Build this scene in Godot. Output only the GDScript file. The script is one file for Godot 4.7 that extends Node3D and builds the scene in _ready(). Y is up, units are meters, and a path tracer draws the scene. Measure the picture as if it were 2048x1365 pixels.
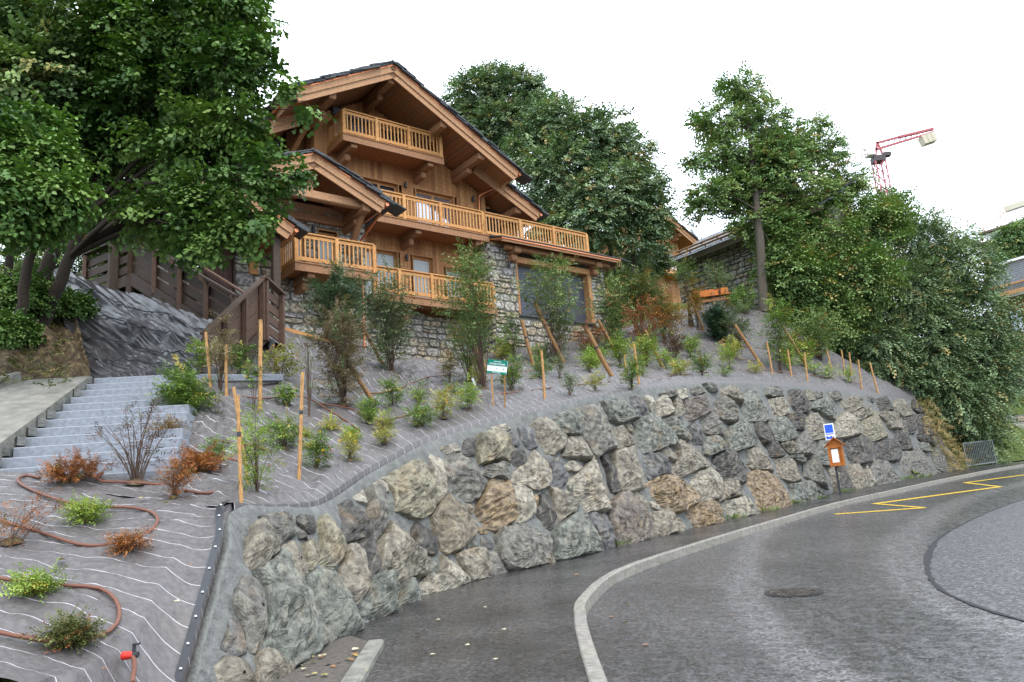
extends Node3D
# An alpine chalet on a planted bank above a dry-looking boulder wall, a wet road curving below it.

const FPX := 1653.0
var eye := Vector3(0, 1.6, 0)
var cr: Vector3
var cu: Vector3
var cf: Vector3
var rng := RandomNumberGenerator.new()
var M := {}
var tex := {}
var names := {}
var nz := FastNoiseLite.new()
var nz2 := FastNoiseLite.new()

func _ready():
	rng.seed = 7
	nz.seed = 3; nz.frequency = 1.0; nz.fractal_octaves = 4
	nz2.seed = 11; nz2.frequency = 1.0; nz2.noise_type = FastNoiseLite.TYPE_SIMPLEX; nz2.fractal_octaves = 3; nz2.fractal_type = FastNoiseLite.FRACTAL_RIDGED
	var th := deg_to_rad(13.4)
	var ph := deg_to_rad(4.4)
	cf = Vector3(0, sin(th), -cos(th))
	var u0 := Vector3(0, cos(th), sin(th))
	cr = Vector3(cos(ph), 0, 0) - u0 * sin(ph)
	cu = Vector3(sin(ph), 0, 0) + u0 * cos(ph)
	var cam := Camera3D.new(); cam.name = "camera"
	cam.transform = Transform3D(Basis(cr, cu, -cf), eye)
	cam.fov = rad_to_deg(2.0 * atan(682.5 / FPX)); cam.near = 0.05; cam.far = 1200.0
	add_child(cam); cam.current = true
	var we := WorldEnvironment.new(); we.name = "world_environment"
	var e := Environment.new()
	e.background_mode = Environment.BG_SKY
	var sky := Sky.new(); var sm := ProceduralSkyMaterial.new()
	sm.sky_top_color = Color(0.89, 0.93, 0.98); sm.sky_horizon_color = Color(0.885, 0.935, 0.985); sm.sky_curve = 0.25
	sm.ground_bottom_color = Color(0.30, 0.30, 0.28); sm.ground_horizon_color = Color(0.86, 0.92, 0.95); sm.ground_curve = 0.02
	sm.sun_angle_max = 1.0; sm.energy_multiplier = 1.0
	sky.sky_material = sm; e.sky = sky
	e.tonemap_mode = Environment.TONE_MAPPER_LINEAR
	e.tonemap_exposure = 3.2
	e.ambient_light_source = Environment.AMBIENT_SOURCE_SKY
	e.sdfgi_enabled = true; e.ssao_enabled = true; e.ssil_enabled = true
	e.fog_enabled = false; e.fog_density = 0.0007; e.fog_light_color = Color(0.86, 0.91, 0.95)
	we.environment = e; add_child(we)
	var sun := DirectionalLight3D.new(); sun.name = "overcast_sun"
	sun.light_energy = 0.35; sun.light_angular_distance = 30.0; sun.light_color = Color(1.0, 0.985, 0.965); sun.shadow_enabled = true
	sun.rotation_degrees = Vector3(-58, 28, 0)
	add_child(sun)
	make_materials()
	terrain()
	road()
	boulder_wall()
	fabric()
	granite_stairs()
	chalet()
	wooden_staircase()
	background()
	trees()
	planting()
	small_things()

# ------------------------------------------------------------------ camera rays (turn photo pixels into directions)
func ray(x: float, y: float) -> Vector3:
	return (cf + cr * (x - 1024.0) / FPX - cu * (y - 682.5) / FPX).normalized()
func atd(x: float, y: float, d: float) -> Vector3:
	var r := ray(x, y); return eye + r * (d / -r.z)
func on_plane(x: float, y: float, p0: Vector3, n: Vector3) -> Vector3:
	var r := ray(x, y); return eye + r * ((p0 - eye).dot(n) / r.dot(n))
const GRADE := 0.075
func gy(z: float) -> float: return -GRADE * z
func on_road(x: float, y: float, off := 0.0) -> Vector3:
	return on_plane(x, y, Vector3(0, off, 0), Vector3(0, 1, GRADE))
func th(x: float, z: float) -> float:
	var s: float = TW[0] + TW[1] * x + TW[2] * z
	for i in range(0, TP.size(), 3):
		var dx: float = TP[i] - x
		var dz: float = TP[i + 1] - z
		s += TP[i + 2] * sqrt(dx * dx + dz * dz)
	return s
func on_bank(x: float, y: float, off := 0.0) -> Vector3:
	var r := ray(x, y)
	var t := 3.5
	while t < 90.0:
		var p := eye + r * t
		if p.y < th(p.x, p.z) + off:
			for k in 5:
				p = eye + r * (t - 0.12 + 0.024 * (k + 1))
				if p.y < th(p.x, p.z) + off: break
			return p
		t += 0.12
	return eye + r * 40.0

# ------------------------------------------------------------------ naming and tagging
func numbered(parent: Node, called: String) -> String:
	var k := str(parent.get_instance_id()) + called
	var i: int = names.get(k, -1) + 1
	names[k] = i
	return called if i == 0 else "%s_%03d" % [called, i]
func tag(o: Node, label := "", category := "", group := "", kind := ""):
	if label: o.set_meta("label", label)
	if category: o.set_meta("category", category)
	if group: o.set_meta("group", group)
	if kind: o.set_meta("kind", kind)
	return o
func thing(called: String, at: Vector3, label: String, category: String, group := "") -> Node3D:
	var o := Node3D.new(); o.name = numbered(self, called); add_child(o); o.position = at
	tag(o, label, category, group); return o
func obj(called: String, mesh: Mesh, mat: Material, parent: Node = self, at := Vector3.ZERO) -> MeshInstance3D:
	var o := MeshInstance3D.new(); o.mesh = mesh; o.material_override = mat
	o.name = numbered(parent, called); parent.add_child(o); o.position = at; return o
func group_node(called: String, parent: Node) -> Node3D:
	var o := Node3D.new(); o.name = numbered(parent, called); parent.add_child(o); return o

# ------------------------------------------------------------------ mesh builder: points run counter-clockwise seen from outside
class MB:
	var v := PackedVector3Array()
	var n := PackedVector3Array()
	var c := PackedColorArray()
	var uv := PackedVector2Array()
	var ix := PackedInt32Array()
	var col := Color(1, 1, 1)
	var with_uv := false
	func tri(a: Vector3, b: Vector3, d: Vector3):
		var nn := (b - a).cross(d - a)
		if nn.length_squared() < 1e-14: return
		nn = nn.normalized()
		var k := v.size()
		v.append(a); v.append(d); v.append(b)
		for i in 3:
			n.append(nn); c.append(col); ix.append(k + i)
	func tric(a: Vector3, b: Vector3, d: Vector3, ca: Color, cb: Color, cd: Color):
		var nn := (b - a).cross(d - a)
		if nn.length_squared() < 1e-14: return
		nn = nn.normalized()
		var k := v.size()
		v.append(a); v.append(d); v.append(b)
		c.append(ca); c.append(cd); c.append(cb)
		for i in 3:
			n.append(nn); ix.append(k + i)
	func fan(pts: Array, org: Vector3, b: Basis, s: float):   # one leaf: shared vertices, one normal
		var nn := (b * Vector3.UP).normalized()
		var k := v.size()
		for p in pts:
			v.append(org + b * (p * s)); n.append(nn); c.append(col)
		for i in range(1, pts.size() - 1):
			ix.append(k); ix.append(k + i + 1); ix.append(k + i)
	func quad(a, b, d, e):
		tri(a, b, d); tri(a, d, e)
	func box(ctr: Vector3, s: Vector3, bs := Basis.IDENTITY):
		var h := s * 0.5
		var p := []
		for z in [-1, 1]:
			for y in [-1, 1]:
				for x in [-1, 1]: p.append(ctr + bs * Vector3(h.x * x, h.y * y, h.z * z))
		quad(p[4], p[5], p[7], p[6]); quad(p[1], p[0], p[2], p[3])
		quad(p[5], p[1], p[3], p[7]); quad(p[0], p[4], p[6], p[2])
		quad(p[6], p[7], p[3], p[2]); quad(p[0], p[1], p[5], p[4])
	func bbox(ctr: Vector3, s: Vector3, bv: float, bs := Basis.IDENTITY):   # box with chamfered edges
		var h := s * 0.5
		bv = min(bv, min(h.x, min(h.y, h.z)) * 0.8)
		var P := func(sx, sy, sz, ax): # corner point on the face of axis ax
			var q := Vector3(h.x * sx, h.y * sy, h.z * sz)
			if ax != 0: q.x -= bv * sx
			if ax != 1: q.y -= bv * sy
			if ax != 2: q.z -= bv * sz
			return ctr + bs * q
		for sg in [-1, 1]:
			if sg > 0:
				quad(P.call(-1, -1, 1, 2), P.call(1, -1, 1, 2), P.call(1, 1, 1, 2), P.call(-1, 1, 1, 2))
				quad(P.call(1, -1, 1, 0), P.call(1, -1, -1, 0), P.call(1, 1, -1, 0), P.call(1, 1, 1, 0))
				quad(P.call(-1, 1, 1, 1), P.call(1, 1, 1, 1), P.call(1, 1, -1, 1), P.call(-1, 1, -1, 1))
			else:
				quad(P.call(1, -1, -1, 2), P.call(-1, -1, -1, 2), P.call(-1, 1, -1, 2), P.call(1, 1, -1, 2))
				quad(P.call(-1, -1, -1, 0), P.call(-1, -1, 1, 0), P.call(-1, 1, 1, 0), P.call(-1, 1, -1, 0))
				quad(P.call(-1, -1, -1, 1), P.call(1, -1, -1, 1), P.call(1, -1, 1, 1), P.call(-1, -1, 1, 1))
		for a in [-1, 1]:
			for b in [-1, 1]:
				var e1 = [P.call(-1, a, b, 1), P.call(1, a, b, 1), P.call(1, a, b, 2), P.call(-1, a, b, 2)]
				var e2 = [P.call(a, -1, b, 2), P.call(a, 1, b, 2), P.call(a, 1, b, 0), P.call(a, -1, b, 0)]
				var e3 = [P.call(a, b, -1, 0), P.call(a, b, 1, 0), P.call(a, b, 1, 1), P.call(a, b, -1, 1)]
				for q in [e1, e2, e3]:
					var m: Vector3 = (q[0] + q[1] + q[2] + q[3]) * 0.25 - ctr
					if (q[1] - q[0]).cross(q[2] - q[0]).dot(m) > 0: quad(q[0], q[1], q[2], q[3])
					else: quad(q[3], q[2], q[1], q[0])
				for g in [-1, 1]:
					var t = [P.call(a, b, g, 0), P.call(a, b, g, 1), P.call(a, b, g, 2)]
					if (t[1] - t[0]).cross(t[2] - t[0]).dot((t[0] + t[1] + t[2]) / 3.0 - ctr) > 0: tri(t[0], t[1], t[2])
					else: tri(t[2], t[1], t[0])
	func beam(a: Vector3, b: Vector3, w: float, h: float, up := Vector3.UP, bv := 0.0):
		var d := (b - a).normalized()
		var r := d.cross(up).normalized()
		var uu := r.cross(d).normalized()
		# local axes: x across, y along the length, z thickness
		var bs := Basis(r, d, r.cross(d))
		if bv > 0.0: bbox((a + b) * 0.5, Vector3(w, (b - a).length(), h), bv, bs)
		else: box((a + b) * 0.5, Vector3(w, (b - a).length(), h), bs)
	func tube(path: Array, rad: Array, sides := 6, cap := true):
		var k0 := v.size()
		var m := path.size()
		var prev := Vector3.ZERO
		for i in m:
			var t: Vector3 = (path[min(i + 1, m - 1)] - path[max(i - 1, 0)]).normalized()
			var rr := prev
			if i == 0:
				rr = t.cross(Vector3.UP)
				if rr.length() < 0.1: rr = t.cross(Vector3.RIGHT)
			rr = (rr - t * rr.dot(t)).normalized()
			prev = rr
			var bb := t.cross(rr)
			for j in sides:
				var a := TAU * j / sides
				var d := rr * cos(a) + bb * sin(a)
				v.append(path[i] + d * rad[i]); n.append(d); c.append(col)
		for i in m - 1:
			for j in sides:
				var a := k0 + i * sides + j
				var b := k0 + i * sides + (j + 1) % sides
				ix.append_array(PackedInt32Array([a, a + sides, b, b, a + sides, b + sides]))
		if cap:
			for s in 2:
				var i := 0 if s == 0 else m - 1
				var ctr: Vector3 = path[i]
				for j in sides:
					var a := v[k0 + i * sides + j]
					var b := v[k0 + i * sides + (j + 1) % sides]
					if s == 0: tri(ctr, a, b) if (a - ctr).cross(b - ctr).dot(path[0] - path[1]) > 0 else tri(ctr, b, a)
					else: tri(ctr, a, b) if (a - ctr).cross(b - ctr).dot(path[m - 1] - path[m - 2]) > 0 else tri(ctr, b, a)
	func grid(p: PackedVector3Array, w: int, h: int, uvs := PackedVector2Array(), cols := PackedColorArray(), flip := false):
		var k0 := v.size()
		for j in h:
			for i in w:
				var a := p[j * w + min(i + 1, w - 1)] - p[j * w + max(i - 1, 0)]
				var b := p[min(j + 1, h - 1) * w + i] - p[max(j - 1, 0) * w + i]
				var nn := a.cross(b).normalized()
				if flip: nn = -nn
				v.append(p[j * w + i]); n.append(nn)
				c.append(cols[j * w + i] if cols.size() else col)
				if uvs.size(): uv.append(uvs[j * w + i])
		if uvs.size(): with_uv = true
		for j in h - 1:
			for i in w - 1:
				var a := k0 + j * w + i
				if flip: ix.append_array(PackedInt32Array([a, a + 1, a + w, a + 1, a + w + 1, a + w]))
				else: ix.append_array(PackedInt32Array([a, a + w, a + 1, a + 1, a + w, a + w + 1]))
	func mesh() -> ArrayMesh:
		var m := ArrayMesh.new()
		var arr := []; arr.resize(Mesh.ARRAY_MAX)
		arr[Mesh.ARRAY_VERTEX] = v; arr[Mesh.ARRAY_NORMAL] = n; arr[Mesh.ARRAY_COLOR] = c; arr[Mesh.ARRAY_INDEX] = ix
		if with_uv: arr[Mesh.ARRAY_TEX_UV] = uv
		m.add_surface_from_arrays(Mesh.PRIMITIVE_TRIANGLES, arr)
		return m

func cat(pts: Array, t: float) -> Vector3:   # Catmull-Rom through an array of points
	var m := pts.size()
	var i := int(clamp(floor(t), 0, m - 2))
	var f := t - i
	var a: Vector3 = pts[max(i - 1, 0)]
	var b: Vector3 = pts[i]
	var c: Vector3 = pts[i + 1]
	var d: Vector3 = pts[min(i + 2, m - 1)]
	return 0.5 * (2.0 * b + (c - a) * f + (2.0 * a - 5.0 * b + 4.0 * c - d) * f * f + (3.0 * b - a - 3.0 * c + d) * f * f * f)
func resample(pts: Array, step: float, smooth := true) -> Array:
	var dense := []
	for i in pts.size() - 1:
		for k in 12:
			dense.append(cat(pts, i + k / 12.0) if smooth else pts[i].lerp(pts[i + 1], k / 12.0))
	dense.append(pts[-1])
	var out := [dense[0]]
	var acc := 0.0
	for i in range(1, dense.size()):
		acc += dense[i].distance_to(dense[i - 1])
		if acc >= step or i == dense.size() - 1:
			out.append(dense[i]); acc = 0.0
	return out

# ------------------------------------------------------------------ textures and materials
func grey(size: int, freq: float, oct: int, seed_: int, type := FastNoiseLite.TYPE_SIMPLEX_SMOOTH, frac := FastNoiseLite.FRACTAL_FBM) -> PackedByteArray:
	var f := FastNoiseLite.new(); f.seed = seed_; f.frequency = freq; f.fractal_octaves = oct; f.noise_type = type; f.fractal_type = frac
	var im := f.get_seamless_image(size, size, false, false, 0.15, true)
	im.convert(Image.FORMAT_L8)
	return im.get_data()
func img_rgb(size: int, stops: Array, a: PackedByteArray, b := PackedByteArray(), mixb := 0.0) -> ImageTexture:
	# stops: [position, Color]... along grey value (sRGB colours)
	var lut := PackedByteArray(); lut.resize(256 * 3)
	for i in 256:
		var t := i / 255.0
		var col: Color = stops[0][1]
		for k in stops.size() - 1:
			if t >= stops[k][0]:
				col = stops[k][1].lerp(stops[k + 1][1], clamp((t - stops[k][0]) / max(1e-4, stops[k + 1][0] - stops[k][0]), 0, 1))
		lut[i * 3] = int(col.r * 255); lut[i * 3 + 1] = int(col.g * 255); lut[i * 3 + 2] = int(col.b * 255)
	var out := PackedByteArray(); out.resize(size * size * 3)
	for i in size * size:
		var g := int(a[i])
		if mixb > 0.0: g = clampi(int(g + (b[i] - 128) * mixb), 0, 255)
		out[i * 3] = lut[g * 3]; out[i * 3 + 1] = lut[g * 3 + 1]; out[i * 3 + 2] = lut[g * 3 + 2]
	var im := Image.create_from_data(size, size, false, Image.FORMAT_RGB8, out)
	return ImageTexture.create_from_image(im)
func nrm_tex(size: int, a: PackedByteArray, strength: float) -> ImageTexture:
	var im := Image.create_from_data(size, size, false, Image.FORMAT_L8, a)
	im.convert(Image.FORMAT_RGBA8)
	im.bump_map_to_normal_map(strength)
	return ImageTexture.create_from_image(im)
func lin(r: float, g: float, b: float) -> Color: return Color(r, g, b).linear_to_srgb()
func mk(called: String, col: Color, rough := 0.8, t = null, scale := Vector3.ONE, nrm = null, nstr := 1.0, vcol := false, world := false) -> StandardMaterial3D:
	var m := StandardMaterial3D.new()
	m.resource_name = called
	m.albedo_color = col; m.roughness = rough; m.metallic_specular = 0.4
	if t: m.albedo_texture = t
	if nrm: m.normal_enabled = true; m.normal_texture = nrm; m.normal_scale = nstr
	if t or nrm:
		m.uv1_triplanar = true; m.uv1_world_triplanar = world; m.uv1_scale = scale
	m.vertex_color_use_as_albedo = vcol
	M[called] = m
	return m

func make_materials():
	var S := 512
	var fine := grey(S, 0.06, 4, 1)
	var mid := grey(S, 0.015, 5, 2)
	var speck := grey(S, 0.25, 2, 3)
	var ridged := grey(S, 0.02, 5, 4, FastNoiseLite.TYPE_SIMPLEX, FastNoiseLite.FRACTAL_RIDGED)
	var streak := grey(S, 0.03, 5, 5)
	tex.fine_n = nrm_tex(S, fine, 6.0); tex.mid_n = nrm_tex(S, mid, 10.0); tex.speck_n = nrm_tex(S, speck, 5.0); tex.ridged_n = nrm_tex(S, ridged, 9.0)
	var W := Color(1, 1, 1)
	# rock: multiplies the vertex colour
	tex.rock = img_rgb(S, [[0.0, Color(0.42, 0.40, 0.38)], [0.35, Color(0.66, 0.64, 0.61)], [0.55, Color(0.86, 0.85, 0.82)], [0.72, Color(1, 0.99, 0.95)], [1.0, Color(0.8, 0.76, 0.68)]], mid, speck, 0.6)
	mk("rock", W, 0.55, tex.rock, Vector3.ONE * 1.1, tex.fine_n, 1.3, true)
	M.rock.metallic_specular = 0.45
	tex.mortar = img_rgb(S, [[0.0, Color(0.50, 0.50, 0.50)], [0.5, Color(0.64, 0.645, 0.64)], [1.0, Color(0.76, 0.76, 0.75)]], mid, speck, 0.45)
	mk("mortar", Color(0.63, 0.635, 0.63), 0.85, tex.mortar, Vector3.ONE * 0.8, tex.fine_n, 1.0)
	var cell := FastNoiseLite.new(); cell.seed = 8; cell.noise_type = FastNoiseLite.TYPE_CELLULAR; cell.frequency = 0.17; cell.cellular_return_type = FastNoiseLite.RETURN_CELL_VALUE; cell.fractal_type = FastNoiseLite.FRACTAL_NONE
	var ci := cell.get_seamless_image(S, S, false, false, 0.1, true); ci.convert(Image.FORMAT_L8)
	var chips := ci.get_data()
	tex.chips_n = nrm_tex(S, chips, 2.0)
	tex.asphalt = img_rgb(S, [[0.0, Color(0.46, 0.45, 0.46)], [0.5, Color(0.70, 0.69, 0.69)], [0.8, Color(0.86, 0.85, 0.85)], [0.92, Color(1, 1, 1)], [1.0, Color(1, 1, 1)]], chips, speck, 0.4)
	mk("asphalt", W, 0.42, tex.asphalt, Vector3.ONE * 0.6, tex.chips_n, 0.25, true, true)
	M.asphalt.metallic_specular = 0.5
	tex.asphalt_r = img_rgb(S, [[0.0, Color(0.14, 0.14, 0.14)], [0.45, Color(0.27, 0.27, 0.27)], [1.0, Color(0.46, 0.46, 0.46)]], mid, speck, 0.3)
	M.asphalt.roughness = 1.0; M.asphalt.roughness_texture = tex.asphalt_r; M.asphalt.roughness_texture_channel = BaseMaterial3D.TEXTURE_CHANNEL_GREEN
	mk("coarse_asphalt", lin(0.12, 0.12, 0.125), 0.5, tex.asphalt, Vector3.ONE * 0.36, tex.chips_n, 1.0, false, true)
	mk("tar", lin(0.014, 0.014, 0.015), 0.75)
	mk("yellow_paint", lin(0.62, 0.42, 0.03), 0.6, img_rgb(S, [[0.0, Color(0.55, 0.5, 0.45)], [0.42, Color(0.85, 0.83, 0.78)], [0.6, W], [1.0, W]], speck, mid, 0.4), Vector3.ONE * 1.2)
	mk("kerb", Color(1, 1, 1), 0.75, img_rgb(S, [[0.0, Color(0.42, 0.41, 0.39)], [0.45, Color(0.67, 0.655, 0.63)], [1.0, Color(0.86, 0.85, 0.82)]], speck, mid, 0.6), Vector3.ONE * 1.3, tex.fine_n, 0.8, true)
	mk("granite", Color(0.86, 0.88, 0.91), 0.6, img_rgb(S, [[0.0, Color(0.36, 0.37, 0.39)], [0.45, Color(0.56, 0.57, 0.59)], [1.0, Color(0.78, 0.79, 0.80)]], speck, mid, 0.3), Vector3.ONE * 1.6, tex.speck_n, 0.3)
	mk("concrete", Color(0.72, 0.71, 0.67), 0.75, tex.mortar, Vector3.ONE * 0.5, tex.fine_n, 0.5)
	mk("dirt", Color(1, 1, 1), 0.95, img_rgb(S, [[0.0, Color(0.14, 0.11, 0.08)], [0.45, Color(0.27, 0.22, 0.16)], [0.62, Color(0.38, 0.32, 0.23)], [0.8, Color(0.50, 0.44, 0.32)], [1.0, Color(0.62, 0.55, 0.42)]], mid, speck, 0.8), Vector3.ONE * 0.7, tex.fine_n, 1.5)
	mk("gravel", Color(1, 1, 1), 0.95, img_rgb(S, [[0.0, Color(0.20, 0.19, 0.18)], [0.45, Color(0.36, 0.34, 0.32)], [0.75, Color(0.5, 0.47, 0.44)], [1.0, Color(0.72, 0.7, 0.66)]], speck, mid, 0.3), Vector3.ONE * 2.0, tex.speck_n, 2.0)
	mk("grass_ground", Color(1, 1, 1), 0.95, img_rgb(S, [[0.0, Color(0.13, 0.17, 0.07)], [0.5, Color(0.27, 0.34, 0.13)], [1.0, Color(0.46, 0.47, 0.25)]], mid, speck, 0.7), Vector3.ONE * 0.5, tex.fine_n, 1.5)
	# woods: noise stretched along the length; the suffix says which local axis the grain follows
	tex.grain = img_rgb(S, [[0.0, Color(0.46, 0.42, 0.38)], [0.35, Color(0.74, 0.70, 0.66)], [0.5, Color(0.92, 0.90, 0.88)], [0.65, Color(1, 1, 1)], [1.0, Color(0.84, 0.80, 0.76)]], streak, fine, 0.35)
	var tones := {"larch": lin(0.62, 0.32, 0.115), "larch_pale": lin(0.68, 0.375, 0.145), "clad": lin(0.47, 0.235, 0.10), "clad_dark": lin(0.36, 0.17, 0.07), "clad_pale": lin(0.55, 0.30, 0.135), "fascia": lin(0.50, 0.29, 0.16), "timber": lin(0.36, 0.19, 0.10), "soffit": lin(0.42, 0.19, 0.085), "dark_oak": lin(0.07, 0.048, 0.038), "brown_rail": lin(0.135, 0.082, 0.06), "stake": lin(0.52, 0.30, 0.12), "log": lin(0.34, 0.19, 0.08), "orange_wood": lin(0.52, 0.17, 0.03), "grey_wood": lin(0.22, 0.18, 0.15), "door": lin(0.12, 0.065, 0.055)}
	var axes := {"x": Vector3(0.5, 6, 6), "y": Vector3(6, 0.5, 6), "z": Vector3(6, 6, 0.5)}
	for k in tones:
		for a in axes:
			mk(k + "_" + a, tones[k], 0.68, tex.grain, axes[a], tex.fine_n, 0.4)
	mk("slate", lin(0.075, 0.082, 0.09), 0.42, img_rgb(S, [[0.0, Color(0.5, 0.52, 0.54)], [0.5, Color(0.85, 0.86, 0.87)], [1.0, W]], mid, speck, 0.6), Vector3.ONE * 1.2, tex.ridged_n, 0.8)
	mk("copper", lin(0.62, 0.23, 0.11), 0.38); M.copper.metallic = 0.7
	mk("metal_dark", lin(0.03, 0.032, 0.036), 0.45)
	mk("metal_grey", lin(0.14, 0.145, 0.15), 0.4); M.metal_grey.metallic = 0.6
	mk("chrome", lin(0.7, 0.7, 0.72), 0.2); M.chrome.metallic = 1.0
	mk("blind", lin(0.075, 0.08, 0.105), 0.5)
	mk("glass", lin(0.02, 0.024, 0.03), 0.06); M.glass.metallic_specular = 0.9
	mk("glass_bright", lin(0.10, 0.11, 0.13), 0.05); M.glass_bright.metallic = 0.75; M.glass_bright.albedo_color = lin(0.42, 0.43, 0.5)
	mk("curtain", lin(0.42, 0.46, 0.47), 0.8)
	mk("house_stone", W, 0.85, tex.rock, Vector3.ONE * 0.8, tex.fine_n, 1.0, true)
	mk("house_joint", lin(0.42, 0.395, 0.345), 0.95, tex.mortar, Vector3.ONE, tex.fine_n, 1.0)
	mk("render_wall", lin(0.62, 0.58, 0.48), 0.9, tex.mortar, Vector3.ONE * 0.3)
	mk("bark", lin(0.075, 0.06, 0.048), 0.95, img_rgb(S, [[0.0, Color(0.4, 0.38, 0.36)], [0.5, Color(0.8, 0.78, 0.76)], [1.0, W]], ridged, speck, 0.4), Vector3(3, 0.8, 3), tex.ridged_n, 1.5)
	mk("bark_pale", lin(0.17, 0.15, 0.125), 0.95, img_rgb(S, [[0.0, Color(0.4, 0.38, 0.36)], [0.5, Color(0.8, 0.78, 0.76)], [1.0, W]], ridged, speck, 0.4), Vector3(3, 0.8, 3), tex.ridged_n, 1.5)
	mk("twig", lin(0.085, 0.055, 0.04), 0.9)
	mk("hose", lin(0.15, 0.062, 0.04), 0.5)
	mk("plastic_edge", lin(0.03, 0.032, 0.038), 0.35)
	mk("red_plastic", lin(0.55, 0.03, 0.02), 0.35)
	mk("white_plastic", lin(0.78, 0.79, 0.8), 0.4)
	mk("blue_sign", lin(0.01, 0.09, 0.65), 0.35)
	mk("green_sign", lin(0.0, 0.20, 0.15), 0.4)
	mk("white_sign", lin(0.80, 0.82, 0.83), 0.4)
	mk("crane_red", lin(0.36, 0.085, 0.095), 0.5)
	mk("crane_ballast", lin(0.5, 0.46, 0.36), 0.8)
	mk("crane_dark", lin(0.06, 0.05, 0.055), 0.6)
	# leaves
	for a in [["leaf", lin(0.62, 0.9, 0.42)], ["leaf_small", lin(0.9, 0.9, 0.9)]]:
		var m := mk(a[0], W, 0.5, null, Vector3.ONE, null, 1.0, true)
		m.cull_mode = BaseMaterial3D.CULL_DISABLED
		m.backlight_enabled = true; m.backlight = Color(0.5, 0.56, 0.2)
		m.metallic_specular = 0.35
	# woven ground cover: fine weave and white marker threads every quarter metre (UV: u along the lines, v across)
	var n := 1024
	var out := PackedByteArray(); out.resize(n * n * 3)
	var wv := grey(n, 0.012, 5, 21)
	var wf := grey(n, 0.35, 1, 22)
	for y in n:
		var ly := fposmod(y / 256.0, 1.0)        # texture covers one metre: four threads
		for x in n:
			var i := y * n + x
			var g := 0.315 + (wv[i] - 128) / 128.0 * 0.05 + (wf[i] - 128) / 128.0 * 0.05 + (0.02 if (x / 4 + y / 4) % 2 == 0 else -0.02)
			var r := g * 1.03; var b := g * 0.99
			if ly < 0.024:
				var wgt := 0.66 + (wf[i] - 128) / 300.0
				g = lerp(g, 0.86, wgt); r = lerp(r, 0.86, wgt); b = lerp(b, 0.88, wgt)
			out[i * 3] = clampi(int(r * 255), 0, 255); out[i * 3 + 1] = clampi(int(g * 0.985 * 255), 0, 255); out[i * 3 + 2] = clampi(int(b * 255), 0, 255)
	tex.fabric = ImageTexture.create_from_image(Image.create_from_data(n, n, false, Image.FORMAT_RGB8, out))
	var fm := StandardMaterial3D.new(); fm.resource_name = "fabric"; fm.albedo_texture = tex.fabric; fm.roughness = 0.5; fm.metallic_specular = 0.5
	fm.normal_enabled = true; fm.normal_texture = tex.fine_n; fm.normal_scale = 0.25
	fm.cull_mode = BaseMaterial3D.CULL_DISABLED
	M.fabric = fm
	mk("black_sheet", lin(0.032, 0.029, 0.031), 0.30); M.black_sheet.metallic_specular = 0.6

# ------------------------------------------------------------------ setting: terrain, road, pavement, kerb
func wall_pts(a: Array) -> Array:
	var o := []
	for i in range(0, a.size(), 3): o.append(Vector3(a[i], a[i + 1], a[i + 2]))
	return o
func road_side(x: float, z: float, line: Array) -> bool:   # true on the road side of the wall-top line seen from above
	for i in line.size() - 1:
		var a: Vector3 = line[i]
		var b: Vector3 = line[i + 1]
		if z <= a.z and z > b.z:
			return x > lerp(a.x, b.x, (z - a.z) / (b.z - a.z)) - 0.25
	return z > line[0].z and x > -3.0

func terrain():
	var line := wall_pts(WT)
	line.push_front(Vector3(-2.6, 0, 4)); line.append(Vector3(28, 0, -51)); line.append(Vector3(60, 0, -85)); line.append(Vector3(100, 0, -140))
	# hillside on a grid that widens with distance
	var mb := MB.new()
	var xs := []
	var zs := []
	var x := -90.0
	while x <= 110.0:
		xs.append(x); x += 0.8 if absf(x) < 24 else 4.0
	var z := 3.0
	while z >= -170.0:
		zs.append(z); z -= 0.8 if z > -52 else 4.0
	var hs := []
	for zz in zs:
		var row := []
		for xx in xs: row.append(Vector3(xx, th(xx, zz) - 0.22 - 2.2 * smoothstep(-4.0, -5.5, xx) * smoothstep(-9.5, -12.0, zz) * (1.0 - smoothstep(-19.0, -22.0, zz)) + nz.get_noise_2d(xx * 0.6, zz * 0.6) * 0.06, zz))
		hs.append(row)
	for j in zs.size() - 1:
		for i in xs.size() - 1:
			var cx: float = xs[i + 1]
			if road_side(cx, zs[j], line) or road_side(cx, zs[j + 1], line): continue
			mb.quad(hs[j][i], hs[j][i + 1], hs[j + 1][i + 1], hs[j + 1][i])
	tag(obj("hillside", mb.mesh(), M.grass_ground), "", "", "", "structure")

const KERB_PX = [[1265, 1500], [1215, 1365], [1187, 1290], [1173, 1235], [1180, 1195], [1250, 1140], [1400, 1088], [1560, 1040], [1680, 1006], [1800, 979], [1930, 951], [2048, 930], [2300, 893]]

func dist_line(p: Vector3, line: Array) -> float:
	var best := 1e9
	for i in line.size() - 1:
		var a: Vector3 = line[i]
		var b: Vector3 = line[i + 1]
		var t: float = clamp((p - a).dot(b - a) / (b - a).length_squared(), 0, 1)
		best = min(best, p.distance_squared_to(a.lerp(b, t)))
	return sqrt(best)

func px_line(px: Array, off := 0.0) -> Array:
	var o := []
	for q in px: o.append(on_road(q[0], q[1], off))
	return o

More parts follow.
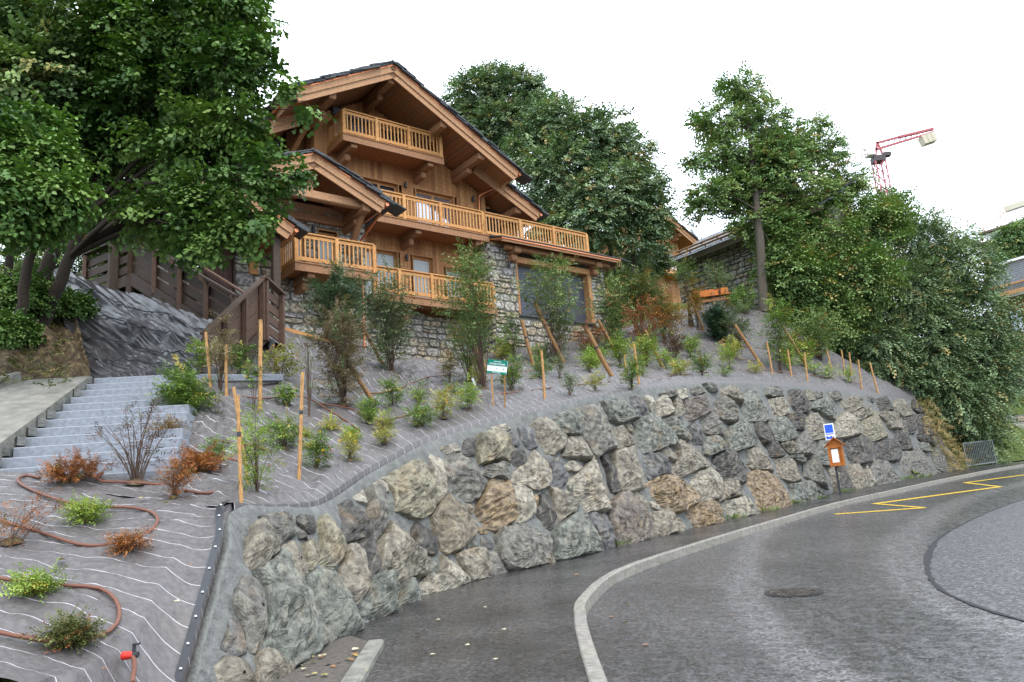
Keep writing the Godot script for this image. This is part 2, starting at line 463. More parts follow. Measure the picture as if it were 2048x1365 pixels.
func road():
	# carriageway: a fine sheet near by, a coarse one beyond
	var band1 := resample(px_line([[1760, 985], [1640, 1010], [1560, 1042], [1510, 1082], [1490, 1130], [1492, 1190], [1525, 1250], [1590, 1310], [1680, 1365]]), 0.3)
	var band2 := resample(px_line([[2100, 955], [1960, 990], [1880, 1025], [1825, 1065], [1808, 1110], [1832, 1160], [1900, 1208], [2048, 1262]]), 0.3)
	var w := 130
	var h := 150
	var p := PackedVector3Array()
	var cols := PackedColorArray()
	for j in h:
		var d := 2.0 + pow(j / float(h - 1), 1.7) * 58.0
		for i in w:
			var x := -3.2 + (i / float(w - 1)) * (10.0 + d * 0.75)
			var q := Vector3(x, gy(-d), -d)
			p.append(q)
			var k := 0.115 + nz.get_noise_2d(x * 0.35, d * 0.35) * 0.05
			var b := 0.0
			if d < 34.0:
				b = max(b, 1.0 - smoothstep(0.10, 0.32, dist_line(q, band1) + nz.get_noise_2d(x * 3, d * 3) * 0.12) )
				b = max(b, 1.0 * (1.0 - smoothstep(0.16, 0.5, dist_line(q, band2) + nz.get_noise_2d(x * 3, d * 3) * 0.12)))
			k = lerp(k, 0.23, b * 0.85)
			cols.append(Color(k * 0.99, k * 0.97, k * 1.0))
	var mb := MB.new()
	mb.grid(p, w, h, PackedVector2Array(), cols, false)
	tag(obj("road", mb.mesh(), M.asphalt), "", "", "", "structure")
	var far := MB.new(); far.col = Color(0.09, 0.09, 0.09)
	far.quad(Vector3(-70, gy(30) - 0.06, 30), Vector3(160, gy(30) - 0.06, 30), Vector3(160, gy(-70) - 0.06, -70), Vector3(-70, gy(-70) - 0.06, -70))
	tag(obj("ground", far.mesh(), M.asphalt), "", "", "", "structure")
	# resurfaced patch with its tarred joint
	var jl := resample(px_line([[2200, 962], [2048, 1000], [1960, 1033], [1890, 1070], [1862, 1100], [1856, 1140], [1880, 1178], [1950, 1212], [2048, 1243], [2200, 1285]], 0.004), 0.12)
	var pm := MB.new()
	var ctr := on_road(2250, 1110, 0.004)
	for i in jl.size() - 1: pm.tri(ctr, jl[i], jl[i + 1])
	tag(obj("asphalt_patch", pm.mesh(), M.coarse_asphalt), "", "", "", "structure")
	var tm := MB.new()
	for i in jl.size() - 1:
		var up := Vector3(0, 0.005, 0)
		var rs := []
		for e in 2:
			var j: int = i + e
			var f := j / float(jl.size() - 1)
			var wd: float = max(0.008, 0.022 + nz.get_noise_1d(j * 2.9) * 0.03 + 0.03 * exp(-pow((f - 0.56) / 0.10, 2.0)))
			var rv: Vector3 = (jl[min(j + 1, jl.size() - 1)] - jl[max(j - 1, 0)]).cross(Vector3.UP).normalized() * wd
			rv.y = -GRADE * rv.z
			rs.append(rv)
		tm.quad(jl[i] - rs[0] + up, jl[i] + rs[0] + up, jl[i + 1] + rs[1] + up, jl[i + 1] - rs[1] + up)
	tag(obj("tarred_joint", tm.mesh(), M.tar), "", "", "", "structure")
	# kerb of cut stones
	var kl := resample(px_line(KERB_PX, 0.12), 0.3)
	var kroot := group_node("kerb", self); tag(kroot, "", "", "", "structure")
	for i in kl.size() - 1:
		var a: Vector3 = kl[i]
		var b: Vector3 = kl[i + 1]
		var d := (b - a).normalized()
		var side := Vector3.UP.cross(d).normalized()     # towards the wall
		var m := MB.new()
		var t := rng.randf_range(0.47, 0.54)
		m.col = Color(t, t * rng.randf_range(0.97, 1.0), t * rng.randf_range(0.92, 0.98))
		var kz := -d
		var bs := Basis(side, kz.cross(side).normalized(), kz)
		if bs.y.y < 0: bs = Basis(side, -bs.y, d)
		m.bbox((a + b) * 0.5 + side * 0.0625 + Vector3(0, -0.08 + rng.randf_range(-0.002, 0.002), 0), Vector3(0.125, 0.2, (b - a).length() - 0.001), 0.012, bs)
		obj("kerb_stone", m.mesh(), M.kerb, kroot)
	# pavement between kerb and wall
	var wb := resample(wall_pts(WB), 0.4)
	var kk := []
	for q in kl: kk.append(q)
	var N := 160
	var pv := PackedVector3Array()
	var pc := PackedColorArray()
	for i in N:
		var t := i / float(N - 1)
		var a: Vector3 = kk[int(t * (kk.size() - 1))]
		var dd: Vector3 = (kk[min(int(t * (kk.size() - 1)) + 1, kk.size() - 1)] - kk[max(int(t * (kk.size() - 1)) - 1, 0)]).normalized()
		a += Vector3.UP.cross(dd).normalized() * 0.06
		var b: Vector3 = wb[int(t * (wb.size() - 1))]
		b += (b - a).normalized() * 0.35
		for j in 14:
			var q := a.lerp(b, j / 13.0)
			q.y = gy(q.z) + 0.112 + 0.004 * nz.get_noise_2d(q.x * 2, q.z * 2)
			pv.append(q)
			var k := 0.080 + nz.get_noise_2d(q.x * 0.6 + 9, q.z * 0.6) * 0.06 + nz.get_noise_2d(q.x * 1.3, q.z * 1.3) * 0.03
			pc.append(Color(k, k * 0.96, k * 0.97))
	var pm2 := MB.new(); pm2.grid(pv, 14, N, PackedVector2Array(), pc, true)
	tag(obj("pavement", pm2.mesh(), M.asphalt), "", "", "", "structure")
	# gravel pocket at the foot of the wall and the concrete edging that holds it
	var gm := MB.new()
	var gp := px_line([[700, 1272], [762, 1292], [720, 1335], [690, 1400], [540, 1420], [540, 1365], [600, 1335], [645, 1285]], 0.135)
	var gc := on_road(670, 1330, 0.15)
	for i in gp.size(): gm.tri(gc, gp[i], gp[(i + 1) % gp.size()]) if (gp[i] - gc).cross(gp[(i + 1) % gp.size()] - gc).y > 0 else gm.tri(gc, gp[(i + 1) % gp.size()], gp[i])
	tag(obj("gravel_pocket", gm.mesh(), M.gravel), "", "", "", "structure")
	var em := MB.new()
	em.beam(on_road(752, 1297, 0.1), on_road(690, 1400, 0.1), 0.16, 0.16, Vector3.UP, 0.02)
	tag(obj("concrete_edging", em.mesh(), M.concrete), "short pale concrete edging beside the gravel at the wall foot", "edging")
	# manhole
	var mc := on_road(1588, 1185, 0.006)
	var mh := thing("manhole_cover", mc, "round iron manhole cover set in the wet road", "manhole")
	var slope := Basis(Vector3.RIGHT, atan(GRADE))
	var ring := MB.new()
	for i in 40:
		var a0 := TAU * i / 40.0
		var a1 := TAU * (i + 1) / 40.0
		ring.quad(slope * Vector3(cos(a0), 0, sin(a0)) * 0.28, slope * Vector3(cos(a1), 0, sin(a1)) * 0.28, slope * Vector3(cos(a1), 0, sin(a1)) * 0.33, slope * Vector3(cos(a0), 0, sin(a0)) * 0.33)
	obj("rim", ring.mesh(), M.tar, mh)
	var lid := MB.new()
	lid.col = Color(0.09, 0.075, 0.07)
	for i in 40:
		var a0 := TAU * i / 40.0
		var a1 := TAU * (i + 1) / 40.0
		lid.tri(Vector3(0, 0.004, 0), slope * Vector3(cos(a1), 0, sin(a1)) * 0.275 + Vector3(0, 0.004, 0), slope * Vector3(cos(a0), 0, sin(a0)) * 0.275 + Vector3(0, 0.004, 0))
	for i in range(-4, 5):
		for k in range(-4, 5):
			if i * i + k * k < 19: lid.box(slope * Vector3(i * 0.055, 0.006, k * 0.055), Vector3(0.03, 0.006, 0.03), slope)
	obj("lid", lid.mesh(), M.house_stone, mh)
	# yellow zigzag of the bus stop: five strokes, one marking
	var zz := px_line([[1670, 1029], [1849, 1016], [1750, 1008], [2001, 974], [1931, 966], [2120, 941]], 0.006)
	var root := thing("yellow_zigzag", zz[0], "yellow zigzag bus stop marking painted on the road", "road marking")
	for i in zz.size() - 1:
		var m := MB.new()
		var a: Vector3 = zz[i] - zz[0]
		var b: Vector3 = zz[i + 1] - zz[0]
		var r := (b - a).cross(Vector3.UP).normalized() * (0.14 if i % 2 == 0 else 0.075)
		r.y = -GRADE * r.z
		var up := Vector3(0, 0.001 * (i % 2), 0)
		m.quad(a - r + up, a + r + up, b + r + up, b - r + up)
		obj("stroke", m.mesh(), M.yellow_paint, root)

# ------------------------------------------------------------------ boulder retaining wall
var wbase: Array
var wtop: Array
func wall_at(t: float, v: float) -> Vector3:
	return cat(wbase, t).lerp(cat(wtop, t), v)
func wall_hit(px: float, py: float) -> Vector3:   # where a ray meets the wall face
	var r := ray(px, py)
	var best := 1e9
	var hitp := Vector3.ZERO
	for i in 60:
		var t0 := i * 0.25
		var t1 := t0 + 0.25
		var a := wall_at(t0, -0.15); var b := wall_at(t1, -0.15); var c := wall_at(t1, 1.05); var d := wall_at(t0, 1.05)
		for tr in [[a, b, c], [a, c, d]]:
			var h = Geometry3D.ray_intersects_triangle(eye, r, tr[0], tr[1], tr[2])
			if h != null and eye.distance_to(h) < best:
				best = eye.distance_to(h); hitp = h
	if best > 1e8:
		# just outside the face: use the nearest plane
		var a := wall_at(0.0, 0); var b := wall_at(1.5, 0); var c := wall_at(1.5, 1)
		return on_plane(px, py, a, (b - a).cross(c - a).normalized())
	return hitp
func wall_normal(p: Vector3) -> Vector3:
	var best := 1e9
	var bt := 0.0
	for i in 61:
		var q := wall_at(i * 0.25, 0.5)
		var d := Vector2(q.x - p.x, q.z - p.z).length()
		if d < best: best = d; bt = i * 0.25
	bt = clamp(bt, 0.2, 14.8)
	var a := wall_at(bt - 0.2, 0); var b := wall_at(bt + 0.2, 0); var c := wall_at(bt, 1.0)
	var n := (b - a).cross(c - wall_at(bt, 0)).normalized()
	return n if n.dot(eye - p) > 0 or n.x > 0 else -n

const TONE = {"g": [0.20, 0.20, 0.19], "t": [0.285, 0.265, 0.225], "o": [0.33, 0.25, 0.16], "d": [0.085, 0.080, 0.078], "e": [0.20, 0.22, 0.205], "w": [0.41, 0.39, 0.34], "b": [0.145, 0.152, 0.168], "y": [0.30, 0.285, 0.215], "m": [0.25, 0.22, 0.17], "p": [0.19, 0.165, 0.15]}

func boulder(poly: Array, ctr: Vector3, n: Vector3, tone: Array, sd: int) -> ArrayMesh:
	# resample the outline evenly and roughen it
	var per := 0.0
	for i in poly.size(): per += poly[i].distance_to(poly[(i + 1) % poly.size()])
	var K := clampi(int(per / 0.07), 28, 60)
	var ring := []
	var acc := 0.0
	var i0 := 0
	for k in K:
		var want := per * k / K
		while acc + poly[i0].distance_to(poly[(i0 + 1) % poly.size()]) < want:
			acc += poly[i0].distance_to(poly[(i0 + 1) % poly.size()]); i0 = (i0 + 1) % poly.size()
		var f: float = (want - acc) / poly[i0].distance_to(poly[(i0 + 1) % poly.size()])
		ring.append(poly[i0].lerp(poly[(i0 + 1) % poly.size()], f))
	var sz := per / TAU
	for k in K:
		var o: Vector3 = ring[k] - ctr
		ring[k] = ctr + o * (1.02 + nz.get_noise_2d(k * 0.9, sd * 7.1) * 0.06)
	var H: float = clamp(sz * 0.56, 0.07, 0.32) * (0.8 + 0.4 * absf(nz.get_noise_1d(sd * 3.3)))
	var tx: Vector3 = (poly[1] - poly[0]).normalized()
	var ty := n.cross(tx).normalized()
	tx = ty.cross(n).normalized()
	var sa := nz.get_noise_1d(sd * 2.7) * 3.0 + 1.2
	var rr := RandomNumberGenerator.new(); rr.seed = sd * 31 + 5
	# broken faces: the lowest of a few tilted planes
	var planes := []
	for k in 7:
		var pa := TAU * k / 7.0 + rr.randf_range(-0.4, 0.4)
		planes.append([rr.randf_range(0.85, 1.35), Vector2(cos(pa), sin(pa)) * rr.randf_range(0.25, 1.25)])
	planes.append([rr.randf_range(0.9, 1.1), Vector2(rr.randf_range(-0.35, 0.35), rr.randf_range(-0.35, 0.35))])
	var rings := [[1.06, -0.6], [1.02, 0.0], [0.99, 0.36], [0.95, 0.66], [0.88, 0.95]]
	var inner := clampi(int(sz / 0.045), 4, 13)
	for k in inner: rings.append([lerp(0.80, 0.07, k / float(inner - 1)), 1.3])
	var pts := []
	var cls := []
	var base := Color(tone[0], tone[1], tone[2])
	for r in rings.size() + 1:
		var row := []
		var crow := []
		for k in K:
			var o: Vector3 = ring[k] - ctr
			var f: float = rings[r][0] if r < rings.size() else 0.0
			var p: Vector3 = ctr + o * f
			var q := p - ctr
			var lx := q.dot(tx); var ly := q.dot(ty)
			var hh: float = rings[r][1] if r < rings.size() else 1.3
			var s := p * 1.0
			var along := lx * cos(sa) + ly * sin(sa)
			var across := -lx * sin(sa) + ly * cos(sa)
			var strata := nz2.get_noise_2d(across * 5.0 + sd * 3.1, along * 1.1)
			var rough := nz.get_noise_3d(s.x * 5.0, s.y * 5.0, s.z * 5.0 + sd)
			if r > 0:
				var lq: Vector2 = Vector2(lx, ly) / max(sz, 0.08)
				for pl in planes: hh = min(hh, pl[0] + (pl[1] as Vector2).dot(lq))
				hh = max(hh, -0.2) + (strata * 0.11 + rough * 0.17) * min(1.0, 0.2 + r * 0.2)
			row.append(p + n * H * hh + o.normalized() * (rough * 0.025 if r > 0 else 0.0))
			# mineral colour: darker seams, pale crust, rust
			var c := base
			var m1 := nz.get_noise_3d(s.x * 2.6 + sd, s.y * 2.6, s.z * 2.6)
			var m2 := nz2.get_noise_2d(across * 2.5 + sd, along * 0.7 + 40)
			c = c.lerp(Color(base.r * 0.42, base.g * 0.42, base.b * 0.44), clamp(m1 * 1.6, 0, 0.75))
			c = c.lerp(Color(0.46, 0.43, 0.36), clamp(m2 * 0.9 - 0.30, 0, 0.6))
			var m3 := nz.get_noise_3d(s.x * 1.7 + 70, s.y * 1.7 + sd, s.z * 1.7)
			c = c.lerp(Color(0.32, 0.22, 0.12), clamp(m3 * 1.5 - 0.4, 0, 0.4))
			crow.append(c)
		pts.append(row); cls.append(crow)
	var mb := MB.new()
	var flip: bool = (ring[1] - ring[0]).cross(ring[2] - ring[0]).dot(n) < 0 and (ring[0] - ctr).cross(ring[1] - ctr).dot(n) < 0
	flip = (ring[0] - ctr).cross(ring[1] - ctr).dot(n) < 0
	for r in rings.size():
		for k in K:
			var k1 := (k + 1) % K
			var a = pts[r][k]; var b = pts[r][k1]; var c = pts[r + 1][k1]; var d = pts[r + 1][k]
			var ca = cls[r][k]; var cb = cls[r][k1]; var cc = cls[r + 1][k1]; var cd = cls[r + 1][k]
			if flip:
				mb.tric(b, a, d, cb, ca, cd)
				if r < rings.size() - 1: mb.tric(b, d, c, cb, cd, cc)
			else:
				mb.tric(a, b, c, ca, cb, cc)
				if r < rings.size() - 1: mb.tric(a, c, d, ca, cc, cd)
	return mb.mesh()

func verge_bank():
	# grassy slope behind the barrier, under the dense bush
	var a := [wbase[14] + Vector3(1.2, 0.3, -1.2), wbase[15] + Vector3(0.6, -0.1, -0.8), on_road(1990, 929, 0.1), on_road(2075, 917, 0.1), on_road(2200, 900, 0.1)]
	var b := [wtop[14] + Vector3(0.6, 0.2, -3.0), wtop[15] + Vector3(1.0, 1.0, -4.0), atd(2000, 770, 60), atd(2100, 770, 66), atd(2250, 770, 74)]
	var p := PackedVector3Array()
	for j in 24:
		for i in 50:
			var q := cat(a, i / 49.0 * 4.0).lerp(cat(b, i / 49.0 * 4.0), j / 23.0)
			q.y += nz.get_noise_2d(i * 0.3, j * 0.4) * 0.25 * min(1.0, j * 0.3)
			p.append(q)
	var mb := MB.new(); mb.grid(p, 50, 24)
	tag(obj("verge_bank", mb.mesh(), M.grass_ground), "", "", "", "structure")

func boulder_wall():
	wbase = wall_pts(WB); wtop = wall_pts(WT)
	var root := thing("boulder_wall", wbase[0], "long battered retaining wall of mortared boulders along the pavement", "wall")
	var o := wbase[0] as Vector3
	var w := 300
	var h := 30
	var p := PackedVector3Array()
	for j in h:
		for i in w:
			var t := i / float(w - 1) * 15.0
			var q := wall_at(t, -0.14 + 1.14 * j / float(h - 1))
			q += Vector3(0.7, 0.3, 0.5) * (nz.get_noise_3d(q.x * 1.6, q.y * 1.6, q.z * 1.6) * 0.06 + nz.get_noise_3d(q.x * 6, q.y * 6, q.z * 6) * 0.02)
			p.append(q - o)
	# rounded top and a short return towards the bank
	for k in 4:
		for i in w:
			var t := i / float(w - 1) * 15.0
			var q := wall_at(t, 1.0)
			var tt := wall_at(min(t + 0.1, 15.0), 1.0) - wall_at(max(t - 0.1, 0.0), 1.0)
			var back := Vector3.UP.cross(tt).normalized()
			q += back * [0.02, 0.06, 0.10, 0.16][k] + Vector3(0, [-0.005, -0.03, -0.1, -0.35][k], 0) + Vector3(0.7, 0.3, 0.5) * (nz.get_noise_3d(q.x * 1.6, q.y * 1.6, q.z * 1.6) * 0.06 if k == 0 else 0.0)
			p.append(q - o)
	var mb := MB.new(); mb.grid(p, w, h + 4)
	obj("mortar_face", mb.mesh(), M.mortar, root)
	var sd := 0
	for s in STONES:
		var poly := []
		var ctr := Vector3.ZERO
		for i in range(1, s.size(), 2):
			var q := wall_hit(s[i], s[i + 1])
			poly.append(q); ctr += q
		ctr /= poly.size()
		var n := wall_normal(ctr)
		sd += 1
		var loc := []
		for q in poly: loc.append(q - o - n * (q - ctr).dot(n) * 0.7)
		obj("boulder", boulder(loc, ctr - o, n, TONE[s[0]], sd), M.rock, root)
	verge_bank()
	# small chinking stones pressed into the joints
	for k in 240:
		var t := rng.randf_range(2.2, 14.6)
		var v := rng.randf_range(0.06, 0.86)
		var ctr := wall_at(t, v)
		var n := wall_normal(ctr)
		var near := false
		for s in STONES:
			var cx := 0.0
			var cy := 0.0
			var m: int = (s.size() - 1) / 2
			for i in range(1, s.size(), 2): cx += s[i]; cy += s[i + 1]
			var q := wall_hit_cache(cx / m, cy / m)
			if q.distance_to(ctr) < 0.10 + s_rad(s): near = true; break
		for q in placed_small:
			if (q as Vector3).distance_to(ctr) < 0.30: near = true; break
		if near: continue
		placed_small.append(ctr)
		sd += 1
		var up := (wall_at(t, v + 0.05) - ctr).normalized()
		var al := up.cross(n).normalized()
		var poly := []
		var a0 := rng.randf() * TAU
		var ra := rng.randf_range(0.09, 0.2)
		var rb := ra * rng.randf_range(0.4, 0.8)
		for i in 6:
			var a := TAU * i / 6.0
			var e := Vector2(cos(a) * ra, sin(a) * rb).rotated(a0) * rng.randf_range(0.8, 1.15)
			poly.append(ctr - o + al * e.x + up * e.y)
		obj("boulder", boulder(poly, ctr - o, n, TONE[["g", "t", "w", "e", "b", "d"][rng.randi() % 6]], sd), M.rock, root)
func s_rad(s: Array) -> float:   # rough radius of a traced stone in metres
	var a := wall_hit_cache(s[1], s[2])
	var b := wall_hit_cache(s[1 + (s.size() / 4) * 2], s[2 + (s.size() / 4) * 2])
	return a.distance_to(b) * 0.46
var placed_small := []
var whc := {}
func wall_hit_cache(x: float, y: float) -> Vector3:
	var k := Vector2i(int(x), int(y))
	if not whc.has(k): whc[k] = wall_hit(x, y)
	return whc[k]

# ------------------------------------------------------------------ woven ground cover on the bank
func drape(a: Array, b: Array, w: int, h: int, seed_: float, rot: bool, amp := 1.0) -> ArrayMesh:
	# a: lower edge points, b: upper edge points; columns run from a to b
	var p := PackedVector3Array()
	var uv := PackedVector2Array()
	var la := 0.0
	var prev := Vector3.ZERO
	for i in w: pass
	var us := []
	for i in w:
		var q := cat(a, i / float(w - 1) * (a.size() - 1))
		if i > 0: la += q.distance_to(prev)
		prev = q; us.append(la)
	for j in h:
		var f := j / float(h - 1)
		for i in w:
			var t := i / float(w - 1)
			var qa := cat(a, t * (a.size() - 1))
			var qb := cat(b, t * (b.size() - 1))
			var q := qa.lerp(qb, f)
			var edge: float = min(1.0, min(f, 1.0 - f) * 14.0) * min(1.0, min(t, 1.0 - t) * 18.0 + 0.1)
			var y := th(q.x, q.z)
			q.y = lerp(lerp(qa.y, qb.y, f), y, edge) if f < 0.08 else y
			var along: float = us[i]
			var acr: float = f * qa.distance_to(qb)
			# tension folds run up the slope, sags lie across it
			var fold := nz2.get_noise_2d(along * 0.62 + seed_ + nz.get_noise_2d(along * 0.4, acr * 0.5) * 0.6, acr * 0.16)
			var sag := nz.get_noise_2d(along * 0.35 + seed_ * 2.0, acr * 0.55)
			var fine := nz.get_noise_2d(along * 1.9 + seed_, acr * 1.3)
			var crease := nz2.get_noise_2d(along * 1.5 + acr * 0.7 + seed_ * 3.0, acr * 0.45 - along * 0.2)
			q.y += amp * edge * (absf(fold) * 0.05 + sag * 0.06 + fine * 0.018 + maxf(crease, 0.0) * 0.028) + 0.02
			if j == 0: q.y -= 0.22
			p.append(q)
			var wob := nz.get_noise_2d(along * 0.8, acr * 0.7 + seed_) * 0.025
			uv.append(Vector2(acr, along + wob) if rot else Vector2(along, acr + wob))
	var mb := MB.new(); mb.grid(p, w, h, uv)
	return mb.mesh()

func hp(U_: float, y: float, N_: float) -> Vector3:   # chalet frame to world
	return HO + HU * U_ + HN * N_ + Vector3(0, y, 0)

func fabric():
	# lower left sheet: threads run level from the wall edge to the left
	var ra := []
	for i in [0, 1, 2, 3]: ra.append(wtop[i] + Vector3(-0.06, 0.035, 0))
	ra.push_front(Vector3(-2.45, 0.35, -5.0))
	ra.append(Vector3(-2.9, 2.15, -8.6)); ra.append(Vector3(-3.1, 2.3, -9.3))
	var rb := []
	for q in ra: rb.append(Vector3(q.x - 5.4, 0, q.z - 0.4))
	for q in rb: q.y = th(q.x, q.z)
	tag(obj("ground_cover_fabric", drape(ra, rb, 170, 170, 3.0, true, 0.75), M.fabric), "grey woven ground cover with white threads left of the wall end", "fabric", "", "")
	# bank sheet: from the wall top up to the house
	var ba := []
	for i in range(3, 16):
		var tt: Vector3 = wtop[min(i + 1, 15)] - wtop[max(i - 1, 0)]
		ba.append(wtop[i] + Vector3.UP.cross(tt).normalized() * 0.045 + Vector3(0, 0.02, 0))
	ba[0] = wtop[3] + Vector3(-0.05, 0.03, 0)
	var bb := [on_bank(150, 985), on_bank(335, 940), on_bank(372, 800), on_bank(395, 752), hp(-1.2, 8.3, -0.6), hp(1.2, 8.2, -0.9), hp(3.2, 8.1, -1.2), hp(6.0, 8.4, -2.6), hp(9.8, 9.2, -1.9), hp(13, 9.8, -1.9), hp(16.2, 10.4, -2.2), atd(1400, 625, 40), atd(1525, 628, 41), Vector3(17.5, 10.5, -43.5), Vector3(21.5, 8.6, -45.5)]
	tag(obj("ground_cover_fabric", drape(ba, bb, 460, 130, 9.0, true, 1.9), M.fabric), "grey woven ground cover over the planted bank below the chalet", "fabric", "", "")
	# black edge strip with pins along the left wall end
	var st := thing("edge_strip", wtop[1], "black plastic edging strip pinned beside the wall end", "edging")
	var mb := MB.new()
	for i in 24:
		var t0 := 0.0 + i * 3.0 / 24.0
		var a: Vector3 = cat(wtop, t0) - wtop[1]
		var b: Vector3 = cat(wtop, t0 + 3.0 / 24.0) - wtop[1]
		mb.quad(a + Vector3(-0.14, 0.075, 0), a + Vector3(-0.075, 0.085, 0), b + Vector3(-0.075, 0.085, 0), b + Vector3(-0.14, 0.075, 0))
	obj("strip", mb.mesh(), M.plastic_edge, st)
	var pin := MB.new(); pin.tube([Vector3(0, 0, 0), Vector3(0, 0.012, 0)], [0.012, 0.009], 8)
	for i in 9:
		obj("pin", pin.mesh(), M.white_plastic, st, cat(wtop, 0.2 + i * 0.32) - wtop[1] + Vector3(-0.105, 0.083, 0))

# ------------------------------------------------------------------ granite stairs, ramp and dark bank sheet
func granite_stairs():
	var bl := atd(-55, 965, 9.3); var br := atd(345, 955, 9.5)
	var tl := atd(186, 757, 13.55); var tr := atd(388, 741, 13.75)
	tr.y = tl.y; br.y = bl.y
	var n := 13
	var rise := (tl.y - bl.y) / (n - 1)
	var root := thing("granite_stairs", bl, "flight of pale grey granite block steps climbing the bank", "stairs")
	for i in n:
		var f := i / float(n - 1)
		var f2 := (i + 1) / float(n - 1)
		var a := bl.lerp(tl, f) - bl; var b := br.lerp(tr, f) - bl
		var dirv := (tl - bl); dirv.y = 0; dirv = dirv.normalized()
		a.y = f * (tl.y - bl.y); b.y = a.y
		var x := (b - a).normalized()
		var depth := 0.42 if i < n - 1 else 0.7
		var z := x.cross(Vector3.UP)
		var m := MB.new()
		m.bbox((a + b) * 0.5 - z * depth * -0.5 * -1.0 + Vector3(0, -rise * 0.5, 0) + Vector3(0, 0, 0), Vector3(a.distance_to(b) + rng.randf_range(0, 0.05), rise + 0.0, depth), 0.012, Basis(x, Vector3.UP, z))
		obj("step", m.mesh(), M.granite, root)
	# concrete core that shows at the open side
	var core := MB.new()
	for i in n - 1:
		var f := (i + 0.6) / float(n - 1)
		var a := bl.lerp(tl, f) - bl; var b := br.lerp(tr, f) - bl
		a.y = (i) * rise - 0.16; b.y = a.y
		var x := (b - a).normalized()
		core.box((a + b) * 0.5 - x * 0.2 + Vector3(0, -0.25, 0), Vector3(a.distance_to(b) - 0.5, 0.5, 0.5), Basis(x, Vector3.UP, x.cross(Vector3.UP)))
	obj("core", core.mesh(), M.concrete, root)
	# landing edging in granite, towards the wooden stairs
	var le := MB.new()
	le.beam(tr + Vector3(0.05, -0.11, 0.05) - bl, atd(560, 757, 15.6) - bl, 0.18, 0.13, Vector3.UP, 0.015)
	obj("landing_edge", le.mesh(), M.granite, root)
	# concrete ramp beside the stairs with a low kerb
	var rp := thing("concrete_ramp", bl, "sloping concrete ramp with a raised kerb left of the granite steps", "ramp")
	var l0 := bl + Vector3(-0.05, 0.12, 0.1); var l1 := tl + Vector3(-0.03, 0.03, 0.05)
	var o0 := l0 + Vector3(-2.4, 0.1, 0.4); var o1 := l1 + Vector3(-1.05, -0.02, 0.15)
	var rm := MB.new()
	var pp := PackedVector3Array()
	for j in 20:
		for i in 8:
			var q := l0.lerp(o0, i / 7.0).lerp(l1.lerp(o1, i / 7.0), j / 19.0)
			q.y += nz.get_noise_2d(q.x * 2, q.z * 2) * 0.01
			pp.append(q - bl)
	rm.grid(pp, 8, 20, PackedVector2Array(), PackedColorArray(), true)
	rm.quad(l0 - bl + Vector3(0, -0.6, 0), l1 - bl + Vector3(0, -0.5, 0), l1 - bl, l0 - bl)
	obj("slab", rm.mesh(), M.concrete, rp)
	var rk := MB.new()
	rk.beam(o0 - bl + Vector3(-0.06, 0.03, 0), o1 - bl + Vector3(-0.06, 0.03, 0), 0.14, 0.24, Vector3.UP, 0.02)
	obj("kerb", rk.mesh(), M.concrete, rp)
	var jg := MB.new()   # ragged mortar fillet where the ramp meets the step ends
	for i in n:
		var f := i / float(n - 1)
		jg.box(bl.lerp(tl, f) - bl + Vector3(-0.07, -0.06, 0), Vector3(0.10, 0.12, 0.36), Basis(Vector3.UP, rng.randf()))
	obj("fillet", jg.mesh(), M.mortar, rp)
	# dark plastic sheet on the steep bank behind
	var dn := Vector3(0, -0.45, 0)
	var a := [atd(180, 757, 13.9) + dn, atd(300, 748, 14.2) + dn, atd(405, 735, 14.5) + dn]
	var b := [atd(105, 540, 19.0), atd(270, 590, 19.5), atd(425, 645, 18.4)]
	var p := PackedVector3Array()
	for j in 70:
		for i in 90:
			var q := cat(a, i / 89.0 * 2.0).lerp(cat(b, i / 89.0 * 2.0), j / 69.0)
			var sx := i / 89.0 * 3.2; var sy := j / 69.0 * 6.5
			var fold := nz2.get_noise_2d(sx * 0.9 + sy * 0.55, sy * 0.13)
			q += Vector3(0.2, 0.75, 0.6) * (absf(fold) * 0.12 + nz.get_noise_2d(sx * 0.8, sy * 0.5) * 0.12 + nz.get_noise_2d(sx * 3 + sy, sy * 0.7) * 0.02)
			q.y -= 0.25 * sin(j / 69.0 * PI)
			p.append(q)
	var mb := MB.new(); mb.grid(p, 90, 70)
	tag(obj("bank_sheet", mb.mesh(), M.black_sheet), "dark creased plastic sheet over the steep bank behind the granite steps", "sheet")
	# restraining cords across the sheet
	for k in 5:
		var cm := MB.new()
		var path := []
		var rad := []
		for i in 30:
			var q := p[clampi(int(12 + k * 12 + sin(i * 0.5 + k) * 1.5), 0, 69) * 90 + int(i * 3.03)]
			path.append(q + Vector3(0, 0.03, 0.02)); rad.append(0.014)
		cm.tube(path, rad, 5)
		tag(obj("cord", cm.mesh(), M.plastic_edge), ["lowest dark drip line across the black bank sheet, just above the steps", "second dark drip line up the black bank sheet from the granite steps", "middle dark drip line across the black bank sheet", "dark drip line next below the topmost on the bank sheet", "topmost dark drip line on the bank sheet, below the platform"][k], "drip line")
	# bare earth below the trees at the left
	var em := MB.new()
	var ep := PackedVector3Array()
	var ea := [atd(-260, 800, 11.0) + dn, atd(70, 752, 12.7) + dn, atd(200, 757, 13.8) + dn]
	var eb := [atd(-260, 520, 19.5), atd(20, 560, 19.5), atd(140, 590, 18.5)]
	for j in 40:
		for i in 50:
			var q := cat(ea, i / 49.0 * 2.0).lerp(cat(eb, i / 49.0 * 2.0), j / 39.0)
			q += Vector3(0.1, 0.9, 0.3) * (nz.get_noise_2d(i * 0.09, j * 0.12) * 0.25 + nz.get_noise_2d(i * 0.5, j * 0.6) * 0.06)
			ep.append(q)
	em.grid(ep, 50, 40)
	tag(obj("earth_bank", em.mesh(), M.dirt), "", "", "", "structure")

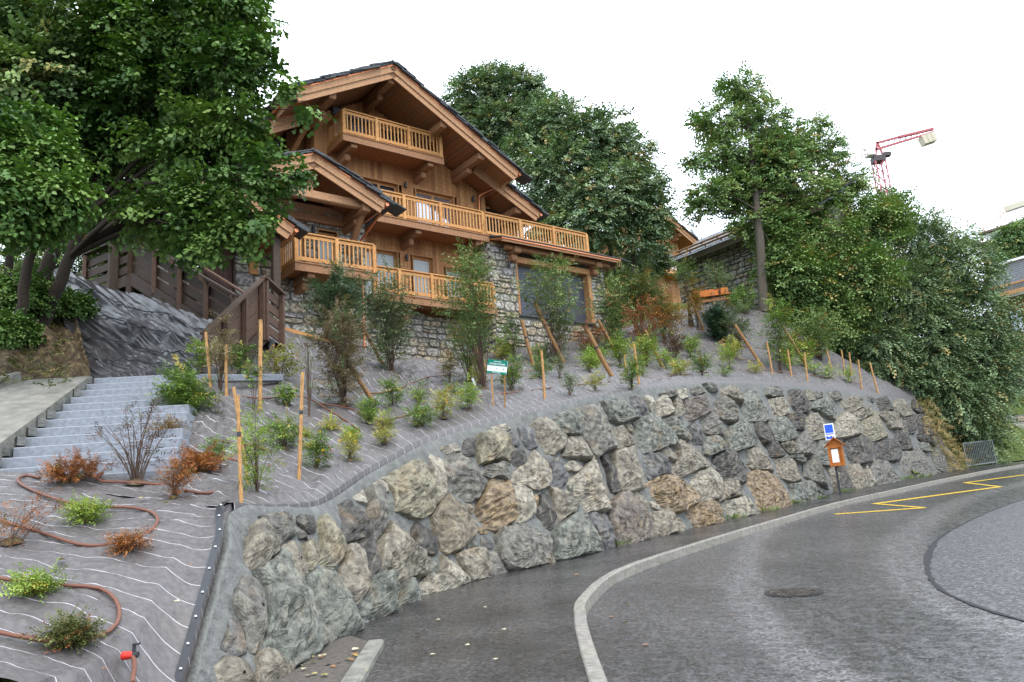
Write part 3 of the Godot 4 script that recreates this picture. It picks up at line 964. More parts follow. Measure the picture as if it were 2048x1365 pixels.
# ------------------------------------------------------------------ the chalet, in its own frame: x along the front, y height, z out of the front
var mesh_cache := {}
func box_mesh(s: Vector3, bv := 0.0) -> ArrayMesh:
	var k := str(s) + str(bv)
	if not mesh_cache.has(k):
		var m := MB.new()
		if bv > 0.0: m.bbox(Vector3.ZERO, s, bv)
		else: m.box(Vector3.ZERO, s)
		mesh_cache[k] = m.mesh()
	return mesh_cache[k]
func bx(parent: Node, called: String, lo: Vector3, hi: Vector3, mat: Material, bv := 0.0) -> MeshInstance3D:
	return obj(called, box_mesh((hi - lo).snapped(Vector3.ONE * 0.001), bv), mat, parent, (lo + hi) * 0.5)
func bar(parent: Node, called: String, a: Vector3, b: Vector3, w: float, h: float, mat: Material, up := Vector3.UP, bv := 0.0) -> MeshInstance3D:
	var m := MB.new(); m.beam(a, b, w, h, up, bv)
	return obj(called, m.mesh(), mat, parent)

func rubble(parent: Node, o: Vector3, ax: Vector3, w: float, h: float, holes: Array, sd: int, joined := false, size := 1.0):
	# irregular courses of squared rubble on a face: o lower left corner, ax to the right, y up
	var r := RandomNumberGenerator.new(); r.seed = sd
	var n := ax.cross(Vector3.UP)
	var all := MB.new()
	var y := 0.0
	while y < h - 0.05:
		var ch: float = min(r.randf_range(0.22, 0.38) * size, h - y)
		if h - y - ch < 0.12: ch = h - y
		var x := 0.0
		while x < w - 0.04:
			var cw: float = r.randf_range(0.28, 0.66) * size
			if w - x - cw < 0.18: cw = w - x
			var x1 := x + cw
			var nx := x1
			# keep openings free
			for q in holes:
				if y + ch > q[1] + 0.04 and y < q[3] - 0.04:
					if x >= q[0] - 0.02 and x < q[2]: x = q[2]; x1 = max(x1, x); nx = max(nx, x1)
					elif x < q[0] and x1 > q[0]: x1 = q[0]; nx = q[2]
			if x1 - x > 0.07:
				# sometimes two thin stones in one course
				var parts := [[y, y + ch]]
				if r.randf() < 0.22 and ch > 0.26: parts = [[y, y + ch * 0.5], [y + ch * 0.5, y + ch]]
				for q in parts:
					var m := all if joined else MB.new()
					var t := r.randf_range(0.44, 0.64)
					m.col = Color(t, t * r.randf_range(0.95, 1.01), t * r.randf_range(0.82, 1.04)) if r.randf() < 0.8 else Color(t * 1.05, t * 0.92, t * 0.74)
					var g := 0.022
					var j := 0.035
					var c := [Vector2(x + g, q[0] + g), Vector2(x1 - g, q[0] + g), Vector2(x1 - g, q[1] - g), Vector2(x + g, q[1] - g)]
					var ring := []
					for i in 4:
						var a: Vector2 = c[i] + Vector2(r.randf_range(-j, j), r.randf_range(-j, j)) * 0.8
						var b: Vector2 = c[(i + 1) % 4]
						ring.append(a.lerp(b, 0.12) + (Vector2(x + x1, q[0] + q[1]) * 0.5 - a) * 0.05)
						ring.append(a.lerp(b, 0.55) + Vector2(r.randf_range(-j, j), r.randf_range(-j, j)) * 0.5)
					var dp := r.randf_range(0.03, 0.085)
					var cc := Vector2((x + x1) * 0.5, (q[0] + q[1]) * 0.5)
					var P := func(p2: Vector2, d: float) -> Vector3: return o + ax * p2.x + Vector3(0, p2.y, 0) + n * d
					var tl := Vector2(r.randf_range(-0.05, 0.05), r.randf_range(-0.05, 0.05))
					for i in 8:
						var a: Vector2 = ring[i]; var b: Vector2 = ring[(i + 1) % 8]
						var ai := cc + (a - cc) * 0.86; var bi := cc + (b - cc) * 0.86
						var da: float = dp + tl.dot(ai - cc); var db: float = dp + tl.dot(bi - cc)
						m.quad(P.call(a, -0.03), P.call(b, -0.03), P.call(b, db * 0.7), P.call(a, da * 0.7))
						m.quad(P.call(a, da * 0.7), P.call(b, db * 0.7), P.call(bi, db), P.call(ai, da))
						m.tri(P.call(cc, dp), P.call(ai, da), P.call(bi, db))
					if not joined: obj("stone", m.mesh(), M.house_stone, parent)
			x = nx
		y += ch
	if joined: tag(obj("stonework", all.mesh(), M.house_stone, parent), "", "", "", "stuff")

func cladding(parent: Node, x0: float, x1: float, y0: float, top: Callable, z: float, holes: Array, sd: int, face_x := false, w := 0.175):
	var r := RandomNumberGenerator.new(); r.seed = sd
	var x := x0
	while x < x1 - 0.02:
		var pw: float = min(w * r.randf_range(0.8, 1.2), x1 - x)
		var segs := [[y0, top.call(x + pw * 0.5)]]
		for q in holes:
			if x + pw > q[0] + 0.03 and x < q[2] - 0.03:
				var ns := []
				for s in segs:
					if q[3] <= s[0] or q[1] >= s[1]: ns.append(s); continue
					if q[1] > s[0]: ns.append([s[0], q[1]])
					if q[3] < s[1]: ns.append([q[3], s[1]])
				segs = ns
		var mat: Material = M[["clad_y", "clad_y", "clad_dark_y", "clad_pale_y", "clad_pale_y"][r.randi() % 5]]
		var pr := r.randf_range(0.0, 0.012)
		for s in segs:
			if s[1] - s[0] < 0.06: continue
			if face_x: bx(parent, "plank", Vector3(z - 0.03 - pr, s[0], x + 0.004), Vector3(z, s[1], x + pw - 0.004), mat)
			else: bx(parent, "plank", Vector3(x + 0.004, s[0], z), Vector3(x + pw - 0.004, s[1], z + 0.03 + pr), mat)
		x += pw

func railing(part: Node, a: Vector3, b: Vector3, posts: Array, along_x := true):
	# a, b: ends at floor level; posts: positions along the run
	var L := 1.08
	var d := (b - a).normalized()
	var ln := a.distance_to(b)
	var mx: Material = M.larch_x if along_x else M.larch_z
	bar(part, "handrail", a + Vector3(0, L - 0.03, 0), b + Vector3(0, L - 0.03, 0), 0.13, 0.06, mx, Vector3.UP, 0.012)
	bar(part, "top_rail", a + Vector3(0, L - 0.14, 0), b + Vector3(0, L - 0.14, 0), 0.045, 0.11, mx)
	bar(part, "bottom_rail", a + Vector3(0, 0.16, 0), b + Vector3(0, 0.16, 0), 0.05, 0.13, mx)
	var bm := box_mesh(Vector3(0.05, 0.78, 0.035) if along_x else Vector3(0.035, 0.78, 0.05))
	for i in posts.size():
		var p: Vector3 = a + d * posts[i]
		obj("post", box_mesh(Vector3(0.135, L + 0.02, 0.135), 0.01), M.larch_pale_y if i % 2 else M.larch_y, part, p + Vector3(0, L * 0.5 - 0.06, 0))
		if i + 1 < posts.size():
			var span: float = posts[i + 1] - posts[i]
			var k := int(round(span / 0.165))
			for j in range(1, k):
				obj("baluster", bm, M.larch_pale_y if (i + j) % 3 else M.larch_y, part, a + d * (posts[i] + span * j / k) + Vector3(0, 0.56, 0))

func balcony(root: Node, x0: float, x1: float, zw: float, zf: float, y: float, posts: Array, side: bool, brackets: Array, label: String):
	var p := group_node("balcony", root)
	p.set_meta("label", label)
	bx(p, "deck", Vector3(x0 - 0.05, y - 0.10, zw), Vector3(x1 + 0.05, y, zf - 0.02), M.soffit_z)
	var k := int((x1 - x0) / 0.24)
	for i in k:   # deck boards seen from below
		bx(p, "deck_board", Vector3(x0 + i * (x1 - x0) / k, y - 0.13, zw), Vector3(x0 + (i + 0.96) * (x1 - x0) / k, y - 0.102, zf - 0.05), M.soffit_z)
	bx(p, "edge_board", Vector3(x0 - 0.08, y - 0.30, zf - 0.02), Vector3(x1 + 0.08, y - 0.03, zf + 0.04), M.timber_x, 0.008)
	bx(p, "drip_board", Vector3(x0 - 0.08, y - 0.03, zf - 0.10), Vector3(x1 + 0.08, y + 0.015, zf + 0.07), M.clad_dark_x)
	if side: bx(p, "edge_board", Vector3(x0 - 0.1, y - 0.30, zw), Vector3(x0 - 0.04, y - 0.02, zf - 0.03), M.clad_dark_z)
	for b in brackets:
		bx(p, "bracket", Vector3(b - 0.13, y - 0.44, zw - 0.1), Vector3(b + 0.13, y - 0.13, zf - 0.08), M.timber_z, 0.02)
		bx(p, "bracket", Vector3(b - 0.12, y - 0.72, zw - 0.1), Vector3(b + 0.12, y - 0.44, zw + (zf - zw) * 0.55), M.timber_z, 0.05)
	var ps := []
	for q in posts: ps.append(q - x0)
	railing(p, Vector3(x0, y, zf - 0.05), Vector3(x1, y, zf - 0.05), ps)
	if side: railing(p, Vector3(x0, y, zw), Vector3(x0, y, zf - 0.12), [0.0, zf - 0.12 - zw - 0.02], false)

func gable_roof(root: Node, rx: float, ry: float, xl: float, xr: float, slope: float, zf: float, zb: float, sd: int, purlins: Array, zw: float, label: String, slates := true):
	# rx, ry: ridge; xl, xr: eaves; the roof runs from zf back to zb
	var p := group_node("roof", root); p.set_meta("label", label)
	var r := RandomNumberGenerator.new(); r.seed = sd
	var field := MB.new()
	for s in 2:
		var xe := xl if s == 0 else xr
		if absf(xe - rx) < 0.05: continue
		var ye := ry - slope * absf(xe - rx)
		var a := Vector3(rx, ry, 0); var b := Vector3(xe, ye, 0)
		var d := (b - a).normalized(); var ln := a.distance_to(b)
		var nup := Vector3(-d.y, d.x, 0) if d.x > 0 else Vector3(d.y, -d.x, 0)
		var zc := (zf + zb) * 0.5
		# deck, boarded soffit, double fascia, copper drip
		bar(p, "roof_deck", a - nup * 0.16 + Vector3(0, 0, zc), b - nup * 0.16 + Vector3(0, 0, zc), zf - zb - 0.1, 0.14, M.soffit_z, nup)
		var nb := int(ln / 0.2)
		for i in nb:
			var q := a + d * ln * (i + 0.5) / nb - nup * 0.245
			var m := MB.new(); m.box(Vector3(q.x, q.y, (zf - 0.05 + zw - 0.2) * 0.5), Vector3(ln / nb * 0.95, 0.025, zf - 0.05 - zw + 0.2), Basis(d, nup if d.x > 0 else nup, d.cross(nup)))
			obj("soffit_board", m.mesh(), M.soffit_z if i % 3 else M.timber_z, p)
		bar(p, "fascia_board", a - nup * 0.20 + Vector3(0, 0, zf), b - nup * 0.20 + Vector3(0, 0, zf), 0.06, 0.24, M.fascia_x, nup)
		bar(p, "fascia_board", a - nup * 0.43 + Vector3(0, 0, zf - 0.05), b - nup * 0.43 + Vector3(0, 0, zf - 0.05), 0.06, 0.22, M.fascia_x, nup)
		bar(p, "copper_drip", a - nup * 0.06 + Vector3(0, 0, zf + 0.02), b - nup * 0.06 + Vector3(0, 0, zf + 0.02), 0.07, 0.05, M.copper, nup)
		bar(p, "fascia_board", b + d * 0.02 - nup * 0.22 + Vector3(0, 0, zf), b + d * 0.02 - nup * 0.22 + Vector3(0, 0, zb), 0.28, 0.05, M.fascia_z, d)
		# copper gutter along the eave
		var gm := MB.new()
		gm.tube([b + d * 0.09 - nup * 0.12 + Vector3(0, 0, zf + 0.05), b + d * 0.09 - nup * 0.12 + Vector3(0, 0, zb)], [0.075, 0.075], 8)
		obj("gutter", gm.mesh(), M.copper, p)
		# stone slabs along the rake: two layers, uneven
		for lay in 2:
			var t := -0.1 + lay * 0.2
			while t < ln + 0.12:
				var L := r.randf_range(0.38, 0.66)
				var q := a + d * (t + L * 0.5) + nup * (0.0 + lay * 0.075 + r.randf_range(-0.01, 0.02))
				var bs := Basis(d, nup, d.cross(nup)).rotated(Vector3(0, 0, 1), (0.07 if d.x > 0 else -0.07) + r.randf_range(-0.02, 0.02))
				var m := MB.new()
				m.bbox(Vector3(q.x, q.y, zf - 0.21 + r.randf_range(-0.05, 0.06)), Vector3(L + 0.06, r.randf_range(0.05, 0.10), 0.74), 0.014, bs)
				obj("slate", m.mesh(), M.slate, p)
				t += L
		if slates:
			var t := 0.0
			while t < ln:
				var z := zf - 0.55
				while z > zb:
					var wz := r.randf_range(0.35, 0.7)
					var q := a + d * (t + 0.2) + nup * (0.03 + r.randf_range(0, 0.025))
					field.box(Vector3(q.x, q.y, z - wz * 0.5), Vector3(0.5, 0.04, wz - 0.01), Basis(d, nup, d.cross(nup)).rotated(Vector3(0, 0, 1), 0.09 if d.x > 0 else -0.09))
					z -= wz
				t += 0.36
	if slates: tag(obj("slate_field", field.mesh(), M.slate, p), "", "", "", "stuff")
	for x in purlins:
		var y := ry - slope * absf(x - rx) - 0.62
		bx(p, "purlin", Vector3(x - 0.15, y - 0.14, zw - 0.3), Vector3(x + 0.15, y + 0.18, zf - 0.16), M.timber_z, 0.03)
		bx(p, "purlin", Vector3(x - 0.13, y - 0.38, zw - 0.3), Vector3(x + 0.13, y - 0.14, zw + (zf - zw) * 0.55), M.timber_z, 0.05)

func window(root: Node, x0: float, y0: float, x1: float, y1: float, z: float, panes: int, glass: Material, curtain := false, fw := 0.09):
	var w := group_node("window", root)
	# reveal boards, frame, panes
	bx(w, "frame", Vector3(x0, y1 - fw, z - 0.26), Vector3(x1, y1, z - 0.16), M.clad_pale_x)
	bx(w, "frame", Vector3(x0, y0, z - 0.26), Vector3(x1, y0 + fw, z - 0.16), M.clad_pale_x)
	bx(w, "reveal", Vector3(x0 - 0.03, y1, z - 0.3), Vector3(x1 + 0.03, y1 + 0.04, z + 0.05), M.clad_pale_x)
	for x in [x0, x1]:
		bx(w, "reveal", Vector3(x - (0.03 if x == x0 else 0.0), y0, z - 0.3), Vector3(x + (0.0 if x == x0 else 0.03), y1, z + 0.05), M.clad_pale_y)
	for i in panes + 1:
		var x := x0 + (x1 - x0) * i / panes
		bx(w, "frame", Vector3(max(x0, x - fw * 0.6), y0 + fw, z - 0.26), Vector3(min(x1, x + fw * 0.6), y1 - fw, z - 0.16), M.clad_pale_y)
	for i in panes:
		bx(w, "pane", Vector3(x0 + (x1 - x0) * i / panes + 0.05, y0 + fw, z - 0.225), Vector3(x0 + (x1 - x0) * (i + 1) / panes - 0.05, y1 - fw, z - 0.21), glass)
		if curtain:
			var m := MB.new()
			var xa := x0 + (x1 - x0) * i / panes + 0.06
			var xb := x0 + (x1 - x0) * (i + 1) / panes - 0.06
			var p := PackedVector3Array()
			for j in 2:
				for k in 25:
					p.append(Vector3(lerp(xa, xb, k / 24.0), [y0 + 0.1, y1 - 0.1][j], z - 0.195 + 0.006 * sin(k * 1.7)))
			m.grid(p, 25, 2)
			obj("curtain", m.mesh(), M.curtain, w)
	return w

func wall_lamp(root: Node, p: Vector3):
	var l := group_node("wall_lamp", root)
	bx(l, "bracket", p + Vector3(-0.03, -0.03, 0.0), p + Vector3(0.03, 0.03, 0.1), M.metal_dark)
	var m := MB.new(); m.tube([p + Vector3(0, -0.13, 0.11), p + Vector3(0, 0.13, 0.11)], [0.055, 0.055], 10)
	obj("cylinder", m.mesh(), M.metal_dark, l)

func downpipe(root: Node, pts: Array):
	var m := MB.new()
	var q := resample(pts, 0.05, false)
	var rad := []
	for i in q.size(): rad.append(0.045)
	m.tube(q, rad, 8)
	obj("downpipe", m.mesh(), M.copper, root)

func chalet():
	var H := thing("chalet", HO, "large new timber and stone chalet with balconies above the bank", "house")
	H.basis = Basis(HU, Vector3.UP, HN)
	var zm := -3.4
	var rX := 4.53
	var under := func(x: float) -> float: return 20.1 - 0.55 * absf(x - rX) - 0.42
	# solid cores behind the faces
	var core := group_node("wall", H)
	bx(core, "core", Vector3(2.3, 10.5, -13), Vector3(10.2, 16.6, zm - 0.31), M.clad_y)
	var ga := MB.new()   # gable core
	for z in [[zm - 0.31, 1], [-13.0, -1]]:
		var a := Vector3(2.3, 16.6, z[0]); var b := Vector3(10.2, 16.6, z[0]); var c := Vector3(10.2, under.call(10.2), z[0]); var d := Vector3(rX, under.call(rX), z[0]); var e := Vector3(2.3, under.call(2.3), z[0])
		ga.tri(a, b, d); ga.tri(b, c, d); ga.tri(a, d, e)
	obj("core", ga.mesh(), M.clad_y, core)
	bx(core, "core", Vector3(-2.6, 10.5, -13), Vector3(2.3, 16.2, -4.9), M.clad_y)
	bx(core, "core", Vector3(10.2, 10.5, -12), Vector3(12.3, 15.4, -3.9), M.clad_y)
	# main front: upper floors in vertical larch boards
	var wu := group_node("wall", H); wu.set_meta("label", "upper front wall clad in vertical larch boards")
	var holes := [[6.75, 14.0, 8.65, 16.2], [4.3, 14.0, 5.9, 16.2], [3.1, 17.1, 4.55, 18.85], [5.25, 17.1, 7.35, 18.55]]
	cladding(wu, 2.3, 10.2, 13.9, under, zm, holes, 5)
	# triangular upper glazing behind roller blinds
	for g in [[3.1, 4.55], [5.25, 7.35]]:
		var w := group_node("window", H)
		var m := MB.new()
		m.quad(Vector3(g[0], 17.1, zm - 0.1), Vector3(g[1], 17.1, zm - 0.1), Vector3(g[1], 18.56 if g[0] > 5 else 18.86, zm - 0.1), Vector3(g[0], 18.86 if g[0] < 5 else 18.56, zm - 0.1))
		obj("pane", m.mesh(), M.glass, w)
		for i in 12:
			var y := 17.95 + i * 0.07
			if g[0] < 5: bx(w, "blind_slat", Vector3(g[0], y, zm - 0.09), Vector3(g[1], y + 0.062, zm - 0.07), M.blind)
		for x in [g[0], (g[0] + g[1]) * 0.5, g[1]]:
			bx(w, "frame", Vector3(x - 0.05, 17.1, zm - 0.08), Vector3(x + 0.05, 18.6, zm + 0.0), M.clad_dark_y)
	bx(H, "blind_box", Vector3(3.0, 18.62, zm - 0.02), Vector3(4.65, 18.95, zm + 0.16), M.blind, 0.02)
	bx(H, "corner_post", Vector3(2.2, 13.9, zm - 0.3), Vector3(2.62, 18.6, zm + 0.09), M.clad_y, 0.02)
	bx(H, "corner_post", Vector3(10.1, 13.9, zm - 0.2), Vector3(10.32, 16.9, zm + 0.07), M.clad_pale_y, 0.01)
	bx(H, "middle_post", Vector3(4.62, 17.0, zm - 0.1), Vector3(5.18, 19.3, zm + 0.06), M.clad_y, 0.01)
	# set-back left part
	var wl := group_node("wall", H); wl.set_meta("label", "set-back wall clad in vertical boards with a dark blind")
	cladding(wl, -1.6, 2.3, 13.2, func(x): return min(18.6, under.call(x)), -4.6, [[0.2, 16.9, 1.45, 18.6]], 6)
	cladding(wl, -4.6, zm - 0.1, 13.2, func(_x): return 18.4, 2.3, [], 7, true)
	for i in 18: bx(H, "blind_slat", Vector3(0.2, 16.9 + i * 0.092, -4.72), Vector3(1.45, 16.98 + i * 0.092, -4.69), M.blind)
	bar(H, "brace", Vector3(1.6, 16.9, -4.3), Vector3(2.15, 18.7, -2.4), 0.2, 0.2, M.clad_y, Vector3.RIGHT, 0.02)
	# lower floor
	var wlo := group_node("wall", H); wlo.set_meta("label", "lower front wall of larch boards behind the long balcony")
	cladding(wlo, 3.0, 9.6, 10.6, func(_x): return 13.9, zm, [[3.95, 10.9, 5.72, 13.2], [6.45, 10.9, 7.4, 13.2], [8.05, 10.9, 9.3, 12.9]], 8)
	window(H, 6.75, 14.0, 8.65, 16.2, zm, 2, M.glass_bright)
	window(H, 4.3, 14.0, 5.9, 16.2, zm, 2, M.glass)
	window(H, 3.95, 10.9, 5.72, 13.2, zm, 2, M.glass, true)
	window(H, 6.45, 10.9, 7.4, 13.2, zm, 1, M.glass, true)
	window(H, 8.05, 10.9, 9.3, 12.9, zm, 1, M.glass, true)
	# stone under the lower balcony
	var ws := group_node("stone_wall", H); ws.set_meta("label", "shaded stone base under the lower balcony")
	bx(ws, "joint_bed", Vector3(3.0, 6.5, -6), Vector3(9.5, 10.55, -3.06), M.house_joint)
	rubble(ws, Vector3(3.1, 7.6, -3.05), Vector3.RIGHT, 6.4, 2.95, [], 31, true, 1.05)
	# left wing: stone front with balcony doors
	var wg := group_node("stone_wall", H); wg.set_meta("label", "pale grey rubble stone front of the left wing")
	bx(wg, "joint_bed", Vector3(-4.6, 6.5, -12), Vector3(3.2, 10.9, -1.56), M.house_joint)
	bx(wg, "joint_bed", Vector3(-4.6, 10.9, -12), Vector3(3.2, 13.35, -1.56), M.house_joint)
	for q in [[-4.6, -2.98], [-1.58, 0.12], [0.88, 1.37], [2.08, 3.2]]: bx(wg, "joint_bed", Vector3(q[0], 6.5, -1.57), Vector3(q[1], 13.35, -1.33), M.house_joint)
	for q in [[-2.98, -1.58, 6.5, 9.3], [-2.98, -1.58, 12.0, 13.35], [0.12, 0.88, 6.5, 10.9], [0.12, 0.88, 12.75, 13.35], [1.37, 2.08, 6.5, 10.9], [1.37, 2.08, 12.7, 13.35]]: bx(wg, "joint_bed", Vector3(q[0], q[2], -1.57), Vector3(q[1], q[3], -1.335), M.house_joint)
	rubble(wg, Vector3(-4.0, 7.4, -1.33), Vector3.RIGHT, 7.2, 5.95, [[1.02, 1.9, 2.42, 4.6], [4.12, 3.5, 4.88, 5.35], [5.37, 3.5, 6.08, 5.3], [0.0, 0.0, 1.0, 1.6]], 33, false, 1.2)
	window(H, 0.12, 10.9, 0.88, 12.75, -1.33, 1, M.glass, true)
	window(H, 1.37, 10.9, 2.08, 12.7, -1.33, 1, M.glass, true)
	bx(H, "timber_post", Vector3(-1.12, 10.7, -1.36), Vector3(-0.82, 12.0, -1.22), M.larch_y, 0.01)
	# boarded door in the wing
	var dr := group_node("door", H); dr.set_meta("label", "dark brown boarded door with a small window")
	for i in 9: bx(dr, "door_board", Vector3(-2.95 + i * 0.15, 9.3, -1.5), Vector3(-2.95 + i * 0.15 + 0.142, 11.95, -1.44), M.door_y)
	bx(dr, "door_window", Vector3(-2.5, 11.1, -1.435), Vector3(-2.2, 11.5, -1.42), M.glass_bright)
	bx(dr, "door_frame", Vector3(-3.05, 9.3, -1.52), Vector3(-2.95, 12.05, -1.3), M.dark_oak_y)
	bx(dr, "door_frame", Vector3(-1.62, 9.3, -1.52), Vector3(-1.52, 12.05, -1.3), M.dark_oak_y)
	bx(dr, "handle", Vector3(-2.9, 10.75, -1.43), Vector3(-2.72, 10.8, -1.36), M.chrome)
	bx(dr, "handle_plate", Vector3(-2.9, 10.6, -1.437), Vector3(-2.84, 10.88, -1.425), M.chrome)
	# wing gable
	gable_roof(H, 0.4, 14.62, -3.4, 3.06, 0.46, 0.6, -7.0, 41, [0.4, 2.4, -1.6], -1.3, "left wing gable roof of stone slabs")
	bx(H, "tie_beam", Vector3(-2.0, 13.1, 0.02), Vector3(2.62, 13.4, 0.28), M.fascia_x, 0.03)
	bx(H, "king_post", Vector3(0.3, 13.4, 0.05), Vector3(0.52, 14.1, 0.25), M.fascia_y, 0.02)
	bx(H, "wall_plate", Vector3(-3.0, 12.9, -1.3), Vector3(2.9, 13.2, -1.12), M.timber_x, 0.02)
	bar(H, "brace", Vector3(2.45, 11.9, -1.15), Vector3(2.45, 13.15, 0.1), 0.2, 0.2, M.timber_z, Vector3.RIGHT, 0.03)
	bx(H, "gable_board", Vector3(-2.4, 13.2, -1.5), Vector3(2.9, 13.6, -1.3), M.timber_x)
	downpipe(H, [Vector3(3.12, 13.1, 0.1), Vector3(3.05, 12.95, -0.15), Vector3(2.98, 12.7, -0.6), Vector3(2.95, 12.5, -1.1), Vector3(2.95, 11.5, -1.15), Vector3(2.95, 8.5, -1.15)])
	# main roof
	gable_roof(H, rX, 20.1, 0.34, 10.48, 0.55, -1.0, -13.5, 42, [rX, 6.9, 8.7, 2.0], zm, "main gable roof of stacked dark stone slabs")
	gable_roof(H, 1.2, 18.0, -2.2, 1.2, 0.55, -2.9, -13.5, 43, [-0.6], -4.6, "lower left slope of the main roof")
	# right gable behind
	gable_roof(H, 9.2, 17.45, 9.2, 12.5, 0.5, -2.2, -12.0, 44, [11.4], -3.6, "smaller right gable roof of stone slabs")
	var w2 := group_node("wall", H)
	cladding(w2, 10.3, 12.2, 14.0, func(x): return 17.0 - 0.5 * (x - 9.2) - 0.1, -3.6, [[10.4, 14.0, 11.3, 16.1]], 9)
	bx(H, "pane", Vector3(10.4, 14.0, -3.7), Vector3(11.3, 16.1, -3.68), M.glass)
	downpipe(H, [Vector3(10.5, 16.75, -2.0), Vector3(10.3, 16.6, -2.6), Vector3(10.0, 16.5, -3.1), Vector3(9.9, 16.4, -3.2), Vector3(9.88, 15.6, -3.22), Vector3(9.88, 14.0, -3.22)])
	# balconies
	balcony(H, 2.85, 7.25, zm, -2.0, 17.12, [2.85, 4.27, 5.72, 7.25], true, [3.3, 6.75], "short top balcony under the gable")
	balcony(H, 3.3, 9.3, zm, -2.0, 14.05, [3.3, 5.35, 7.05, 9.15], false, [6.0, 8.9], "long middle balcony")
	var tb := group_node("balcony", H); tb.set_meta("label", "terrace railing over the stone bay")
	railing(tb, Vector3(9.15, 14.05, -2.05), Vector3(15.06, 14.05, -2.05), [0.02, 2.0, 3.9, 5.91])
	bx(tb, "edge_board", Vector3(9.3, 13.78, -2.2), Vector3(15.1, 14.04, -2.02), M.larch_x)
	balcony(H, 3.9, 9.45, zm, -2.0, 10.9, [3.9, 5.0, 6.45, 8.0, 9.45], false, [5.6, 8.9], "lower balcony behind the shrubs")
	balcony(H, 0.0, 2.86, -1.3, 0.0, 10.88, [0.0, 1.45, 2.86], true, [0.55, 2.35], "small balcony of the left wing")
	# right stone bay with the big shuttered window
	var wr := group_node("stone_wall", H); wr.set_meta("label", "pale stone bay around the big shuttered window")
	bx(wr, "joint_bed", Vector3(9.42, 7.5, -10), Vector3(15.9, 10.74, -2.03), M.house_joint)
	bx(wr, "joint_bed", Vector3(9.42, 10.74, -10), Vector3(10.72, 13.9, -2.03), M.house_joint)
	bx(wr, "joint_bed", Vector3(14.95, 10.74, -10), Vector3(15.9, 13.9, -2.03), M.house_joint)
	bx(wr, "joint_bed", Vector3(10.72, 10.74, -10), Vector3(14.95, 13.9, -2.4), M.house_joint)
	rubble(wr, Vector3(9.4, 8.3, -2.03), Vector3.RIGHT, 6.5, 5.5, [[1.32, 2.44, 5.55, 5.5]], 35, false, 1.15)
	rubble(wr, Vector3(9.42, 8.3, -3.4), Vector3(0, 0, 1), 1.4, 5.6, [], 36, true, 1.15)
	var bw := group_node("window", H); bw.set_meta("label", "wide window closed by a dark slatted shutter")
	for i in 37: bx(bw, "shutter_slat", Vector3(10.8, 10.78 + i * 0.062, -2.36), Vector3(14.86, 10.835 + i * 0.062, -2.33 + 0.006 * (i % 2)), M.blind)
	bx(bw, "lintel", Vector3(10.7, 13.06, -2.35), Vector3(15.0, 13.34, -1.96), M.clad_pale_x, 0.02)
	bx(bw, "jamb", Vector3(14.84, 10.7, -2.35), Vector3(15.06, 13.06, -1.97), M.clad_pale_y, 0.02)
	bx(bw, "jamb", Vector3(10.7, 10.7, -2.35), Vector3(10.82, 13.06, -2.0), M.clad_y, 0.02)
	bx(bw, "sill", Vector3(10.66, 10.66, -2.35), Vector3(15.0, 10.76, -1.94), M.slate, 0.015)
	for x in [10.45, 15.15]:
		bx(H, "corbel", Vector3(x - 0.18, 13.3, -2.4), Vector3(x + 0.18, 13.58, -1.42), M.timber_z, 0.03)
		bx(H, "corbel", Vector3(x - 0.16, 13.0, -2.4), Vector3(x + 0.16, 13.3, -1.66), M.timber_z, 0.06)
	bx(H, "eave_beam", Vector3(9.9, 13.42, -1.75), Vector3(15.9, 13.62, -1.5), M.timber_x, 0.02)
	var pr := group_node("roof", H); pr.set_meta("label", "narrow slab roof above the shuttered window")
	bar(pr, "roof_deck", Vector3(12.8, 14.0, -2.3), Vector3(12.8, 13.66, -1.2), 6.8, 0.08, M.soffit_z, Vector3.UP)
	bar(pr, "fascia_board", Vector3(9.42, 13.62, -1.18), Vector3(16.2, 13.62, -1.18), 0.05, 0.13, M.timber_x)
	bar(pr, "copper_drip", Vector3(9.4, 13.70, -1.16), Vector3(16.22, 13.70, -1.16), 0.09, 0.08, M.copper)
	var rr := RandomNumberGenerator.new(); rr.seed = 77
	for k in 3:
		var x := 9.35
		while x < 16.2:
			var L := rr.randf_range(0.45, 0.95)
			var m := MB.new()
			m.bbox(Vector3(x + L * 0.5, 13.80 + k * 0.11 + rr.randf_range(-0.01, 0.015), -1.32 - k * 0.34), Vector3(L, 0.055, 0.5), 0.012, Basis(Vector3.RIGHT, 0.24 + rr.randf_range(-0.03, 0.03)))
			obj("slate", m.mesh(), M.slate, pr)
			x += L
	bx(pr, "side_board", Vector3(16.16, 13.4, -2.4), Vector3(16.22, 13.66, -1.2), M.timber_z)
	for p in [Vector3(6.2, 16.2, zm), Vector3(9.6, 16.25, zm), Vector3(6.1, 13.0, zm), Vector3(10.25, 12.85, -2.0), Vector3(15.5, 12.9, -2.0), Vector3(1.12, 12.6, -1.3), Vector3(4.9, 18.3, zm)]: wall_lamp(H, p + Vector3(0, 0, 0.04))
	# porch roof over the door, half hidden by the maple
	gable_roof(H, -3.2, 13.2, -6.0, -0.45, 0.55, 1.0, -3.0, 45, [-3.2], -1.4, "porch gable roof half hidden by leaves")
	for x in [-5.6, -0.95]: bx(H, "porch_post", Vector3(x - 0.12, 9.0, 0.5), Vector3(x + 0.12, 12.1, 0.74), M.dark_oak_y, 0.02)
	# larch board laid along the foot of the stone wing
	tag(bar(self, "edging_board", hp(-0.3, 8.75, -0.75), hp(2.6, 8.2, -0.75), 0.08, 0.26, M.larch_x, Vector3.UP, 0.01), "orange larch board edging the bank at the stone wall foot", "board")

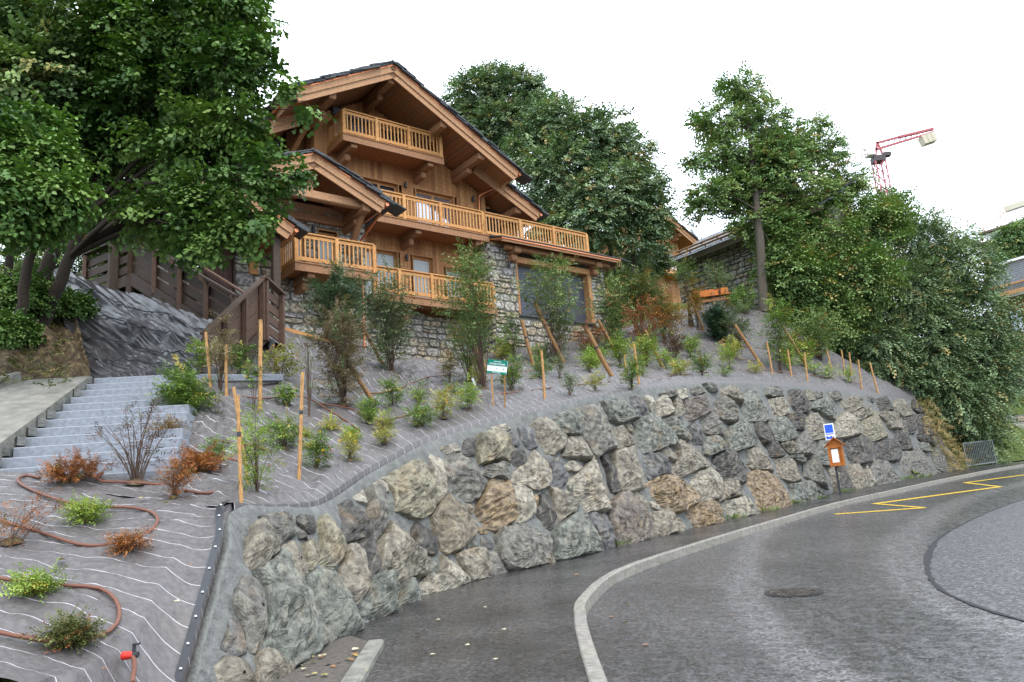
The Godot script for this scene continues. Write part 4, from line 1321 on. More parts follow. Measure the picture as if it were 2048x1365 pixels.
# ------------------------------------------------------------------ dark wooden stairs up to the door
func rail_run(root: Node, a: Vector3, b: Vector3, posts: int, h: float, mat: Material, pm: Material, boards := 4):
	# a, b: foot of the railing at both ends; boards follow the run
	for i in posts:
		var p := a.lerp(b, i / float(posts - 1))
		bx(root, "post", p + Vector3(-0.06, -0.15, -0.06), p + Vector3(0.06, h, 0.06), pm, 0.01)
	var back := (b - a).cross(Vector3.UP).normalized() * 0.07
	if back.z > 0: back = -back
	for i in boards:
		var y := 0.12 + i * (h - 0.14) / boards
		bar(root, "board", a + Vector3(0, y + 0.08, 0) + back, b + Vector3(0, y + 0.08, 0) + back, 0.035, (h - 0.1) / boards * 0.66, mat)
	bar(root, "handrail", a + Vector3(0, h + 0.03, 0) - (b - a).normalized() * 0.1, b + Vector3(0, h + 0.03, 0) + (b - a).normalized() * 0.1, 0.17, 0.05, mat)

func flight(root: Node, a: Vector3, b: Vector3, width: Vector3, mat: Material):
	bar(root, "stringer", a, b, 0.07, 0.3, mat)
	bar(root, "stringer", a + width, b + width, 0.07, 0.3, mat)
	var n := int(absf(b.y - a.y) / 0.18)
	for i in n:
		var p := a.lerp(b, (i + 0.5) / n)
		var q := p + width
		bar(root, "tread", p + Vector3(0, 0.08, 0), q + Vector3(0, 0.08, 0), 0.3, 0.05, mat)

func wooden_staircase():
	var p0 := atd(412, 772, 15.9)
	var root := thing("wooden_staircase", p0, "dark stained wooden staircase with board railings leading to the door", "staircase")
	var h := 1.25
	var a := atd(412, 665, 15.9) - Vector3(0, h, 0)
	var b := atd(524, 560, 17.5) - Vector3(0, h, 0)
	var c := atd(563, 592, 18.7) - Vector3(0, h, 0)
	c.y = b.y
	rail_run(root, a - p0, b - p0, 4, h, M.brown_rail_x, M.brown_rail_y)
	rail_run(root, b - p0 + Vector3(0.06, 0, -0.05), c - p0, 2, h, M.brown_rail_x, M.brown_rail_y)
	var back := Vector3(-0.75, 0, -0.62) * 1.25
	flight(root, a - p0 + Vector3(0, -0.05, 0), b - p0 + Vector3(0, -0.05, 0), back, M.dark_oak_x)
	var m := MB.new()
	m.quad(b - p0, c - p0, c - p0 + back, b - p0 + back)
	m.quad(b - p0 + back + Vector3(0, -0.08, 0), c - p0 + back + Vector3(0, -0.08, 0), c - p0 + Vector3(0, -0.08, 0), b - p0 + Vector3(0, -0.08, 0))
	obj("landing", m.mesh(), M.dark_oak_x, root)
	for q in [b.lerp(c, 0.45), b + back * 0.9]: bx(root, "landing_leg", q - p0 + Vector3(-0.05, -2.0, -0.05), q - p0 + Vector3(0.05, 0, 0.05), M.metal_grey)
	# upper flight to the left and its platform
	var ua := atd(468, 592, 19.6) - Vector3(0, 1.1, 0)
	var ub := atd(262, 472, 21.2) - Vector3(0, 1.1, 0)
	var uc := atd(172, 484, 22.4) - Vector3(0, 1.1, 0)
	uc.y = ub.y
	rail_run(root, ua - p0, ub - p0, 5, 1.1, M.dark_oak_x, M.brown_rail_y, 3)
	rail_run(root, ub - p0, uc - p0, 2, 1.1, M.dark_oak_x, M.brown_rail_y, 3)
	var ub2 := Vector3(0.35, 0, -1.0) * 1.2
	flight(root, ua - p0 + Vector3(0, -0.12, 0), ub - p0 + Vector3(0, -0.12, 0), ub2, M.dark_oak_x)
	var pm := MB.new()
	pm.quad(uc - p0, ub - p0, ub - p0 + Vector3(1.2, 0, -2.6), uc - p0 + Vector3(0.6, 0, -2.6))
	pm.quad(uc - p0 + Vector3(0, -0.3, 0), uc - p0, ub - p0, ub - p0 + Vector3(0, -0.3, 0))
	obj("platform", pm.mesh(), M.dark_oak_x, root)
	rail_run(root, ua - p0 + ub2, ub - p0 + ub2 + Vector3(0.2, 0, 0), 4, 1.1, M.brown_rail_x, M.brown_rail_y, 3)
	for q in [ub, ub.lerp(ua, 0.35)]: bx(root, "platform_leg", q - p0 + Vector3(-0.07, -2.4, -0.07), q - p0 + Vector3(0.07, -0.1, 0.07), M.dark_oak_y)

# ------------------------------------------------------------------ trees
var sprays := {}
func spray(kind: String) -> ArrayMesh:
	# a twig with its leaves; unit size about half a metre
	if sprays.has(kind): return sprays[kind]
	var r := RandomNumberGenerator.new(); r.seed = hash(kind)
	var m := MB.new()
	var cnt := 13
	var lsz := 0.105
	if kind.begins_with("small"): cnt = 16; lsz = 0.075
	if kind.begins_with("needle"): cnt = 26; lsz = 0.125
	for i in cnt:
		var t := (i + 0.5) / cnt
		var side := -1.0 if i % 2 else 1.0
		var org := Vector3(0, 0.02 * sin(t * 6.0), 0) + Vector3(0, 0, -t * 0.5) + Vector3(r.randf_range(-0.05, 0.05), r.randf_range(-0.05, 0.05), 0)
		var yaw := side * r.randf_range(0.5, 1.4) if i < cnt - 1 else 0.0
		var b := Basis(Vector3.UP, yaw) * Basis(Vector3.RIGHT, r.randf_range(-0.9, 0.25)) * Basis(Vector3.BACK, r.randf_range(-0.7, 0.7))
		var s := lsz * r.randf_range(0.75, 1.25)
		var v := r.randf_range(0.78, 1.2)
		m.col = Color(v * r.randf_range(0.9, 1.15), v, v * r.randf_range(0.85, 1.1))
		if kind.begins_with("needle"):
			m.tri(org + b * Vector3(-0.012, 0, 0), org + b * Vector3(0.012, 0, 0), org + b * Vector3(0, 0.02, -s))
			continue
		org += b * Vector3(0, 0, -0.03)
		var w := 0.55 if not kind.begins_with("small") else 0.34
		var pts := [Vector3(0, 0, 0), Vector3(w, 0.10, -0.30), Vector3(w * 0.55, 0.06, -0.58), Vector3(0, 0, -1.05), Vector3(-w * 0.55, 0.06, -0.58), Vector3(-w, 0.10, -0.30)]
		if kind.begins_with("maple"): pts = [Vector3(0, 0, 0), Vector3(0.56, 0.10, -0.30), Vector3(0.34, 0.05, -0.78), Vector3(0.0, -0.02, -1.08), Vector3(-0.34, 0.05, -0.78), Vector3(-0.56, 0.10, -0.30)]
		if kind.begins_with("small"): pts = [Vector3(0, 0, 0), Vector3(0.36, 0.08, -0.45), Vector3(0, 0, -1.05), Vector3(-0.36, 0.08, -0.45)]
		m.fan(pts, org, b, s)
	m.col = Color(0.5, 0.35, 0.25)
	m.tri(Vector3(-0.006, 0, 0.1), Vector3(0.006, 0, 0.1), Vector3(0, 0, -0.5))
	sprays[kind] = m.mesh()
	return sprays[kind]

var spray_ix := {}
func scatter(parent: Node, called: String, kind: String, pos: PackedVector3Array, dirs: PackedVector3Array, size: float, tone: Array, sd: int, vary := 0.35) -> MeshInstance3D:
	# joins the sprays of one plant into a single leaf mesh; sixteen tints
	var r := RandomNumberGenerator.new(); r.seed = sd
	var src := spray(kind).surface_get_arrays(0)
	var sv: PackedVector3Array = src[Mesh.ARRAY_VERTEX]
	var sn: PackedVector3Array = src[Mesh.ARRAY_NORMAL]
	var sc: PackedColorArray = src[Mesh.ARRAY_COLOR]
	var si: PackedInt32Array = src[Mesh.ARRAY_INDEX]
	var tints := []
	for k in 16:
		var t := (k % 12) / 11.0
		var c1: Array = tone[0]
		var c2: Array = tone[1]
		if k >= 12: c1 = tone[tone.size() - 1]; c2 = c1; t = 0.0
		var v := 1.0 + r.randf_range(-vary, vary) * 0.7
		var cc := PackedColorArray(); cc.resize(sc.size())
		for i in sc.size(): cc[i] = Color(sc[i].r * lerp(c1[0], c2[0], t) * v, sc[i].g * lerp(c1[1], c2[1], t) * v, sc[i].b * lerp(c1[2], c2[2], t) * v)
		tints.append(cc)
	var V := PackedVector3Array(); var N := PackedVector3Array(); var C := PackedColorArray()
	for i in pos.size():
		var up := (Vector3.UP + Vector3(r.randf_range(-1, 1), r.randf_range(-0.3, 0.6), r.randf_range(-1, 1)) * 0.55)
		var z := -dirs[i].normalized()
		var x := up.cross(z).normalized()
		if x.length() < 0.5: x = Vector3.RIGHT
		var y := z.cross(x)
		var s := size * r.randf_range(0.7, 1.3)
		V.append_array(Transform3D(Basis(x * s, y * s, z * s), pos[i]) * sv)
		N.append_array(Transform3D(Basis(x, y, z), Vector3.ZERO) * sn)
		var t: float = clamp(r.randf() * 0.7 + nz.get_noise_3d(pos[i].x * 0.5, pos[i].y * 0.5, pos[i].z * 0.5) * 0.9, 0, 1)
		var k := int(t * 11.99)
		if tone.size() > 2 and r.randf() < 0.06: k = 12 + r.randi() % 4
		C.append_array(tints[k])
	if not spray_ix.has(kind): spray_ix[kind] = PackedInt32Array()
	var ix: PackedInt32Array = spray_ix[kind]
	var have := ix.size() / si.size()
	for i in range(have, pos.size()):
		var o0 := i * sv.size()
		for j in si: ix.append(j + o0)
	spray_ix[kind] = ix
	var arr := []; arr.resize(Mesh.ARRAY_MAX)
	arr[Mesh.ARRAY_VERTEX] = V; arr[Mesh.ARRAY_NORMAL] = N; arr[Mesh.ARRAY_COLOR] = C; arr[Mesh.ARRAY_INDEX] = ix.slice(0, pos.size() * si.size())
	var me := ArrayMesh.new(); me.add_surface_from_arrays(Mesh.PRIMITIVE_TRIANGLES, arr)
	return obj(called, me, M.leaf, parent)

func tree(called: String, label: String, trunks: Array, lobes: Array, n: int, kind: String, size: float, tone: Array, sd: int, group := "", gap := -0.12, bark := "bark", cat_ := "tree", twigs := 5):
	# trunks: [[ [px, py, d, radius], ... ], ...]; lobes: [px, py, d, rx px, ry px]
	var r := RandomNumberGenerator.new(); r.seed = sd
	var b0: Array = trunks[0][0]
	var o := atd(b0[0], b0[1], b0[2])
	var root := thing(called, o, label, cat_, group)
	var cs := []
	var vol := 0.0
	for l in lobes:
		var k: float = l[2] / FPX
		var rz: float = (l[3] + l[4]) * 0.5 * k
		cs.append([atd(l[0], l[1], l[2]) - o, Vector3(l[3] * k, l[4] * k, max(rz, 0.35))])
		vol += pow(l[3] * k * l[4] * k * rz, 0.72)
	var mb := MB.new()
	var tops := []
	for t in trunks:
		var pth := []
		var rad := []
		for q in t: pth.append(atd(q[0], q[1], q[2]) - o); rad.append(q[3])
		var sm := []
		var sr := []
		for i in pth.size() - 1:
			for k in 5:
				var f := k / 5.0
				var pp := cat(pth, i + f)
				sm.append(pp + Vector3(nz.get_noise_1d(pp.y * 2.0 + sd) * 0.05, 0, nz.get_noise_1d(pp.y * 2.0 + 30 + sd) * 0.05)); sr.append(lerp(rad[i], rad[i + 1], f))
		sm.append(pth[-1]); sr.append(rad[-1])
		mb.tube(sm, sr, 8)
		for i in sm.size():
			if i >= int(sm.size() * 0.42): tops.append([sm[i], sr[i]])
	obj("trunk", mb.mesh(), M[bark], root)
	# limbs reach from the nearest stem into every lobe
	var lm := MB.new()
	for c in cs:
		var best := 1e9
		var st = tops[0]
		for q in tops:
			var dd: float = (q[0] as Vector3).distance_to(c[0]) + absf(min(0.0, c[0].y - q[0].y - 0.2 * Vector2(c[0].x - q[0].x, c[0].z - q[0].z).length())) * 2.0
			if dd < best: best = dd; st = q
		var a: Vector3 = st[0]
		var e: Vector3 = c[0]
		var r0: float = min(st[1] * 0.6, 0.018 * a.distance_to(e) + 0.012)
		var mid := a.lerp(e, 0.5) + Vector3(r.randf_range(-0.1, 0.1), 0.12, r.randf_range(-0.1, 0.1)) * a.distance_to(e)
		lm.tube([a, a.lerp(mid, 0.5) + Vector3(0, 0.03, 0), mid, mid.lerp(e, 0.6), e], [r0, r0 * 0.85, r0 * 0.65, r0 * 0.45, r0 * 0.25], 5, false)
		for k in twigs:
			var dr := Vector3(r.randf_range(-1, 1), r.randf_range(-0.5, 1), r.randf_range(-1, 1)).normalized()
			var s0 := mid.lerp(e, r.randf())
			var e2: Vector3 = c[0] + dr * c[1] * 0.85
			lm.tube([s0, s0.lerp(e2, 0.5) + Vector3(0, 0.06, 0), e2], [r0 * 0.4, r0 * 0.25, r0 * 0.08], 4, false)
	obj("limbs", lm.mesh(), M[bark], root)
	var pos := PackedVector3Array()
	var dirs := PackedVector3Array()
	for c in cs:
		var rad: Vector3 = c[1]
		var m := int(n * pow(rad.x * rad.y * rad.z, 0.72) / vol)
		var made := 0
		var tries := 0
		while made < m and tries < m * 5:
			tries += 1
			var dv := Vector3(r.randfn(), r.randfn(), r.randfn()).normalized()
			var q: Vector3 = c[0] + dv * rad * pow(r.randf(), 0.45) * (1.0 + 0.4 * nz.get_noise_3d(dv.x * 2.4 + sd, dv.y * 2.4, dv.z * 2.4 + c[0].x)) * (r.randf_range(1.0, 1.3) if r.randf() < 0.06 else 1.0)
			var g := nz.get_noise_3d((q.x + o.x) * 1.3 / size, (q.y + o.y) * 1.5 / size, (q.z + o.z) * 1.3 / size)
			if g < gap + 0.2 * (r.randf() - 0.5): continue
			made += 1
			pos.append(q)
			dirs.append((dv * Vector3(1, 0.5, 1) + Vector3(r.randf_range(-0.6, 0.6), r.randf_range(-0.55, 0.2), r.randf_range(-0.6, 0.6))).normalized())
	scatter(root, "crown", kind, pos, dirs, size, tone, sd)
	return root

const GREEN = [[0.070, 0.145, 0.040], [0.180, 0.285, 0.070]]
const GREEN_DARK = [[0.090, 0.160, 0.065], [0.225, 0.320, 0.115], [0.36, 0.35, 0.13]]
const GREEN_BRIGHT = [[0.120, 0.210, 0.070], [0.270, 0.370, 0.125], [0.36, 0.28, 0.10]]
const GREEN_BLUE = [[0.125, 0.200, 0.110], [0.270, 0.355, 0.185], [0.36, 0.30, 0.13]]

func trees():
	var gl := "maples on the earth bank"
	tree("maple_tree", "big leaning maple whose crown hangs over the porch and wing", [[[68, 690, 16.6, 0.15], [111, 585, 16.4, 0.13], [158, 459, 16.2, 0.11], [215, 300, 16, 0.09], [280, 120, 15.6, 0.05]]],
		[[400, 40, 15, 135, 105], [300, 60, 15.5, 150, 110], [330, 180, 15.5, 150, 110], [455, 150, 14.6, 85, 75], [475, 238, 14.3, 60, 32], [400, 290, 15, 130, 68], [460, 385, 14.3, 92, 50], [500, 440, 14.1, 56, 40], [340, 420, 15, 110, 55], [595, 200, 14.2, 34, 16], [585, 355, 14, 28, 14], [250, 300, 16.5, 120, 110], [440, 490, 14.4, 55, 40], [500, 25, 14.5, 45, 35], [400, 460, 14.6, 80, 40], [535, 325, 14.2, 36, 18], [515, 95, 14.4, 40, 38]], 4700, "maple_a", 0.84, GREEN, 101, gl, 0.14)
	tree("maple_tree", "maple with a thick dark trunk behind the leaning one", [[[48, 620, 17.4, 0.16], [88, 544, 17.2, 0.15], [126, 453, 17, 0.13], [170, 300, 16.6, 0.09], [200, 120, 16.4, 0.05]]],
		[[150, 70, 16, 180, 120], [60, 150, 15.2, 120, 110], [170, 230, 16.6, 140, 100], [0, 60, 15.5, 120, 110], [240, 140, 16.4, 130, 100], [90, 280, 16.6, 120, 70], [240, 420, 18, 90, 60]], 4300, "maple_b", 0.86, GREEN_DARK, 102, gl, 0.02)
	tree("maple_tree", "slim maple stem left of the thick trunk with low bright leaves", [[[40, 640, 15.8, 0.11], [52, 540, 15.6, 0.10], [76, 477, 15.4, 0.09], [103, 395, 15, 0.07], [110, 320, 14.4, 0.05]]],
		[[55, 330, 12.4, 85, 75], [115, 395, 12.2, 48, 45], [15, 410, 12, 75, 65], [60, 260, 12.6, 60, 45], [0, 300, 12.4, 60, 60], [70, 430, 12.4, 60, 35]], 1700, "maple_a", 0.72, GREEN, 103, gl, -0.12)
	tree("maple_tree", "thin dark maple stem at the edge of the grassy clearing", [[[10, 620, 18.5, 0.10], [23, 474, 18.2, 0.09], [38, 389, 18, 0.08], [60, 240, 17.5, 0.05]]], [[20, 200, 17.5, 100, 80], [-30, 330, 18, 80, 80]], 1500, "maple_b", 0.65, GREEN_DARK, 104, gl, -0.1)
	for q in [[35, 590, 16.4, 60, 45, 110, "low leafy bush at the foot of the slim maple"], [130, 610, 17.5, 40, 28, 111, "low bush between the leaning maple and the black sheet"], [5, 660, 15, 45, 30, 112, "low bush at the top edge of the bare earth"], [90, 440, 26, 110, 60, 113, "wide light green bush far behind the maple trunks"], [210, 500, 25, 60, 55, 114, "light green bush left of the stair platform"], [60, 520, 24, 90, 40, 115, "flat light green bush in the clearing behind the trunks"], [160, 400, 27, 120, 60, 117, "tall light green bush behind the leaning maple's trunk"]]:
		tree("undergrowth_bush", q[6], [[[q[0], q[1] + q[4], q[2], 0.03], [q[0], q[1], q[2], 0.02]]], [[q[0], q[1], q[2], q[3], q[4]], [q[0] + q[3] * 0.5, q[1] + q[4] * 0.3, q[2], q[3] * 0.6, q[4] * 0.6]], 700, "maple_a", 0.5, GREEN if q[2] < 20 else GREEN_BRIGHT, q[5], "bushes under the maples", -0.2, "bark", "bush", 2)
	# behind the chalet
	tree("maple_tree", "dark round maple rising behind the chalet roof ridge", [[[1010, 420, 52, 0.3], [1005, 300, 52, 0.24], [1000, 200, 52, 0.1]]],
		[[955, 190, 52, 60, 48], [1035, 185, 52, 55, 48], [1000, 255, 52, 85, 55], [1015, 148, 52, 22, 20], [975, 150, 52, 30, 20], [1085, 225, 52, 50, 40], [930, 245, 52, 45, 45], [1060, 160, 52, 20, 16]], 3600, "maple_b", 1.25, GREEN_BLUE, 121, "tall maples behind the chalet", -0.12)
	tree("maple_tree", "broad maple with several grey stems right of the chalet", [[[1268, 565, 44, 0.16], [1262, 480, 44, 0.13], [1240, 380, 44, 0.09], [1220, 280, 44, 0.05]], [[1225, 560, 44.5, 0.13], [1215, 470, 44.5, 0.11], [1180, 380, 44.5, 0.07]], [[1290, 560, 44.3, 0.11], [1292, 470, 44.3, 0.09], [1300, 400, 44, 0.05]]],
		[[1110, 250, 45, 70, 55], [1190, 275, 44, 75, 60], [1250, 310, 44, 60, 55], [1120, 350, 44, 90, 75], [1230, 390, 43, 95, 70], [1310, 430, 43, 40, 40], [1170, 455, 43, 100, 50], [1290, 480, 43, 45, 30], [1090, 440, 44, 55, 50], [1060, 300, 45, 45, 60], [1290, 370, 43.5, 45, 40]], 6800, "maple_a", 1.1, GREEN_BLUE, 122, "tall maples behind the chalet", -0.04, "bark_pale")
	for q in [[1245, 540, 46, 60, 34, 141, "dark leafy bush under the broad maple's grey stems"], [1300, 520, 48, 40, 30, 143, "leafy bush before the far wooden chalet"]]:
		tree("undergrowth_bush", q[6], [[[q[0], q[1] + q[4], q[2], 0.05], [q[0], q[1], q[2], 0.03]]], [[q[0], q[1], q[2], q[3], q[4]], [q[0] - q[3] * 0.5, q[1] + q[4] * 0.4, q[2], q[3] * 0.6, q[4] * 0.6]], 800, "maple_b", 0.9, GREEN_BLUE, q[5], "", -0.2, "bark", "bush", 2)
	# the tall airy tree right of the barn
	tree("maple_tree", "tall airy maple with a straight grey trunk before the slate barn", [[[1526, 625, 41, 0.26], [1520, 480, 41, 0.22], [1505, 330, 41.4, 0.14], [1488, 170, 42, 0.04]]],
		[[1485, 178, 42, 48, 36], [1435, 245, 42, 55, 36], [1530, 235, 42, 50, 38], [1470, 305, 42, 66, 34], [1585, 285, 43, 42, 40], [1420, 385, 41, 45, 26], [1500, 395, 42, 60, 38], [1560, 360, 42, 60, 48], [1645, 300, 44, 46, 42], [1690, 365, 44, 46, 40], [1625, 400, 43, 70, 45], [1400, 320, 42, 28, 20], [1640, 245, 44, 18, 20], [1585, 430, 42.5, 50, 40], [1550, 455, 42, 45, 36], [1545, 540, 41.6, 32, 34], [1560, 300, 42, 45, 45], [1475, 370, 42, 55, 32], [1410, 420, 41.4, 34, 18], [1530, 330, 42, 60, 40], [1500, 445, 41.6, 40, 22]], 6400, "maple_b", 1.05, GREEN_BRIGHT, 123, "", -0.02, "bark_pale")
	tree("deciduous_tree", "leafy multi-stemmed tree between the tall maple and the dense bush", [[[1610, 720, 42.5, 0.14], [1612, 600, 42.5, 0.11], [1630, 470, 43, 0.06]], [[1660, 720, 43, 0.1], [1680, 600, 43, 0.08], [1730, 470, 44, 0.05]]],
		[[1630, 480, 43, 80, 60], [1730, 450, 44, 75, 50], [1785, 420, 45, 35, 32], [1600, 560, 42, 58, 65], [1690, 560, 43, 95, 70], [1590, 650, 42, 50, 45], [1650, 640, 42.5, 70, 55], [1560, 500, 42, 30, 45]], 7000, "small_b", 1.75, GREEN_BRIGHT, 124, "", -0.2)
	tree("deciduous_bush", "massive dense green bush at the far end of the boulder wall", [[[1900, 935, 47, 0.14], [1890, 800, 47, 0.1], [1870, 640, 46.5, 0.06]], [[1930, 930, 47.5, 0.12], [1945, 780, 47.5, 0.08], [1930, 640, 47, 0.05]]],
		[[1845, 490, 46, 75, 48], [1900, 545, 46, 85, 65], [1810, 590, 45, 85, 75], [1940, 640, 46, 78, 78], [1850, 690, 45.5, 95, 75], [1965, 745, 46.5, 66, 80], [1885, 790, 45.5, 80, 66], [1740, 690, 44, 70, 62], [1805, 765, 44.5, 52, 40], [1995, 690, 47, 40, 55], [1960, 860, 47, 40, 60], [1700, 760, 43, 40, 28], [1930, 470, 46, 20, 24], [1850, 440, 46, 25, 22]], 11500, "small_a", 1.75, GREEN_BLUE, 125, "", -0.24, "bark", "bush")
	tree("deciduous_tree", "round dark tree standing before the far terraced building", [[[2015, 540, 112, 0.3], [2015, 480, 112, 0.2]]], [[2022, 482, 112, 26, 30], [2046, 470, 112, 26, 26], [2010, 505, 112, 16, 14]], 1100, "maple_a", 2.4, GREEN_DARK, 126, "", -0.2)
	# distant conifers
	for q in [[1383, 445, 530, 92, 24, 131], [1955, 478, 520, 115, 10, 132], [1402, 470, 530, 96, 14, 133]]:
		conifer("fir_tree", {131: "tall pointed fir far behind the slate barn roof", 132: "small fir beside the far terraced building", 133: "slim smaller fir right beside the tall pointed fir"}[q[5]], q, "")

func conifer(called: String, label: String, q: Array, group: String):
	var r := RandomNumberGenerator.new(); r.seed = q[5]
	var top := atd(q[0], q[1], q[3]); var bot := atd(q[0], q[2], q[3])
	bot.x = top.x; bot.z = top.z
	var root := thing(called, bot, label, "tree", group)
	var h := top.y - bot.y
	var m := MB.new(); m.tube([Vector3.ZERO, Vector3(0, h, 0)], [h * 0.02, 0.02], 6)
	obj("trunk", m.mesh(), M.bark, root)
	var rad: float = q[4] * q[3] / FPX
	var pos := PackedVector3Array(); var dirs := PackedVector3Array()
	for i in 900:
		var t := pow(r.randf(), 0.7)
		var a: float = floor(r.randf() * 9) / 9.0 * TAU + floor(t * 14) * 1.3
		var rr := rad * t * r.randf_range(0.2, 1.0)
		pos.append(Vector3(cos(a) * rr, h * (1.0 - t) - rr * 0.25, sin(a) * rr)); dirs.append(Vector3(cos(a), -0.3, sin(a)))
	scatter(root, "crown", "needle_a", pos, dirs, h * 0.13, [[0.02, 0.045, 0.03], [0.04, 0.07, 0.045]], q[5])

# ------------------------------------------------------------------ buildings and crane behind
func background():
	# stone barn with a slate roof, turned like the chalet
	var ea := atd(1318, 536, 50)
	var eb := on_plane(1545, 447, ea, Vector3.UP)
	var root := thing("stone_barn", ea, "low stone barn with a slate roof and snow rails behind the tall maple", "barn")
	var d := (eb - ea)
	var al := d.normalized()
	var up_s := (al.cross(Vector3.UP)).normalized()
	if up_s.dot(Vector3(1, 0, -0.6)) < 0: up_s = -up_s
	var sl := (up_s * cos(0.52) + Vector3(0, sin(0.52), 0))
	var nn := sl.cross(al).normalized()
	if nn.y < 0: nn = -nn
	var L := d.length() + 3.0
	var m := MB.new()
	for row in 15:
		var x := 0.0
		var t0 := row * 0.36
		while x < L:
			var w := rng.randf_range(0.35, 0.7)
			m.box(al * (x + w * 0.5) + sl * (t0 + 0.22) + nn * (0.03 + rng.randf() * 0.02), Vector3(w - 0.015, 0.04, 0.46), Basis(al, nn, al.cross(nn)))
			x += w
	tag(obj("slate_field", m.mesh(), M.slate, root), "", "", "", "stuff")
	bar(root, "roof_deck", sl * 2.7, al * L + sl * 2.7, 5.4, 0.1, M.grey_wood_x, nn)
	bar(root, "eave_board", sl * 0.05 - nn * 0.16, al * L + sl * 0.05 - nn * 0.16, 0.06, 0.26, M.grey_wood_x, nn)
	for t in [0.9, 2.4]:
		bar(root, "snow_rail", sl * t + nn * 0.2, al * L + sl * t + nn * 0.2, 0.12, 0.12, M.log_x, nn)
		for k in 9: bar(root, "rail_hook", al * (0.8 + k * L / 9.5) + sl * t + nn * 0.02, al * (0.8 + k * L / 9.5) + sl * t + nn * 0.22, 0.06, 0.06, M.metal_dark, al)
	var ws := up_s * 1.1
	var wall := group_node("stone_wall", root)
	bar(wall, "joint_bed", ws + al * 0.5 + up_s * 1.8 + Vector3(0, -2.2, 0), ws + al * L + up_s * 1.8 + Vector3(0, -2.2, 0), 3.5, 4.8, M.house_joint)
	rubble(wall, ws + al * 0.5 + Vector3(0, -3.9, 0), al, L - 0.6, 4.1, [], 51, true, 1.0) if al.cross(Vector3.UP).dot(up_s) < 0 else rubble(wall, ws + al * L + Vector3(0, -3.9, 0), -al, L - 0.6, 4.1, [], 51, true, 1.0)
	for k in 5: bar(root, "rafter", al * (1.0 + k * 2.2) - nn * 0.12 + sl * 0.1, al * (1.0 + k * 2.2) - nn * 0.12 + sl * 2.0, 0.12, 0.16, M.dark_oak_x, nn)
	# chalet far behind, mostly hidden by the maple
	var fo := atd(1310, 560, 66)
	var f := thing("far_chalet", fo, "far wooden chalet half hidden by maple leaves", "house")
	f.basis = Basis(HU, Vector3.UP, HN)
	bx(f, "core", Vector3(-3.5, -2, -8), Vector3(3.5, 3.4, -0.05), M.clad_y)
	var fw := group_node("wall", f)
	cladding(fw, -3.5, 3.5, -2.0, func(x): return 5.4 - 0.5 * absf(x - 0.3), -0.05, [], 54, false, 0.3)
	gable_roof(f, 0.3, 6.0, -4.6, 4.9, 0.5, 1.2, -8.0, 52, [0.3, 2.8], 0.0, "slab roof", false)
	bx(f, "balcony_deck", Vector3(-3.5, 0.3, 0), Vector3(3.8, 0.5, 1.2), M.larch_x)
	railing(f, Vector3(-3.5, 0.5, 1.15), Vector3(3.8, 0.5, 1.15), [0.0, 1.8, 3.6, 5.4, 7.3])
	for x in [-2.2, 0.2, 2.0]: bx(f, "window", Vector3(x, 0.6, 0.0), Vector3(x + 1.1, 2.5, 0.05), M.glass_bright)
	# chalet at the right edge
	var ra := atd(1992, 604, 62)
	var c := thing("right_chalet", ra, "brown wooden chalet with a large slate roof beyond the dense bush", "house")
	c.basis = Basis(HN, Vector3.UP, -HU)
	var rm := MB.new()
	for row in 14:
		var x := -1.0
		while x < 11.0:
			var w := rng.randf_range(0.3, 0.65)
			rm.box(Vector3(x + w * 0.5, 0.35 + row * 0.23, 0.8 - row * 0.30), Vector3(w - 0.015, 0.04, 0.42), Basis(Vector3.RIGHT, 0.62))
			x += w
	tag(obj("slate_field", rm.mesh(), M.slate, c), "", "", "", "stuff")
	bx(c, "ridge_flashing", Vector3(-1.2, 3.58, -3.6), Vector3(11, 3.76, -3.2), M.white_plastic)
	bar(c, "roof_deck", Vector3(5, 0.15, 0.95), Vector3(5, 3.45, -3.5), 12.2, 0.1, M.dark_oak_z, Vector3.UP)
	bar(c, "eave_board", Vector3(-1.2, 0.2, 1.0), Vector3(11, 0.2, 1.0), 0.08, 0.3, M.clad_pale_x)
	bar(c, "snow_rail", Vector3(-1.0, 1.0, 0.25), Vector3(11, 1.0, 0.25), 0.14, 0.14, M.clad_pale_x)
	for k in 31: bx(c, "plank", Vector3(-0.3 + k * 0.3, -4.5, -0.6), Vector3(-0.3 + k * 0.3 + 0.29, 0.1, -0.5), M[["clad_dark_y", "clad_y", "timber_y"][k % 3]])
	for k in 4: bx(c, "window", Vector3(0.6 + k * 1.7, -2.6, -0.5), Vector3(1.4 + k * 1.7, -0.9, -0.46), M.glass_bright)
	bx(c, "core", Vector3(-0.3, -5, -6.5), Vector3(9, 0.2, -0.62), M.clad_y)
	bx(c, "stone_base", Vector3(-0.5, -15, -6.7), Vector3(9.2, -4.5, -0.45), M.house_joint)
	var rw := thing("rubble_wall", atd(2030, 930, 54), "pale rubble wall across the side road beyond the dense bush", "wall")
	rw.basis = Basis(Vector3(0.95, 0, -0.3).normalized(), Vector3.UP, Vector3(0.3, 0, 0.95).normalized())
	bx(rw, "joint_bed", Vector3(-1, -0.6, -1.0), Vector3(5.0, 3.2, -0.03), M.mortar)
	rubble(rw, Vector3(-1, -0.4, 0), Vector3.RIGHT, 6.0, 3.5, [], 53, false, 2.2)
	# terraced building far up the slope
	var to := atd(1962, 500, 135)
	var t := thing("terraced_building", to, "far stepped building with pale roofs, scaffolding and a tan top", "building")
	t.basis = Basis(HN, Vector3.UP, -HU)
	bx(t, "storey", Vector3(0, -16, -9), Vector3(20, 0.6, 0), M.render_wall)
	for k in 6: bx(t, "window", Vector3(1.2 + k * 2.6, -1.6, 0), Vector3(2.5 + k * 2.6, -0.2, 0.08), M.glass)
